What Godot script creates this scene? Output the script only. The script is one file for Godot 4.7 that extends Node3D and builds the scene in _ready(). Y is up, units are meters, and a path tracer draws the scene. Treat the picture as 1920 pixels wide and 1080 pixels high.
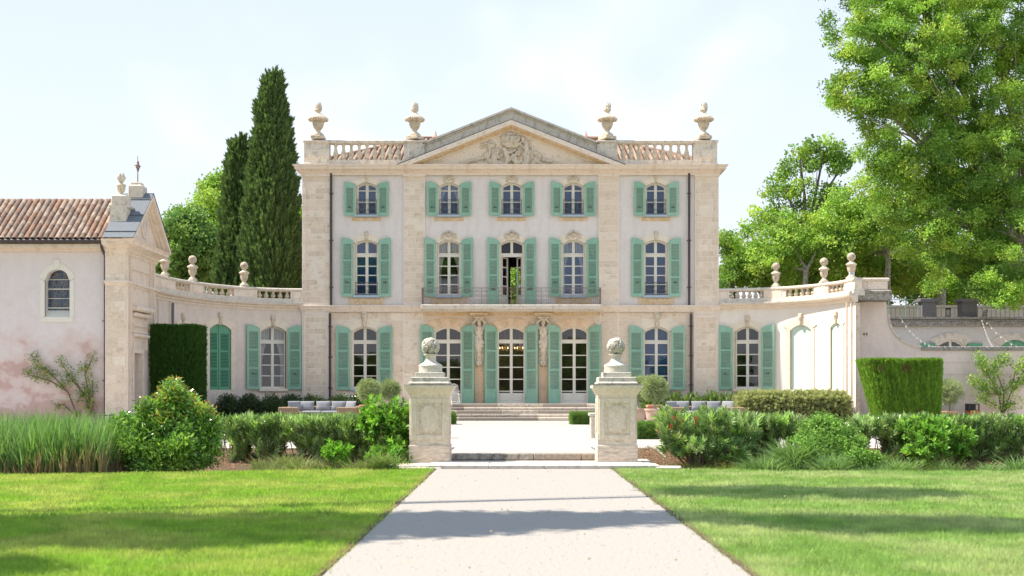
extends Node3D
# A pale stone country house seen down a garden path, with curved galleries, a chapel and plane trees.

const F := 2200.0          # focal length, in the unit in which the survey of the place was noted
const EYE := 1.36          # height of the camera above the path
const GAIN := 1.75
const D := 54.3            # distance of the main front

var M := {}
var rng := RandomNumberGenerator.new()
var taken := {}
var cache := {}


# ---------------------------------------------------------------- helpers: numbers
func fx(p: float, d := D) -> float:
	return (p - 966.0) * d / F

func fy(p: float, d := D) -> float:
	return EYE + (741.0 - p) * d / F

func at(p: float, q: float, d: float) -> Vector3:
	return Vector3(fx(p, d), fy(q, d), -d)

func rr(a: float, b: float) -> float:
	return rng.randf_range(a, b)

func lin(r: float, g: float, b: float, a := 1.0) -> Color:
	var c := Color(minf(r, 1.0), minf(g, 1.0), minf(b, 1.0)).linear_to_srgb()
	c.a = a
	return c

func rand_dir() -> Vector3:
	var z := rr(-1, 1)
	var a := rr(0, TAU)
	var s := sqrt(1.0 - z * z)
	return Vector3(s * cos(a), z, s * sin(a))


# ---------------------------------------------------------------- helpers: meshes
class B:
	var v := PackedVector3Array()
	var n := PackedVector3Array()
	var uv := PackedVector2Array()
	var c := PackedColorArray()
	var has_uv := false
	var has_c := false
	func tri(a: Vector3, b: Vector3, d: Vector3) -> void:
		var m := (d - a).cross(b - a).normalized()
		v.append(a); v.append(b); v.append(d)
		n.append(m); n.append(m); n.append(m)
	func quad(a: Vector3, b: Vector3, d: Vector3, e: Vector3) -> void:
		tri(a, b, d)
		tri(a, d, e)
	func box(p: Vector3, s: Vector3, t := Basis.IDENTITY) -> void:
		var h := s * 0.5
		var q := []
		for i in 8:
			q.append(p + t * Vector3(h.x if i & 1 else -h.x, h.y if i & 2 else -h.y, h.z if i & 4 else -h.z))
		quad(q[4], q[6], q[7], q[5])
		quad(q[1], q[3], q[2], q[0])
		quad(q[0], q[2], q[6], q[4])
		quad(q[5], q[7], q[3], q[1])
		quad(q[6], q[2], q[3], q[7])
		quad(q[0], q[4], q[5], q[1])
	func span(a: Vector3, b: Vector3) -> void:
		box((a + b) * 0.5, (b - a).abs())
	# box whose edges and corners are chamfered by k
	func cbox(p: Vector3, s: Vector3, k: float, t := Basis.IDENTITY) -> void:
		var h := s * 0.5
		k = minf(k, minf(h.x, minf(h.y, h.z)) * 0.8)
		var f := func(x: float, y: float, z: float, ax: int) -> Vector3:
			var w := Vector3(x * (h.x - (0.0 if ax == 0 else k)), y * (h.y - (0.0 if ax == 1 else k)), z * (h.z - (0.0 if ax == 2 else k)))
			return p + t * w
		for sgn in [-1.0, 1.0]:
			var s1: float = sgn
			quad(f.call(s1, -1, -s1, 0), f.call(s1, -1, s1, 0), f.call(s1, 1, s1, 0), f.call(s1, 1, -s1, 0))
			quad(f.call(-1, s1, s1, 1), f.call(-1, s1, -s1, 1), f.call(1, s1, -s1, 1), f.call(1, s1, s1, 1))
			quad(f.call(s1, -1, s1, 2), f.call(-s1, -1, s1, 2), f.call(-s1, 1, s1, 2), f.call(s1, 1, s1, 2))
		for a1 in [-1.0, 1.0]:
			for b1 in [-1.0, 1.0]:
				var a: float = a1
				var b: float = b1
				quad(f.call(a, b, -1, 0), f.call(a, b, 1, 0), f.call(a, b, 1, 1), f.call(a, b, -1, 1))
				quad(f.call(a, -1, b, 0), f.call(a, 1, b, 0), f.call(a, 1, b, 2), f.call(a, -1, b, 2))
				quad(f.call(-1, a, b, 1), f.call(1, a, b, 1), f.call(1, a, b, 2), f.call(-1, a, b, 2))
				for c1 in [-1.0, 1.0]:
					var cc: float = c1
					tri(f.call(a, b, cc, 0), f.call(a, b, cc, 1), f.call(a, b, cc, 2))
	# rows of equal length; smooth normals
	func grid(rows: Array, wrap := false) -> void:
		var nr := rows.size()
		var nc: int = rows[0].size()
		var acc := PackedVector3Array()
		acc.resize(nr * nc)
		var last := nc if wrap else nc - 1
		for i in nr - 1:
			var r0: PackedVector3Array = rows[i]
			var r1: PackedVector3Array = rows[i + 1]
			for j in last:
				var k := (j + 1) % nc
				var m := (r1[k] - r0[j]).cross(r0[k] - r1[j])
				acc[i * nc + j] += m
				acc[i * nc + k] += m
				acc[(i + 1) * nc + j] += m
				acc[(i + 1) * nc + k] += m
		for i in nr - 1:
			var r0: PackedVector3Array = rows[i]
			var r1: PackedVector3Array = rows[i + 1]
			for j in last:
				var k := (j + 1) % nc
				var o := [[r0[j], i * nc + j], [r0[k], i * nc + k], [r1[k], (i + 1) * nc + k], [r1[j], (i + 1) * nc + j]]
				for w in [0, 1, 2, 0, 2, 3]:
					v.append(o[w][0])
					n.append(acc[o[w][1]].normalized())
	# profile of Vector3(radius, height, flute depth)
	func lathe(profile: Array, seg: int, p := Vector3.ZERO, flutes := 0, squash := 1.0) -> void:
		var rows := []
		for q in profile:
			var row := PackedVector3Array()
			for j in seg:
				var a := TAU * j / seg
				var fl: float = q.z if q is Vector3 else 0.0
				var r: float = q.x * (1.0 + fl * (cos(a * flutes) - 1.0) * 0.5)
				row.append(p + Vector3(r * cos(a), q.y, r * sin(a) * squash))
			rows.append(row)
		grid(rows, true)
	func tube(pts: Array, radii: Array, sides: int) -> void:
		var rows := []
		var side := Vector3.RIGHT
		for i in pts.size():
			var dir: Vector3 = (pts[mini(i + 1, pts.size() - 1)] - pts[maxi(i - 1, 0)]).normalized()
			side = (side - dir * side.dot(dir))
			if side.length() < 0.05:
				side = Vector3.FORWARD - dir * Vector3.FORWARD.dot(dir)
			side = side.normalized()
			var up := side.cross(dir)
			var row := PackedVector3Array()
			for j in sides:
				var a := TAU * j / sides
				row.append(pts[i] + (side * cos(a) + up * sin(a)) * radii[i])
			rows.append(row)
		grid(rows, true)
		for e in [0, pts.size() - 1]:
			for j in range(1, sides - 1):
				tri(rows[e][0], rows[e][j], rows[e][j + 1])
	func ball(p: Vector3, r: Vector3, seg := 10, rings := 6) -> void:
		var rows := []
		for i in rings + 1:
			var t := PI * i / rings
			var row := PackedVector3Array()
			for j in seg:
				var a := TAU * j / seg
				row.append(p + Vector3(r.x * sin(t) * cos(a), -r.y * cos(t), r.z * sin(t) * sin(a)))
			rows.append(row)
		grid(rows, true)
	# flat outline in x and y, drawn out from z0 to z1
	func extrude(poly: PackedVector2Array, z0: float, z1: float, tr := Transform3D.IDENTITY) -> void:
		var ix := Geometry2D.triangulate_polygon(poly)
		for k in range(0, ix.size(), 3):
			for z in [z1, z0]:
				var a: Vector2 = poly[ix[k]]
				var b: Vector2 = poly[ix[k + 1]]
				var d: Vector2 = poly[ix[k + 2]]
				tri(tr * Vector3(a.x, a.y, z), tr * Vector3(b.x, b.y, z), tr * Vector3(d.x, d.y, z))
		for k in poly.size():
			var a: Vector2 = poly[k]
			var b: Vector2 = poly[(k + 1) % poly.size()]
			quad(tr * Vector3(a.x, a.y, z0), tr * Vector3(b.x, b.y, z0), tr * Vector3(b.x, b.y, z1), tr * Vector3(a.x, a.y, z1))
	# moulding: profile of (outwards, upwards) carried along a level path; out is to the right of travel seen from above
	func sweep(path: PackedVector3Array, profile: PackedVector2Array, closed := false, caps := true) -> void:
		var cnt := path.size()
		var ring := []
		for i in cnt:
			var p0 := path[(i - 1 + cnt) % cnt] if closed or i > 0 else path[i]
			var p1 := path[(i + 1) % cnt] if closed or i < cnt - 1 else path[i]
			var d0 := (path[i] - p0).normalized() if p0 != path[i] else (p1 - path[i]).normalized()
			var d1 := (p1 - path[i]).normalized() if p1 != path[i] else d0
			var n0 := Vector3(-d0.z, 0, d0.x)
			var n1 := Vector3(-d1.z, 0, d1.x)
			var m := (n0 + n1) / maxf(0.15, 1.0 + n0.dot(n1))
			var row := PackedVector3Array()
			for q in profile:
				row.append(path[i] + m * q.x + Vector3.UP * q.y)
			ring.append(row)
		for i in (cnt if closed else cnt - 1):
			var a: PackedVector3Array = ring[i]
			var b: PackedVector3Array = ring[(i + 1) % cnt]
			for j in profile.size():
				var k := (j + 1) % profile.size()
				quad(a[j], a[k], b[k], b[j])
		if caps and not closed:
			var ix := Geometry2D.triangulate_polygon(profile)
			for e in [0, cnt - 1]:
				for k in range(0, ix.size(), 3):
					tri(ring[e][ix[k]], ring[e][ix[k + 1]], ring[e][ix[k + 2]])
	func mesh() -> ArrayMesh:
		var am := ArrayMesh.new()
		if v.is_empty():
			return am
		var arr := []
		arr.resize(Mesh.ARRAY_MAX)
		arr[Mesh.ARRAY_VERTEX] = v
		arr[Mesh.ARRAY_NORMAL] = n
		if has_uv:
			arr[Mesh.ARRAY_TEX_UV] = uv
		if has_c:
			arr[Mesh.ARRAY_COLOR] = c
		am.add_surface_from_arrays(Mesh.PRIMITIVE_TRIANGLES, arr)
		return am


# ---------------------------------------------------------------- helpers: nodes
func numbered(called: String) -> String:
	var k: int = taken.get(called, 0)
	taken[called] = k + 1
	return called if k == 0 else "%s_%03d" % [called, k]

func tag(o: Node, label: String, category: String, group := "", kind := "") -> void:
	o.set_meta("label", label)
	o.set_meta("category", category)
	if group != "":
		o.set_meta("group", group)
	if kind != "":
		o.set_meta("kind", kind)

func thing(called: String, label: String, category: String, where := Vector3.ZERO, turn := 0.0, group := "") -> Node3D:
	var o := Node3D.new()
	o.name = numbered(called)
	add_child(o)
	o.position = where
	o.rotation.y = turn
	tag(o, label, category, group)
	return o

func part(called: String, b, m: Material, parent: Node, stuff := false) -> MeshInstance3D:
	var o := MeshInstance3D.new()
	o.name = called
	o.mesh = b.mesh() if b is B else b
	o.material_override = null
	if o.mesh.get_surface_count():
		o.set_surface_override_material(0, m)
	parent.add_child(o, true)
	if stuff:
		o.set_meta("kind", "stuff")
	return o

func struct(called: String, b, m: Material, label: String) -> MeshInstance3D:
	var o := MeshInstance3D.new()
	o.name = numbered(called)
	add_child(o)
	if b != null:
		o.mesh = b.mesh()
		o.set_surface_override_material(0, m)
	o.set_meta("kind", "structure")
	o.set_meta("label", label)
	return o

func inst(buf: PackedFloat32Array, t: Basis, o: Vector3, c: Color) -> void:
	buf.append_array(PackedFloat32Array([t.x.x, t.y.x, t.z.x, o.x, t.x.y, t.y.y, t.z.y, o.y, t.x.z, t.y.z, t.z.z, o.z, c.r * GAIN, c.g * GAIN, c.b * GAIN, 1.0]))

func scatter(called: String, buf: PackedFloat32Array, me: Mesh, m: Material, parent: Node) -> MultiMeshInstance3D:
	var mm := MultiMesh.new()
	mm.transform_format = MultiMesh.TRANSFORM_3D
	mm.use_colors = true
	mm.mesh = me
	mm.instance_count = buf.size() / 16
	mm.buffer = buf
	var o := MultiMeshInstance3D.new()
	o.name = called
	o.multimesh = mm
	o.material_override = m
	parent.add_child(o, true)
	o.set_meta("kind", "stuff")
	return o


# ---------------------------------------------------------------- helpers: materials
func noise(seed_: int, freq: float, oct: int, kind := FastNoiseLite.TYPE_SIMPLEX_SMOOTH) -> FastNoiseLite:
	var f := FastNoiseLite.new()
	f.seed = seed_
	f.noise_type = kind
	f.frequency = freq
	f.fractal_octaves = oct
	f.fractal_gain = 0.6
	return f

func tex(seed_: int, freq: float, oct: int, stops: Array, size := 512) -> NoiseTexture2D:
	var t := NoiseTexture2D.new()
	t.width = size
	t.height = size
	t.seamless = true
	t.generate_mipmaps = false
	t.noise = noise(seed_, freq, oct)
	if stops.size():
		var g := Gradient.new()
		var offs := PackedFloat32Array()
		var cols := PackedColorArray()
		for s in stops:
			offs.append(s[0])
			cols.append(s[1])
		g.offsets = offs
		g.colors = cols
		t.color_ramp = g
	return t

func plain(c: Color, rough := 0.8, metal := 0.0, spec := 0.5) -> StandardMaterial3D:
	var m := StandardMaterial3D.new()
	m.albedo_color = c
	m.roughness = rough
	m.metallic = metal
	m.metallic_specular = spec
	m.cull_mode = BaseMaterial3D.CULL_DISABLED
	return m

# base: linear colour; vary: how far the grain goes; opts: scale, stain, stain_at, stain_scale, bump, bump_scale
func grained(r: float, g: float, b: float, vary: float, seed_: int, o := {}) -> StandardMaterial3D:
	var m := plain(Color.WHITE, o.get("rough", 0.9), 0.0, o.get("spec", 0.35))
	var lo := 1.0 - vary
	var hi := 1.0 + vary
	m.albedo_texture = tex(seed_, o.get("freq", 0.02), 5, [[0.15, lin(r * lo, g * lo, b * lo * 0.98)], [0.5, lin(r, g, b)], [0.85, lin(r * hi, g * hi, b * hi)]])
	m.uv1_triplanar = true
	m.uv1_world_triplanar = true
	var s: float = o.get("scale", 0.6)
	m.uv1_scale = o.get("stretch", Vector3.ONE) * s
	if o.has("stain"):
		var c: Color = o.stain
		var k: float = o.get("stain_at", 0.6)
		m.detail_enabled = true
		m.detail_uv_layer = BaseMaterial3D.DETAIL_UV_2
		m.detail_blend_mode = BaseMaterial3D.BLEND_MODE_MIX
		m.detail_albedo = tex(seed_ + 50, 0.012, 5, [[k - 0.12, Color(c, 0.0)], [k + 0.16, Color(c, o.get("stain_most", 0.75))]])
		m.uv2_triplanar = true
		m.uv2_world_triplanar = true
		m.uv2_scale = o.get("stain_scale", Vector3(0.3, 0.3, 0.3))
	if o.has("bump"):
		m.heightmap_enabled = true
		m.heightmap_texture = M.rough_tex
		m.heightmap_scale = o.bump
	return m

func leafy(rough := 0.5, back := 0.45) -> StandardMaterial3D:
	var m := plain(Color.WHITE, rough, 0.0, 0.4)
	m.vertex_color_use_as_albedo = true
	m.backlight_enabled = true
	m.backlight = Color(back, back, back * 0.6).linear_to_srgb()
	return m

func make_materials() -> void:
	M.rough_tex = tex(7, 0.05, 5, [], 512)
	var grey := lin(0.20, 0.18, 0.16)
	var ochre := lin(0.55, 0.38, 0.20)
	M.stone = []
	var tones := [[0.785, 0.65, 0.525], [0.74, 0.60, 0.47], [0.815, 0.695, 0.57], [0.76, 0.62, 0.485], [0.705, 0.57, 0.45]]
	for i in tones.size():
		var t: Array = tones[i]
		M.stone.append(grained(t[0], t[1], t[2], 0.09, 11 + i, {"scale": 0.9, "stretch": Vector3(0.5, 1.6, 0.5), "stain": ochre.lerp(grey, 0.35), "stain_at": 0.74, "stain_most": 0.45, "bump": 0.8}))
	M.stone_bounce_stain = []  # warm bounce light under the balcony put into the colour, plus real stain
	for t in [[0.74, 0.55, 0.385], [0.69, 0.50, 0.34], [0.77, 0.59, 0.43]]:
		M.stone_bounce_stain.append(grained(t[0], t[1], t[2], 0.10, 75 + M.stone_bounce_stain.size(), {"scale": 0.9, "stretch": Vector3(0.5, 1.4, 0.5), "stain": lin(0.45, 0.33, 0.22), "stain_at": 0.68, "stain_most": 0.5, "bump": 0.8}))
	M.pick = M.stone
	M.mortar = grained(0.83, 0.72, 0.63, 0.05, 21, {"scale": 1.0, "bump": 0.5})
	M.surround = grained(0.77, 0.665, 0.535, 0.06, 67, {"scale": 0.7, "stain": lin(0.62, 0.48, 0.33), "stain_at": 0.68, "stain_most": 0.4, "bump": 0.6})
	M.wing_sunlight_tint = grained(0.80, 0.725, 0.65, 0.03, 68, {"scale": 0.4, "stain": lin(0.74, 0.64, 0.55), "stain_at": 0.62, "stain_most": 0.4, "stain_scale": Vector3(0.4, 0.15, 0.4)})  # lighter copy of the gallery plaster, sunlight painted into its colour
	M.trim = grained(0.80, 0.665, 0.555, 0.08, 22, {"scale": 0.7, "stain": lin(0.56, 0.42, 0.28), "stain_at": 0.68, "stain_most": 0.5, "stain_scale": Vector3(0.35, 0.25, 0.35), "bump": 0.8})
	M.ochre = grained(0.70, 0.53, 0.36, 0.16, 23, {"scale": 0.7, "stain": lin(0.62, 0.40, 0.19), "stain_at": 0.58, "bump": 0.8})
	M.weathered = grained(0.68, 0.595, 0.50, 0.13, 24, {"scale": 0.8, "stain": lin(0.33, 0.30, 0.265), "stain_at": 0.64, "stain_most": 0.55, "stain_scale": Vector3(0.45, 0.3, 0.45), "bump": 1.0})
	M.carved = grained(0.68, 0.57, 0.44, 0.15, 25, {"scale": 1.4, "stain": lin(0.15, 0.135, 0.115), "stain_at": 0.66, "stain_most": 0.6, "stain_scale": Vector3(0.9, 0.7, 0.9), "bump": 1.0})
	M.coping = grained(0.36, 0.33, 0.29, 0.25, 26, {"scale": 0.8, "stain": lin(0.14, 0.13, 0.12), "stain_at": 0.55, "stain_most": 0.75, "stain_scale": Vector3(0.8, 0.5, 0.8), "bump": 1.2})
	M.plaster = grained(0.73, 0.655, 0.61, 0.035, 27, {"scale": 0.35, "stain": lin(0.58, 0.49, 0.45), "stain_at": 0.62, "stain_most": 0.26, "stain_scale": Vector3(0.3, 0.06, 0.3), "bump": 0.3})
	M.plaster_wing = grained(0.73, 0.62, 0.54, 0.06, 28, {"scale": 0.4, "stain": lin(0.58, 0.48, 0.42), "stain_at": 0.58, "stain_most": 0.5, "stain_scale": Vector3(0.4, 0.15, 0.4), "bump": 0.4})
	M.plaster_pink = grained(0.76, 0.625, 0.56, 0.04, 29, {"scale": 0.4, "stain": lin(0.62, 0.50, 0.465), "stain_at": 0.6, "stain_most": 0.4, "stain_scale": Vector3(0.2, 0.1, 0.2), "bump": 0.3})
	M.plaster_grey = grained(0.60, 0.56, 0.53, 0.06, 30, {"scale": 0.4})
	M.shutter = grained(0.255, 0.445, 0.33, 0.07, 31, {"rough": 0.55, "scale": 1.2, "stain": lin(0.34, 0.52, 0.40), "stain_at": 0.6, "stain_most": 0.5, "stain_scale": Vector3(1.2, 0.2, 1.2)})
	M.shutters = [M.shutter]
	for t in [[0.235, 0.425, 0.31], [0.28, 0.465, 0.35]]:
		M.shutters.append(grained(t[0], t[1], t[2], 0.07, 37 + M.shutters.size(), {"rough": 0.6, "scale": 1.2, "stain": lin(0.36, 0.52, 0.41), "stain_at": 0.58, "stain_most": 0.5, "stain_scale": Vector3(1.2, 0.2, 1.2)}))
	M.shutter_old = grained(0.13, 0.34, 0.21, 0.10, 32, {"rough": 0.6, "scale": 1.5})
	M.panel_green = grained(0.58, 0.70, 0.61, 0.04, 33, {"rough": 0.7})
	M.white = grained(0.74, 0.69, 0.60, 0.04, 34, {"rough": 0.5, "scale": 1.5})
	M.sill = grained(0.38, 0.45, 0.52, 0.05, 35, {"rough": 0.5})
	var gl := plain(Color(0.10, 0.14, 0.18, 0.04), 0.0, 0.0, 0.5)
	gl.transparency = BaseMaterial3D.TRANSPARENCY_ALPHA
	M.glass = gl
	var gl2 := plain(Color(0.19, 0.46, 0.74, 0.0), 0.0, 0.11, 0.5)  # blue of the reflected sky painted into the pane colour
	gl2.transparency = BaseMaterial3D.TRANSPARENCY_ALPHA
	M.glass_sky_tint = gl2
	M.iron = plain(lin(0.05, 0.055, 0.065), 0.5, 0.3)
	M.rust = plain(lin(0.21, 0.15, 0.125), 0.7, 0.0)
	M.pipe = plain(lin(0.055, 0.038, 0.038), 0.45)
	M.zinc = grained(0.165, 0.18, 0.20, 0.12, 36, {"rough": 0.8, "spec": 0.3})
	M.tile = []
	for t in [[0.33, 0.19, 0.125], [0.27, 0.17, 0.125], [0.37, 0.26, 0.19], [0.22, 0.145, 0.11], [0.42, 0.32, 0.25], [0.29, 0.22, 0.18]]:
		M.tile.append(grained(t[0], t[1], t[2], 0.3, 40 + M.tile.size(), {"scale": 2.2, "stain": lin(0.10, 0.085, 0.075), "stain_at": 0.58, "stain_most": 0.7, "stain_scale": Vector3(1.6, 1.6, 1.6), "bump": 0.8}))
	M.terracotta = grained(0.50, 0.21, 0.12, 0.15, 48, {"scale": 1.5, "stain": lin(0.55, 0.42, 0.34), "stain_at": 0.6})
	M.pale_clay = grained(0.56, 0.40, 0.31, 0.15, 49, {"scale": 1.5, "stain": lin(0.40, 0.27, 0.2), "stain_at": 0.6})
	M.wicker = grained(0.36, 0.255, 0.165, 0.2, 52, {"scale": 6.0, "rough": 0.7})
	M.cloth = grained(0.27, 0.27, 0.29, 0.05, 53, {"scale": 2.0})
	M.curtain = plain(lin(0.55, 0.55, 0.54), 0.9)
	M.curtain.backlight_enabled = true
	M.curtain.backlight = lin(0.3, 0.3, 0.3)
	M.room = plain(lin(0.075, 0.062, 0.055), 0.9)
	M.wood = grained(0.62, 0.22, 0.06, 0.2, 54, {"scale": 2.0, "rough": 0.5})
	M.black = plain(lin(0.03, 0.03, 0.032), 0.5)
	M.white_iron = plain(lin(0.75, 0.74, 0.72), 0.5)
	M.bark = grained(0.20, 0.17, 0.14, 0.35, 55, {"scale": 1.0, "stretch": Vector3(1.5, 0.5, 1.5), "bump": 2.0})
	M.bark_pale = grained(0.48, 0.44, 0.37, 0.35, 56, {"scale": 0.7, "stain": lin(0.18, 0.15, 0.11), "stain_at": 0.55, "stain_scale": Vector3(0.8, 0.5, 0.8), "bump": 1.0})
	M.twig = grained(0.20, 0.14, 0.10, 0.3, 57, {"scale": 3.0})
	M.gravel = grained(0.40, 0.37, 0.335, 0.14, 58, {"scale": 0.5, "freq": 0.1, "stain": lin(0.40, 0.36, 0.31), "stain_at": 0.62, "stain_most": 0.35, "stain_scale": Vector3(0.12, 0.12, 0.12), "bump": 0.6})
	M.path = grained(0.335, 0.306, 0.278, 0.13, 59, {"scale": 0.55, "freq": 0.13, "stain": lin(0.345, 0.31, 0.27), "stain_at": 0.60, "stain_most": 0.4, "stain_scale": Vector3(0.2, 0.2, 0.2), "bump": 0.7})
	M.earth = grained(0.16, 0.105, 0.065, 0.4, 60, {"scale": 1.2, "bump": 3.0})
	M.turf = grained(0.17, 0.25, 0.045, 0.35, 61, {"scale": 0.8, "freq": 0.03, "rough": 0.95})
	M.leaf = leafy(0.48, 0.85)
	M.leaf_gloss = leafy(0.27, 0.6)
	M.leaf_gloss.metallic_specular = 0.6
	M.leaf_dull = leafy(0.8, 0.5)
	M.grass = leafy(0.55, 0.9)
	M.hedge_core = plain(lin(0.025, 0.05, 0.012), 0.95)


# ---------------------------------------------------------------- building pieces
# where(u, y, out): a point of a wall; u runs along it to the right as one faces it
func straight(z: float) -> Callable:
	return func(u: float, y: float, o: float) -> Vector3: return Vector3(u, y, z + o)

func wing_at(left: bool, s: float) -> Array:
	var a := 4.75 if left else 4.9
	var b := 7.0 if left else 5.5
	var key := "wing%s" % left
	if not cache.has(key):
		var tab := PackedFloat32Array()
		var acc := 0.0
		var n := 900
		for i in n + 1:
			tab.append(acc)
			var t := deg_to_rad(90.0 * (i + 0.5) / n)
			acc += Vector2(a * cos(t), b * sin(t)).length() * deg_to_rad(90.0 / n)
		cache[key] = tab
	var tb: PackedFloat32Array = cache[key]
	var i := clampi(tb.bsearch(s), 1, tb.size() - 1)
	var th := deg_to_rad(0.1 * (i - 1 + (s - tb[i - 1]) / (tb[i] - tb[i - 1])))
	var x := (-9.85 - a * sin(th)) if left else (9.40 + a * sin(th))
	var p := Vector3(x, 0, -D + b * (1.0 - cos(th)))
	var tg := Vector3((-1.0 if left else 1.0) * a * cos(th), 0, b * sin(th)).normalized()
	var nn := Vector3(tg.z, 0, -tg.x) if left else Vector3(-tg.z, 0, tg.x)
	return [p, nn]

func wing_wall(left: bool) -> Callable:
	return func(u: float, y: float, o: float) -> Vector3:
		var w := wing_at(left, -u if left else u)
		return w[0] + w[1] * o + Vector3.UP * y

func frame_of(w: Callable, u: float, y: float, o: float) -> Transform3D:
	var a: Vector3 = w.call(u - 0.05, y, o)
	var b: Vector3 = w.call(u + 0.05, y, o)
	var x := (b - a).normalized()
	return Transform3D(Basis(x, Vector3.UP, x.cross(Vector3.UP)), w.call(u, y, o))

# opening: [u of its middle, half width, bottom, crown, rise of its arch]
func arch_y(op: Array, u: float) -> float:
	var t: float = (u - op[0]) / op[1]
	if op[4] > 0.6 * op[1]:
		return op[3] - op[4] * (1.0 - sqrt(maxf(0.0, 1.0 - t * t)))
	return op[3] - op[4] * t * t

func wall_band(b: B, w: Callable, u0: float, u1: float, y0: float, y1: float, ops: Array, step: float, reveal: float) -> void:
	var cuts := [u0, u1]
	for op in ops:
		for k in 9:
			cuts.append(op[0] - op[1] + op[1] * 2.0 * k / 8.0)
	var u := u0 + step
	while u < u1 - 0.02:
		var ok := true
		for op in ops:
			if absf(u - op[0]) < op[1] + 0.02:
				ok = false
		if ok:
			cuts.append(u)
		u += step
	cuts.sort()
	for i in cuts.size() - 1:
		var a: float = cuts[i]
		var c: float = cuts[i + 1]
		if c - a < 0.0005:
			continue
		var mid := (a + c) * 0.5
		var inside: Array = []
		for op in ops:
			if absf(mid - op[0]) < op[1]:
				inside = op
		if inside.is_empty():
			b.quad(w.call(a, y0, 0), w.call(a, y1, 0), w.call(c, y1, 0), w.call(c, y0, 0))
		else:
			var ya := arch_y(inside, a)
			var yc := arch_y(inside, c)
			b.quad(w.call(a, ya, 0), w.call(a, y1, 0), w.call(c, y1, 0), w.call(c, yc, 0))
			b.quad(w.call(a, ya, -reveal), w.call(a, ya, 0), w.call(c, yc, 0), w.call(c, yc, -reveal))
			if inside[2] > y0 + 0.01:
				b.quad(w.call(a, y0, 0), w.call(a, inside[2], 0), w.call(c, inside[2], 0), w.call(c, y0, 0))
			b.quad(w.call(a, inside[2], 0), w.call(a, inside[2], -reveal), w.call(c, inside[2], -reveal), w.call(c, inside[2], 0))
	for op in ops:
		for s in [-1.0, 1.0]:
			var e: float = op[0] + op[1] * s
			var yt: float = op[3] - op[4]
			b.quad(w.call(e, op[2], 0), w.call(e, yt, 0), w.call(e, yt, -reveal), w.call(e, op[2], -reveal))

# stone band round an opening: an arch and, if jambs, its two sides
func surround(b: B, w: Callable, op: Array, wide: float, jambs: bool, o: float, ext := 1.0) -> void:
	var n := 14
	for i in n:
		var q := []
		for k in [i, i + 1]:
			var t: float = -1.0 + 2.0 * k / n
			var u0: float = op[0] + op[1] * t
			var u1: float = op[0] + (op[1] + wide * ext) * t
			var y0: float = arch_y(op, u0)
			var y1: float = op[3] + wide * 1.05 - (op[4] + wide * 0.25) * t * t
			q.append([u0, y0, u1, y1])
		var a: Array = q[0]
		var c: Array = q[1]
		var p := [w.call(a[0], a[1], o), w.call(a[2], a[3], o), w.call(c[2], c[3], o), w.call(c[0], c[1], o)]
		b.quad(p[0], p[1], p[2], p[3])
		b.quad(p[1], w.call(a[2], a[3], -0.01), w.call(c[2], c[3], -0.01), p[2])
		b.quad(w.call(a[0], a[1], -0.05), p[0], p[3], w.call(c[0], c[1], -0.05))
	if jambs:
		for s in [-1.0, 1.0]:
			var e: float = op[0] + op[1] * s
			var f: float = e + wide * 0.75 * s
			var yt: float = op[3] - op[4] + 0.05
			b.quad(w.call(e, op[2], o), w.call(e, yt, o), w.call(f, yt, o), w.call(f, op[2], o))
			b.quad(w.call(f, op[2], o), w.call(f, yt, o), w.call(f, yt, -0.01), w.call(f, op[2], -0.01))
			b.quad(w.call(e, op[2], o), w.call(e, yt, o), w.call(e, yt, -0.05), w.call(e, op[2], -0.05))

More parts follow.
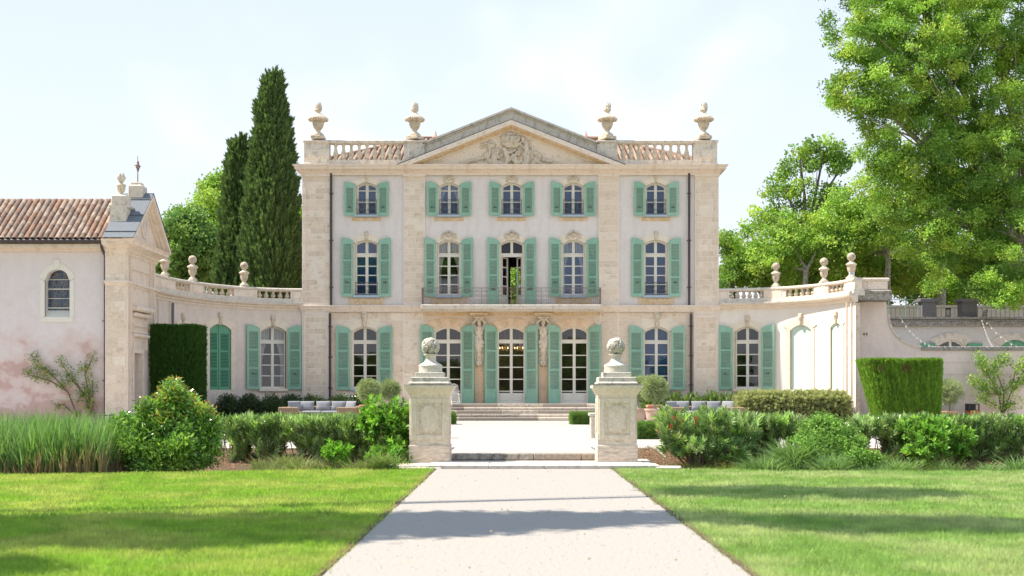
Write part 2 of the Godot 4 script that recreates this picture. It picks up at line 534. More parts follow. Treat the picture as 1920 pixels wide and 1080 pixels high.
# window or glazed door; its origin is the middle of its foot, in the plane of its face
func make_window(parent: Node, called: String, tr: Transform3D, op: Array, rows: int, transom: float, panel: float, drapes: int, glass: Material = null) -> Node3D:
	if glass == null:
		glass = M.glass
	var hw: float = op[1]
	var h: float = op[3] - op[2]
	var rise: float = op[4]
	var key := "win %.2f %.2f %.2f %d %.2f %.2f %d %d" % [hw, h, rise, rows, transom, panel, drapes, glass.get_instance_id()]
	if cache.has(key):
		var dd: Node3D = cache[key].duplicate()
		parent.add_child(dd, true)
		dd.transform = tr
		return dd
	var b := B.new()
	var top := func(x: float) -> float: return h - rise * (x / hw) * (x / hw)
	var ed := 0.075
	for s in [-1.0, 1.0]:
		b.box(Vector3(s * (hw - ed * 0.5), (h - rise) * 0.5, -0.04), Vector3(ed, h - rise, 0.09))
	b.box(Vector3(0, 0.05, -0.042), Vector3(hw * 2, 0.10, 0.085))
	var n := 12
	for i in n:
		var xa := -hw + 2.0 * hw * i / n
		var xc := -hw + 2.0 * hw * (i + 1) / n
		b.extrude(PackedVector2Array([Vector2(xa, top.call(xa) - 0.085), Vector2(xa, top.call(xa)), Vector2(xc, top.call(xc)), Vector2(xc, top.call(xc) - 0.085)]), -0.083, 0.004)
	b.box(Vector3(0, h * 0.5 - 0.03, -0.036), Vector3(0.13, h - 0.08, 0.085))
	b.box(Vector3(0, h * 0.5 - 0.03, 0.012), Vector3(0.045, h - 0.10, 0.02))
	if transom > 0.0:
		b.box(Vector3(0, transom, -0.03), Vector3(hw * 2 - 0.01, 0.17, 0.09))
		b.box(Vector3(0, transom + 0.07, 0.02), Vector3(hw * 2 - 0.02, 0.035, 0.05))
	var o := part(called, b, M.white, parent)
	if panel > 0.0:
		for s in [-1.0, 1.0]:
			var pb := B.new()
			pb.box(Vector3(s * hw * 0.5, panel * 0.5 + 0.02, -0.05), Vector3(hw - 0.03, panel, 0.05))
			pb.cbox(Vector3(s * hw * 0.5, panel * 0.5 + 0.03, -0.02), Vector3(hw - 0.26, panel - 0.18, 0.025), 0.012)
			part("door_panel", pb, M.white, o)
	# panes: two columns, rows below the transom, one arched row on top
	var y0 := 0.10 + panel
	var y1 := (transom - 0.085) if transom > 0.0 else (h - rise - 0.16)
	var bars := B.new()
	var cnt := rows if transom > 0.0 else rows - 1
	for s in [-1.0, 1.0]:
		var xa: float = s * 0.065
		var xc: float = s * (hw - ed)
		var l := minf(xa, xc)
		var r := maxf(xa, xc)
		for k in cnt:
			var pa := y0 + (y1 - y0) * k / cnt
			var pc := y0 + (y1 - y0) * (k + 1) / cnt
			if k > 0 or (panel > 0.0):
				bars.box(Vector3((l + r) * 0.5, pa, -0.03), Vector3(r - l - 0.004, 0.045, 0.05))
			var pane := B.new()
			for pz in [-0.05, -0.056]:
				pane.quad(Vector3(l, pa, pz), Vector3(l, pc, pz), Vector3(r, pc, pz), Vector3(r, pa, pz))
			part("pane", pane, glass, o)
		var yb := (transom + 0.085) if transom > 0.0 else y1
		if transom <= 0.0:
			bars.box(Vector3((l + r) * 0.5, y1, -0.03), Vector3(r - l - 0.004, 0.045, 0.05))
		var pane2 := B.new()
		for i in 6:
			var pa := l + (r - l) * i / 6.0
			var pc := l + (r - l) * (i + 1) / 6.0
			for pz in [-0.05, -0.056]:
				pane2.quad(Vector3(pa, yb, pz), Vector3(pa, top.call(pa) - 0.08, pz), Vector3(pc, top.call(pc) - 0.08, pz), Vector3(pc, yb, pz))
		part("pane", pane2, glass, o)
	part("glazing_bars", bars, M.white, o)
	if drapes > 0:
		for s in [-1.0, 1.0]:
			var rows_ := []
			for i in 15:
				var y := h * 0.99 - (h - 0.15) * i / 14.0
				var f := 1.0 - (y / h)
				var reach := hw * (0.93 if drapes == 2 and y > transom else 0.95 - 1.35 * sin(clampf((f - 0.12) / 0.5, 0.0, 1.0) * PI * 0.5) * 0.42)
				var row := PackedVector3Array()
				for j in 17:
					var t := j / 16.0
					row.append(Vector3(s * (hw + 0.05 - reach * t), y, -0.28 + 0.035 * sin(t * 26.0 + i * 0.15)))
				rows_.append(row)
			var cb := B.new()
			cb.grid(rows_)
			part("curtain", cb, M.curtain, o)
	o.transform = tr
	cache[key] = o
	return o

# louvred shutter, foot and hinge edge at its origin, reaching to +x (right) or -x; its free edge is the high one
func make_shutter(parent: Node, tr: Transform3D, w: float, h: float, rise: float, right: bool, panel: float, m: Material, latch: bool) -> Node3D:
	var key := "shut %.2f %.2f %.2f %s %.2f %d %s" % [w, h, rise, right, panel, m.get_instance_id(), latch]
	if cache.has(key):
		var dd: Node3D = cache[key].duplicate()
		parent.add_child(dd, true)
		dd.transform = tr
		return dd
	var s := 1.0 if right else -1.0
	var th := 0.045
	var b := B.new()
	var st := 0.095
	var top := func(x: float) -> float: return h - rise * pow(1.0 - x / w, 2.0)
	for e in [0.0, w - st]:
		b.extrude(PackedVector2Array([Vector2(s * e, 0), Vector2(s * e, top.call(e)), Vector2(s * (e + st), top.call(e + st)), Vector2(s * (e + st), 0)]), 0, th)
	var tr_pts := PackedVector2Array([Vector2(s * st, h - rise - 0.17)])
	for i in 7:
		var x := st + (w - 2 * st) * i / 6.0
		tr_pts.append(Vector2(s * x, top.call(x)))
	tr_pts.append(Vector2(s * (w - st), h - rise - 0.17))
	b.extrude(tr_pts, 0.002, th - 0.002)
	b.span(Vector3(s * st, 0.0, 0.002), Vector3(s * (w - st), 0.14, th - 0.002))
	var y0 := 0.14
	if panel > 0.0:
		b.span(Vector3(s * st, 0.14, 0.012), Vector3(s * (w - st), 0.14 + panel, th - 0.02))
		b.span(Vector3(s * st, 0.14 + panel, 0.002), Vector3(s * (w - st), 0.23 + panel, th - 0.002))
		y0 = 0.23 + panel
	var y1 := h - rise - 0.17
	var sections := 3 if h > 2.4 else 1
	var lv := B.new()
	for k in sections:
		var a := y0 + (y1 - y0) * k / sections
		var c := y0 + (y1 - y0) * (k + 1) / sections
		if k > 0:
			b.span(Vector3(s * st, a - 0.04, 0.002), Vector3(s * (w - st), a + 0.04, th - 0.002))
			a += 0.04
		if k < sections - 1:
			c -= 0.04
		var n := int((c - a) / 0.062)
		for i in n:
			var y := a + (c - a) * (i + 0.5) / n
			lv.box(Vector3(s * w * 0.5, y, th * 0.5), Vector3(w - 2 * st, 0.012, 0.058), Basis(Vector3.RIGHT, 0.75))
	var o := part("shutter", b, m, parent)
	part("louvres", lv, m, o, true)
	if latch:
		var hb := B.new()
		hb.box(Vector3(s * w * 0.5, h * 0.24, th + 0.012), Vector3(0.16, 0.022, 0.02))
		hb.box(Vector3(s * w * 0.55, h * 0.24 + 0.03, th + 0.012), Vector3(0.02, 0.08, 0.02))
		part("latch", hb, M.black, o)
	var hg := B.new()
	for y in [0.3, h - rise - 0.35]:
		hg.box(Vector3(s * 0.02, y, th * 0.5), Vector3(0.05, 0.10, th + 0.014))
	part("hinge", hg, m, o)
	o.transform = tr
	cache[key] = o
	return o

# courses of cut stone over a rectangle of a wall; each block is a part until the thing has its share
func ashlar(parent: Node3D, w: Callable, u0: float, u1: float, y0: float, y1: float, course: float, per_row: float, o: float, rest: B) -> void:
	var rows := maxi(1, int(round((y1 - y0) / course)))
	var ch := (y1 - y0) / rows
	var odd := rng.randi() % 2
	for i in rows:
		var cuts := [u0, u1]
		var cnt := maxi(1, int(round((u1 - u0) / per_row)))
		if per_row < u1 - u0:
			if (i + odd) % 2:
				for k in range(1, cnt):
					cuts.append(lerpf(u0, u1, (k + rr(-0.14, 0.14)) / cnt))
			else:
				for k in cnt:
					cuts.append(lerpf(u0, u1, (k + 0.5 + rr(-0.16, 0.16)) / cnt))
		cuts.sort()
		for k in cuts.size() - 1:
			var l: float = cuts[k + 1] - cuts[k]
			if l < 0.02:
				continue
			var tr := frame_of(w, (cuts[k] + cuts[k + 1]) * 0.5, y0 + ch * (i + 0.5), o)
			var b := B.new()
			b.cbox(tr.origin - tr.basis.z * 0.035, Vector3(l - 0.024, ch - 0.024, 0.07 + rr(0.0, 0.008)), 0.008, tr.basis)
			var used: int = parent.get_meta("blocks", 0)
			if used < 292:
				parent.set_meta("blocks", used + 1)
				part("stone", b, M.pick[rng.randi() % M.pick.size()], parent)
			else:
				rest.v.append_array(b.v)
				rest.n.append_array(b.n)

func baluster_mesh(h: float, r: float) -> ArrayMesh:
	var key := "bal %.2f %.3f" % [h, r]
	if not cache.has(key):
		var b := B.new()
		var p := []
		for q in [[0.95, 0.0], [0.95, 0.07], [0.62, 0.085], [0.55, 0.12], [0.8, 0.2], [1.0, 0.31], [0.95, 0.42], [0.66, 0.58], [0.48, 0.72], [0.46, 0.80], [0.62, 0.83], [0.62, 0.87], [0.5, 0.89], [0.85, 0.94], [0.9, 1.0]]:
			p.append(Vector3(q[0] * r, q[1] * h, 0))
		b.lathe(p, 14)
		cache[key] = b.mesh()
	return cache[key]

# relief: each stroke is [x0, y0, r0, x1, y1, r1, height of its core]; drawn as one skin that swells from the ground
func relief(strokes: Array, x0: float, x1: float, y0: float, y1: float, cell: float, soft: float, flat := 1.0) -> B:
	var nx := int((x1 - x0) / cell) + 1
	var ny := int((y1 - y0) / cell) + 1
	var h := PackedFloat32Array()
	h.resize(nx * ny)
	h.fill(-0.05)
	for s in strokes:
		var a := Vector2(s[0], s[1])
		var c := Vector2(s[3], s[4])
		var R := maxf(s[2], s[5])
		var i0 := clampi(int((minf(a.x, c.x) - R - x0) / cell), 0, nx - 1)
		var i1 := clampi(int((maxf(a.x, c.x) + R - x0) / cell) + 1, 0, nx - 1)
		var j0 := clampi(int((minf(a.y, c.y) - R - y0) / cell), 0, ny - 1)
		var j1 := clampi(int((maxf(a.y, c.y) + R - y0) / cell) + 1, 0, ny - 1)
		var ac := c - a
		var ll := maxf(ac.length_squared(), 1e-9)
		for j in range(j0, j1 + 1):
			for i in range(i0, i1 + 1):
				var p := Vector2(x0 + i * cell, y0 + j * cell)
				var t := clampf((p - a).dot(ac) / ll, 0.0, 1.0)
				var r: float = lerpf(s[2], s[5], t)
				var d2 := r * r - (p - a - ac * t).length_squared()
				if d2 > 0.0:
					var z: float = s[6] + sqrt(d2) * flat
					var o := h[j * nx + i]
					var k := maxf(soft - absf(z - o), 0.0) / soft
					h[j * nx + i] = maxf(z, o) + k * k * soft * 0.25
	var b := B.new()
	var nn := PackedVector3Array()
	nn.resize(nx * ny)
	for j in ny:
		for i in nx:
			var hx := h[j * nx + mini(i + 1, nx - 1)] - h[j * nx + maxi(i - 1, 0)]
			var hy := h[mini(j + 1, ny - 1) * nx + i] - h[maxi(j - 1, 0) * nx + i]
			nn[j * nx + i] = Vector3(-hx, -hy, 2.0 * cell).normalized()
	for j in ny - 1:
		for i in nx - 1:
			var k := j * nx + i
			var q := [k, k + nx, k + nx + 1, k + 1]
			if maxf(maxf(h[k], h[k + 1]), maxf(h[k + nx], h[k + nx + 1])) <= -0.049:
				continue
			for m in [0, 1, 2, 0, 2, 3]:
				var e: int = q[m]
				b.v.append(Vector3(x0 + (e % nx) * cell, y0 + (e / nx) * cell, h[e]))
				b.n.append(nn[e])
	return b

func spiral(b: B, tr: Transform3D, p: Vector2, r: float, turns: float, thick: float, flip: float, sides := 4) -> void:
	var pts := []
	var rad := []
	for i in 15:
		var t := i / 14.0
		var a := t * turns * TAU
		var q := r * (1.0 - 0.85 * t)
		pts.append(tr * Vector3(p.x + flip * (r - q * cos(a)), p.y + q * sin(a), 0))
		rad.append(thick)
	b.tube(pts, rad, sides)

# wrought iron guard in front of a window
func guard_rail(parent: Node, tr: Transform3D, w: float, h: float) -> void:
	var key := "guard %.2f %.2f" % [w, h]
	if cache.has(key):
		var dd: Node3D = cache[key].duplicate()
		parent.add_child(dd, true)
		dd.transform = tr
		return
	var b := B.new()
	for y in [0.03, h]:
		b.box(Vector3(0, y, 0), Vector3(w, 0.028, 0.03))
	for k in [-0.5, -0.14, 0.14, 0.5]:
		b.box(Vector3(k * w * 0.98, h * 0.5, 0), Vector3(0.02, h, 0.02))
	var o := part("window_guard", b, M.iron, parent)
	var s := B.new()
	for f in [-1.0, 1.0]:
		for y in [0.3, 0.68]:
			spiral(s, Transform3D.IDENTITY, Vector2(f * 0.02, h * y), h * 0.13, 1.3, 0.009, f)
			spiral(s, Transform3D.IDENTITY, Vector2(f * w * 0.19, h * y), h * 0.15, 1.4, 0.009, f)
			spiral(s, Transform3D.IDENTITY, Vector2(f * w * 0.45, h * y), h * 0.13, 1.4, 0.009, -f)
	part("scrollwork", s, M.iron, o, true)
	o.transform = tr
	cache[key] = o

# carved head or shell over a window
func carving(parent: Node, called: String, tr: Transform3D, w: float, h: float, kind: int) -> void:
	var key := "carve %.2f %.2f %d" % [w, h, kind]
	if not cache.has(key):
		var st := []
		if kind == 0:      # plain keystone with a small mask and scrolls
			st = [[0, 0.62, 0.20, 0, 0.44, 0.15, 0.03], [-0.22, 0.85, 0.13, 0.22, 0.85, 0.13, 0.02], [-0.2, 0.2, 0.06, -0.16, 0.75, 0.06, 0.02], [0.2, 0.2, 0.06, 0.16, 0.75, 0.06, 0.02],
				[0, 0.05, 0.12, 0, 0.3, 0.15, 0.0], [-0.07, 0.66, 0.035, -0.07, 0.67, 0.035, 0.16], [0.07, 0.66, 0.035, 0.07, 0.67, 0.035, 0.16], [0, 0.6, 0.04, 0, 0.5, 0.05, 0.17]]
		else:              # head between leaves and volutes
			st = [[0, 0.52, 0.17, 0, 0.34, 0.12, 0.06], [-0.06, 0.54, 0.03, -0.06, 0.55, 0.03, 0.19], [0.06, 0.54, 0.03, 0.06, 0.55, 0.03, 0.19], [0, 0.5, 0.03, 0, 0.42, 0.04, 0.19], [-0.04, 0.33, 0.02, 0.04, 0.33, 0.02, 0.16]]
			for f in [-1.0, 1.0]:
				st.append([f * 0.14, 0.62, 0.09, f * 0.2, 0.40, 0.06, 0.05])
				for k in 9:
					var a := k / 8.0 * TAU * 0.85
					var r := 0.24 - 0.016 * k
					st.append([f * (0.62 - r * cos(a)), 0.42 + r * sin(a), 0.065, f * (0.62 - r * cos(a + 0.5)), 0.42 + r * sin(a + 0.5), 0.06, 0.03])
				for k in 4:
					st.append([f * (0.1 + 0.15 * k), 0.80 - 0.05 * k, 0.085, f * (0.06 + 0.15 * k), 0.93 - 0.07 * k, 0.05, 0.03])
				st.append([f * 0.3, 0.08, 0.05, f * 0.85, 0.16, 0.05, 0.01])
		var out := []
		for s in st:
			out.append([s[0] * w * 0.5, s[1] * h, s[2] * h, s[3] * w * 0.5, s[4] * h, s[5] * h, s[6] * h * 0.7])
		cache[key] = relief(out, -w * 0.56, w * 0.56, -h * 0.1, h * 1.1, h / 34.0, 0.02).mesh()
	var o := part(called, cache[key], M.carved, parent)
	o.transform = tr


# ---------------------------------------------------------------- the main house
func build_house() -> void:
	var w := straight(-D)
	var house := thing("country_house", "three storey pale stone country house with green shutters, pediment and central iron balcony", "house", Vector3.ZERO)
	var rest := B.new()
	var xl := fx(567)
	var xr := fx(1347)
	var ys := fy(580)
	var yc := fy(327)
	var ym := fy(424)
	var xs2 := [687.5, 842.0, 959.5, 1075.0, 1230.0]
	var op2 := []
	for x in xs2:
		op2.append([fx(x), 0.47, fy(403), fy(342), 0.20])
	var op1 := []
	for i in 5:
		op1.append([fx([687.0, 841.5, 959.5, 1075.5, 1230.0][i]), 0.53, fy(574 if i == 2 else 554), fy(449.5), 0.20])
	var op0 := []
	for i in 5:
		var door: bool = i in [1, 2, 3]
		op0.append([fx([683.5, 840.0, 958.5, 1077.0, 1231.5][i]), 0.645 if door else 0.60, 0.985 if door else fy(729), fy(612), 0.26])
	var b := B.new()
	wall_band(b, w, xl, xr, ym, yc + 0.2, op2, 30.0, 0.26)
	wall_band(b, w, xl, xr, ys - 0.1, ym, op1, 30.0, 0.26)
	part("upper_wall", b, M.plaster, house)
	b = B.new()
	wall_band(b, w, xl, xr, 0.0, ys - 0.1, op0, 30.0, 0.26)
	part("ground_floor_wall", b, M.mortar, house)
	# shell: sides, back, floors, roof slab, inner partitions
	b = B.new()
	for x in [xl + 0.25, xr - 0.25]:
		b = B.new()
		b.span(Vector3(x - 0.249, -0.2, -D - 12.0), Vector3(x + 0.249, yc + 0.2, -D - 0.262))
		part("side_wall", b, M.trim, house)
	b = B.new()
	var zb := -D - 12.0
	var vx0 := fx(961)
	var vx1 := fx(972)
	b.span(Vector3(xl, -0.2, zb - 0.4), Vector3(vx0 - 0.35, yc + 0.2, zb))
	b.span(Vector3(vx1 + 0.35, -0.2, zb - 0.4), Vector3(xr, yc + 0.2, zb))
	b.span(Vector3(vx0 - 0.35, -0.2, zb - 0.4), Vector3(vx1 + 0.35, 5.6, zb))
	b.span(Vector3(vx0 - 0.35, 8.6, zb - 0.4), Vector3(vx1 + 0.35, yc + 0.2, zb))
	part("rear_wall", b, M.trim, house)
	b = B.new()
	for y in [0.86, 5.2, 9.2]:
		b.span(Vector3(xl + 0.5, y, zb + 0.001), Vector3(xr - 0.5, y + 0.12, -D - 0.263))
	b.span(Vector3(xl + 0.5, 0.98, -D - 5.2), Vector3(xr - 0.5, 5.2, -D - 5.0))
	b.span(Vector3(xl + 0.5, 5.32, -D - 6.2), Vector3(vx0 - 0.12, 9.2, -D - 6.0))
	b.span(Vector3(vx1 + 0.12, 5.32, -D - 6.2), Vector3(xr - 0.5, 9.2, -D - 6.0))
	b.span(Vector3(xl + 0.5, 9.32, -D - 5.2), Vector3(xr - 0.5, yc, -D - 5.0))
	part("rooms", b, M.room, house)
	b = B.new()
	b.span(Vector3(xl + 0.01, yc + 0.2, zb - 0.4), Vector3(xr - 0.01, yc + 0.34, -D - 0.01))
	part("roof_slab", b, M.coping, house)

	# pilasters of cut stone on the upper floors
	for q in [[567.0, 620.0, 0.26, 0.62], [757.0, 797.0, 0.28, 0.62], [1122.0, 1160.0, 0.32, 5.0], [1303.0, 1347.0, 0.26, 0.58]]:
		b = B.new()
		b.span(Vector3(fx(q[0]), ys - 0.1, -D + 0.001), Vector3(fx(q[1]), yc + 0.1, -D + 0.085))
		part("pilaster", b, M.mortar, house)
		ashlar(house, w, fx(q[0]) + 0.02, fx(q[1]) - 0.02, ys + 0.32, yc - 0.12, q[2], q[3], 0.092, rest)
		b = B.new()
		b.cbox(Vector3((fx(q[0]) + fx(q[1])) * 0.5, ys + 0.19, -D + 0.06), Vector3(fx(q[1]) - fx(q[0]) + 0.06, 0.24, 0.13), 0.02)
		part("pilaster_base", b, M.trim, house)
		b = B.new()
		b.cbox(Vector3((fx(q[0]) + fx(q[1])) * 0.5, yc - 0.06, -D + 0.07), Vector3(fx(q[1]) - fx(q[0]) + 0.08, 0.12, 0.15), 0.02)
		part("pilaster_cap", b, M.trim, house)
	# raised fillets on the corner pilasters
	b = B.new()
	for q in [[573.5, 612.0], [1308.0, 1341.0]]:
		for x in q:
			b.box(Vector3(fx(x), (ys + yc) * 0.5 + 0.1, -D + 0.105), Vector3(0.045, yc - ys - 0.7, 0.03))
	part("pilaster_fillet", b, M.trim, house)

	# ground floor ashlar
	var g0 := 0.3
	for q in [[567.0, 617.0, 1], [1300.0, 1347.0, 1]]:
		b = B.new()
		b.span(Vector3(fx(q[0]), 0.0, -D + 0.001), Vector3(fx(q[1]), ys, -D + 0.085))
		part("corner_pier", b, M.mortar, house)
		ashlar(house, w, fx(q[0]) + 0.14, fx(q[1]) - 0.14, 0.75, ys - 0.35, 0.26, 0.6, 0.09, rest)
		b = B.new()
		for x in [fx(q[0]) + 0.10, fx(q[1]) - 0.10]:
			b.box(Vector3(x, (ys + 0.4) * 0.5, -D + 0.1), Vector3(0.05, ys - 0.6, 0.03))
		b.box(Vector3((fx(q[0]) + fx(q[1])) * 0.5, ys - 0.24, -D + 0.1), Vector3(fx(q[1]) - fx(q[0]) - 0.25, 0.05, 0.03))
		part("panel_moulding", b, M.trim, house)
	for q in [[617.0, 657.0, 0.7], [711.0, 757.0, 0.85], [757.5, 792.0, 5.0], [1126.0, 1159.0, 5.0], [1159.5, 1205.0, 0.85], [1258.0, 1300.0, 0.7]]:
		ashlar(house, w, fx(q[0]) + 0.01, fx(q[1]) - 0.01, g0, fy(632), 0.41, q[2], 0.012, rest)
		ashlar(house, w, fx(q[0]) + 0.01, fx(q[1]) - 0.01, fy(632), ys - 0.12, 0.41, q[2], 0.012, rest)
	for q in [[657.2, 710.8], [1205.2, 1257.8]]:
		ashlar(house, w, fx(q[0]), fx(q[1]), g0, fy(738), 0.3, 0.7, 0.012, rest)
		ashlar(house, w, fx(q[0]), fx(q[1]), fy(598), ys - 0.12, 0.36, 0.7, 0.012, rest)
	M.pick = M.stone_bounce_stain
	for q in [[866.5, 932.0], [985.0, 1050.5]]:
		ashlar(house, w, fx(q[0]), fx(q[1]), 0.99, fy(625), 0.42, 0.75, 0.012, rest)
	for q in [[793.0, 813.0], [1103.5, 1125.0]]:
		ashlar(house, w, fx(q[0]), fx(q[1]), 0.99, fy(625), 0.42, 0.75, 0.012, rest)
	for k in 7:
		ashlar(house, w, fx(793) + (fx(1125) - fx(793)) * k / 7.0, fx(793) + (fx(1125) - fx(793)) * (k + 1) / 7.0, fy(603.5), fy(593), 0.26, 5.0, 0.008, rest)
	M.pick = M.stone
	b = B.new()
	b.span(Vector3(fx(793), fy(592.5), -D + 0.001), Vector3(fx(1125), ys, -D + 0.025))
	part("balcony_soffit_band", b, M.ochre, house)

	# string course, cornice
	var ring := PackedVector3Array([Vector3(xl, 0, zb), Vector3(xl, 0, -D + 0.085), Vector3(xr, 0, -D + 0.085), Vector3(xr, 0, zb)])
	for i in 4:
		ring[i].y = ys - 0.12
	b = B.new()
	b.sweep(ring, PackedVector2Array([Vector2(-0.02, 0), Vector2(0.03, 0), Vector2(0.03, 0.07), Vector2(0.08, 0.11), Vector2(0.08, 0.20), Vector2(0.13, 0.23), Vector2(0.13, 0.29), Vector2(-0.02, 0.33)]))
	part("string_course", b, M.trim, house)
	for i in 4:
		ring[i].y = yc - 0.02
	b = B.new()
	b.sweep(ring, PackedVector2Array([Vector2(-0.05, -0.03), Vector2(0.04, -0.03), Vector2(0.04, 0.06), Vector2(0.09, 0.09), Vector2(0.09, 0.16), Vector2(0.22, 0.2), Vector2(0.30, 0.21), Vector2(0.30, 0.30), Vector2(0.38, 0.36), Vector2(0.38, 0.41), Vector2(-0.05, 0.42)]))
	part("cornice", b, M.trim, house)

	# windows, surrounds, shutters, carvings, sills
	for i in 5:
		var mid: bool = i in [1, 2, 3]
		var o: Array = op2[i]
		b = B.new()
		surround(b, w, o, 0.20, true, 0.025, 1.9)
		part("window_surround", b, M.surround, house)
		make_window(house, "window", Transform3D(Basis.IDENTITY, Vector3(o[0], o[2], -D - 0.2)), o, 3, -1.0, 0.0, 1 if i == 1 else 0, M.glass_sky_tint)
		for s in [-1.0, 1.0]:
			make_shutter(house, Transform3D(Basis(Vector3.UP, -s * rr(0.0, 0.11)), Vector3(o[0] + s * 0.525, fy(405), -D + 0.075)), 0.50, 1.57, 0.12, s > 0, 0.0, M.shutters[rng.randi() % 3], true)
		b = B.new()
		b.cbox(Vector3(o[0], o[2] - 0.05, -D + 0.01), Vector3(1.06, 0.11, 0.26), 0.015)
		part("window_sill", b, M.sill, house)
		b = B.new()
		b.cbox(Vector3(o[0], o[2] - 0.2, -D + 0.005), Vector3(1.35, 0.17, 0.05), 0.01)
		part("sill_block", b, M.ochre, house)
		guard_rail(house, Transform3D(Basis.IDENTITY, Vector3(o[0], o[2] + 0.01, -D + 0.02)), 0.93, 0.68)
		if mid:
			carving(house, "carved_cartouche", Transform3D(Basis.IDENTITY, Vector3(o[0], fy(343), -D + 0.03)), 0.66, 0.36, 1)
		else:
			carving(house, "carved_keystone", Transform3D(Basis.IDENTITY, Vector3(o[0], fy(342), -D + 0.03)), 0.27, 0.34, 0)
		o = op1[i]
		b = B.new()
		surround(b, w, o, 0.24, true, 0.03, 1.6)
		part("window_surround", b, M.surround, house)
		var tr := Transform3D(Basis.IDENTITY, Vector3(o[0], o[2], -D - 0.2))
		if i == 2:
			open_door(house, tr, o)
		else:
			make_window(house, "window", tr, o, 4, fy(477.5) - o[2], 0.0, 2 if mid else 0, M.glass if i == 1 else M.glass_sky_tint)
		for s in [-1.0, 1.0]:
			var foot := fy(572 if i == 2 else 556.5)
			make_shutter(house, Transform3D(Basis(Vector3.UP, -s * rr(0.0, 0.11)), Vector3(o[0] + s * 0.60, foot, -D + 0.08)), 0.54 if not mid else 0.52, fy(446.5) - foot, 0.12, s > 0, 0.42 if i == 2 else 0.0, M.shutters[rng.randi() % 3], true)
		if i != 2:
			b = B.new()
			b.cbox(Vector3(o[0], o[2] - 0.055, -D + 0.012), Vector3(1.2, 0.12, 0.28), 0.015)
			part("window_sill", b, M.sill, house)
			b = B.new()
			b.cbox(Vector3(o[0], o[2] - 0.28, -D + 0.005), Vector3(1.65, 0.30, 0.06), 0.01)
			part("sill_block", b, M.ochre, house)
		if not mid:
			guard_rail(house, Transform3D(Basis.IDENTITY, Vector3(o[0], o[2] + 0.01, -D + 0.02)), 1.05, 0.58)
			carving(house, "carved_keystone", Transform3D(Basis.IDENTITY, Vector3(o[0], fy(450), -D + 0.035)), 0.32, 0.42, 0)
		else:
			carving(house, "carved_cartouche", Transform3D(Basis.IDENTITY, Vector3(o[0], fy(450), -D + 0.035)), 0.84, 0.46, 1)
		o = op0[i]
		tr = Transform3D(Basis.IDENTITY, Vector3(o[0], o[2], -D - 0.2))
		if mid:
			make_window(house, "glazed_door", tr, o, 4, fy(640) - o[2], 0.46, 0)
			for s in [-1.0, 1.0]:
				var turn := 0.42
				if i == 1 and s < 0:
					turn = 0.2
				make_shutter(house, Transform3D(Basis(Vector3.UP, -s * turn), Vector3(o[0] + s * 0.66, 0.99, -D + 0.05)), 0.62, fy(609) - 0.99, 0.16, s > 0, 0.42, M.shutters[rng.randi() % 3], false)
			for k in 9:      # fan of arch stones
				var t0 := -1.0 + 2.0 * k / 9.0
				var t1 := -1.0 + 2.0 * (k + 1) / 9.0
				var pts := PackedVector2Array()
				for q in [[t0, 0.0], [t0, 1.0], [t1, 1.0], [t1, 0.0]]:
					var t: float = q[0] * 0.985
					pts.append(Vector2(o[0] + (o[1] + 0.55 * q[1]) * t, o[3] - o[4] * t * t + q[1] * (0.40 - 0.10 * t * t)))
				b = B.new()
				b.extrude(pts, -D - 0.02, -D + 0.032 + rr(0.0, 0.008))
				part("arch_stone", b, M.stone_bounce_stain[[0, 2, 1][k % 3]], house)
		else:
			b = B.new()
			surround(b, w, o, 0.34, true, 0.03, 1.7)
			part("window_surround", b, M.surround, house)
			make_window(house, "window", tr, o, 4, fy(641) - o[2], 0.0, 0, M.glass_sky_tint if i == 4 else M.glass)
			for s in [-1.0, 1.0]:
				make_shutter(house, Transform3D(Basis(Vector3.UP, -s * rr(0.02, 0.12)), Vector3(o[0] + s * 0.66, fy(731), -D + 0.075)), 0.63, fy(611) - fy(731), 0.16, s > 0, 0.0, M.shutters[rng.randi() % 3], false)
			b = B.new()
			b.cbox(Vector3(o[0], o[2] - 0.055, -D + 0.012), Vector3(1.3, 0.12, 0.28), 0.015)
			part("window_sill", b, M.sill, house)
			carving(house, "carved_keystone", Transform3D(Basis.IDENTITY, Vector3(o[0], fy(612), -D + 0.04)), 0.42, 0.72, 0)
	if rest.v.size():
		part("stone", rest, M.stone[1], house, true)

	# balcony
	b = B.new()
	b.cbox(Vector3(fx(958.5), fy(578.5), -D + 0.52), Vector3(fx(1125) - fx(792), 0.22, 1.05), 0.03)
	b.box(Vector3(fx(958.5), fy(584.5), -D + 0.46), Vector3(fx(1122) - fx(796), 0.07, 0.9))
	part("balcony_slab", b, M.weathered, house)
	var rb := B.new()
	var sc := B.new()
	var bx0 := fx(794.5)
	var bx1 := fx(1123.5)
	var bz := -D + 0.97
	var yb0 := fy(574) + 0.02
	var yb1 := fy(543.5)
	for y in [yb0 + 0.05, yb1]:
		rb.box(Vector3((bx0 + bx1) * 0.5, y, bz), Vector3(bx1 - bx0, 0.03, 0.035))
		for x in [bx0, bx1]:
			rb.box(Vector3(x, y, (bz - D) * 0.5), Vector3(0.03, 0.03, bz + D))
	var nb := 24
	for k in nb + 1:
		var x := lerpf(bx0, bx1, k / float(nb))
		rb.box(Vector3(x, (yb0 + yb1) * 0.5, bz), Vector3(0.016 if k % 4 else 0.03, yb1 - yb0, 0.018))
		if k < nb:
			var xm := x + (bx1 - bx0) / nb * 0.5
			for f in [-1.0, 1.0]:
				for y in [0.2, 0.5, 0.78]:
					spiral(sc, Transform3D(Basis.IDENTITY, Vector3(0, 0, bz)), Vector2(xm, lerpf(yb0, yb1, y)), 0.072, 1.3, 0.0075, f)
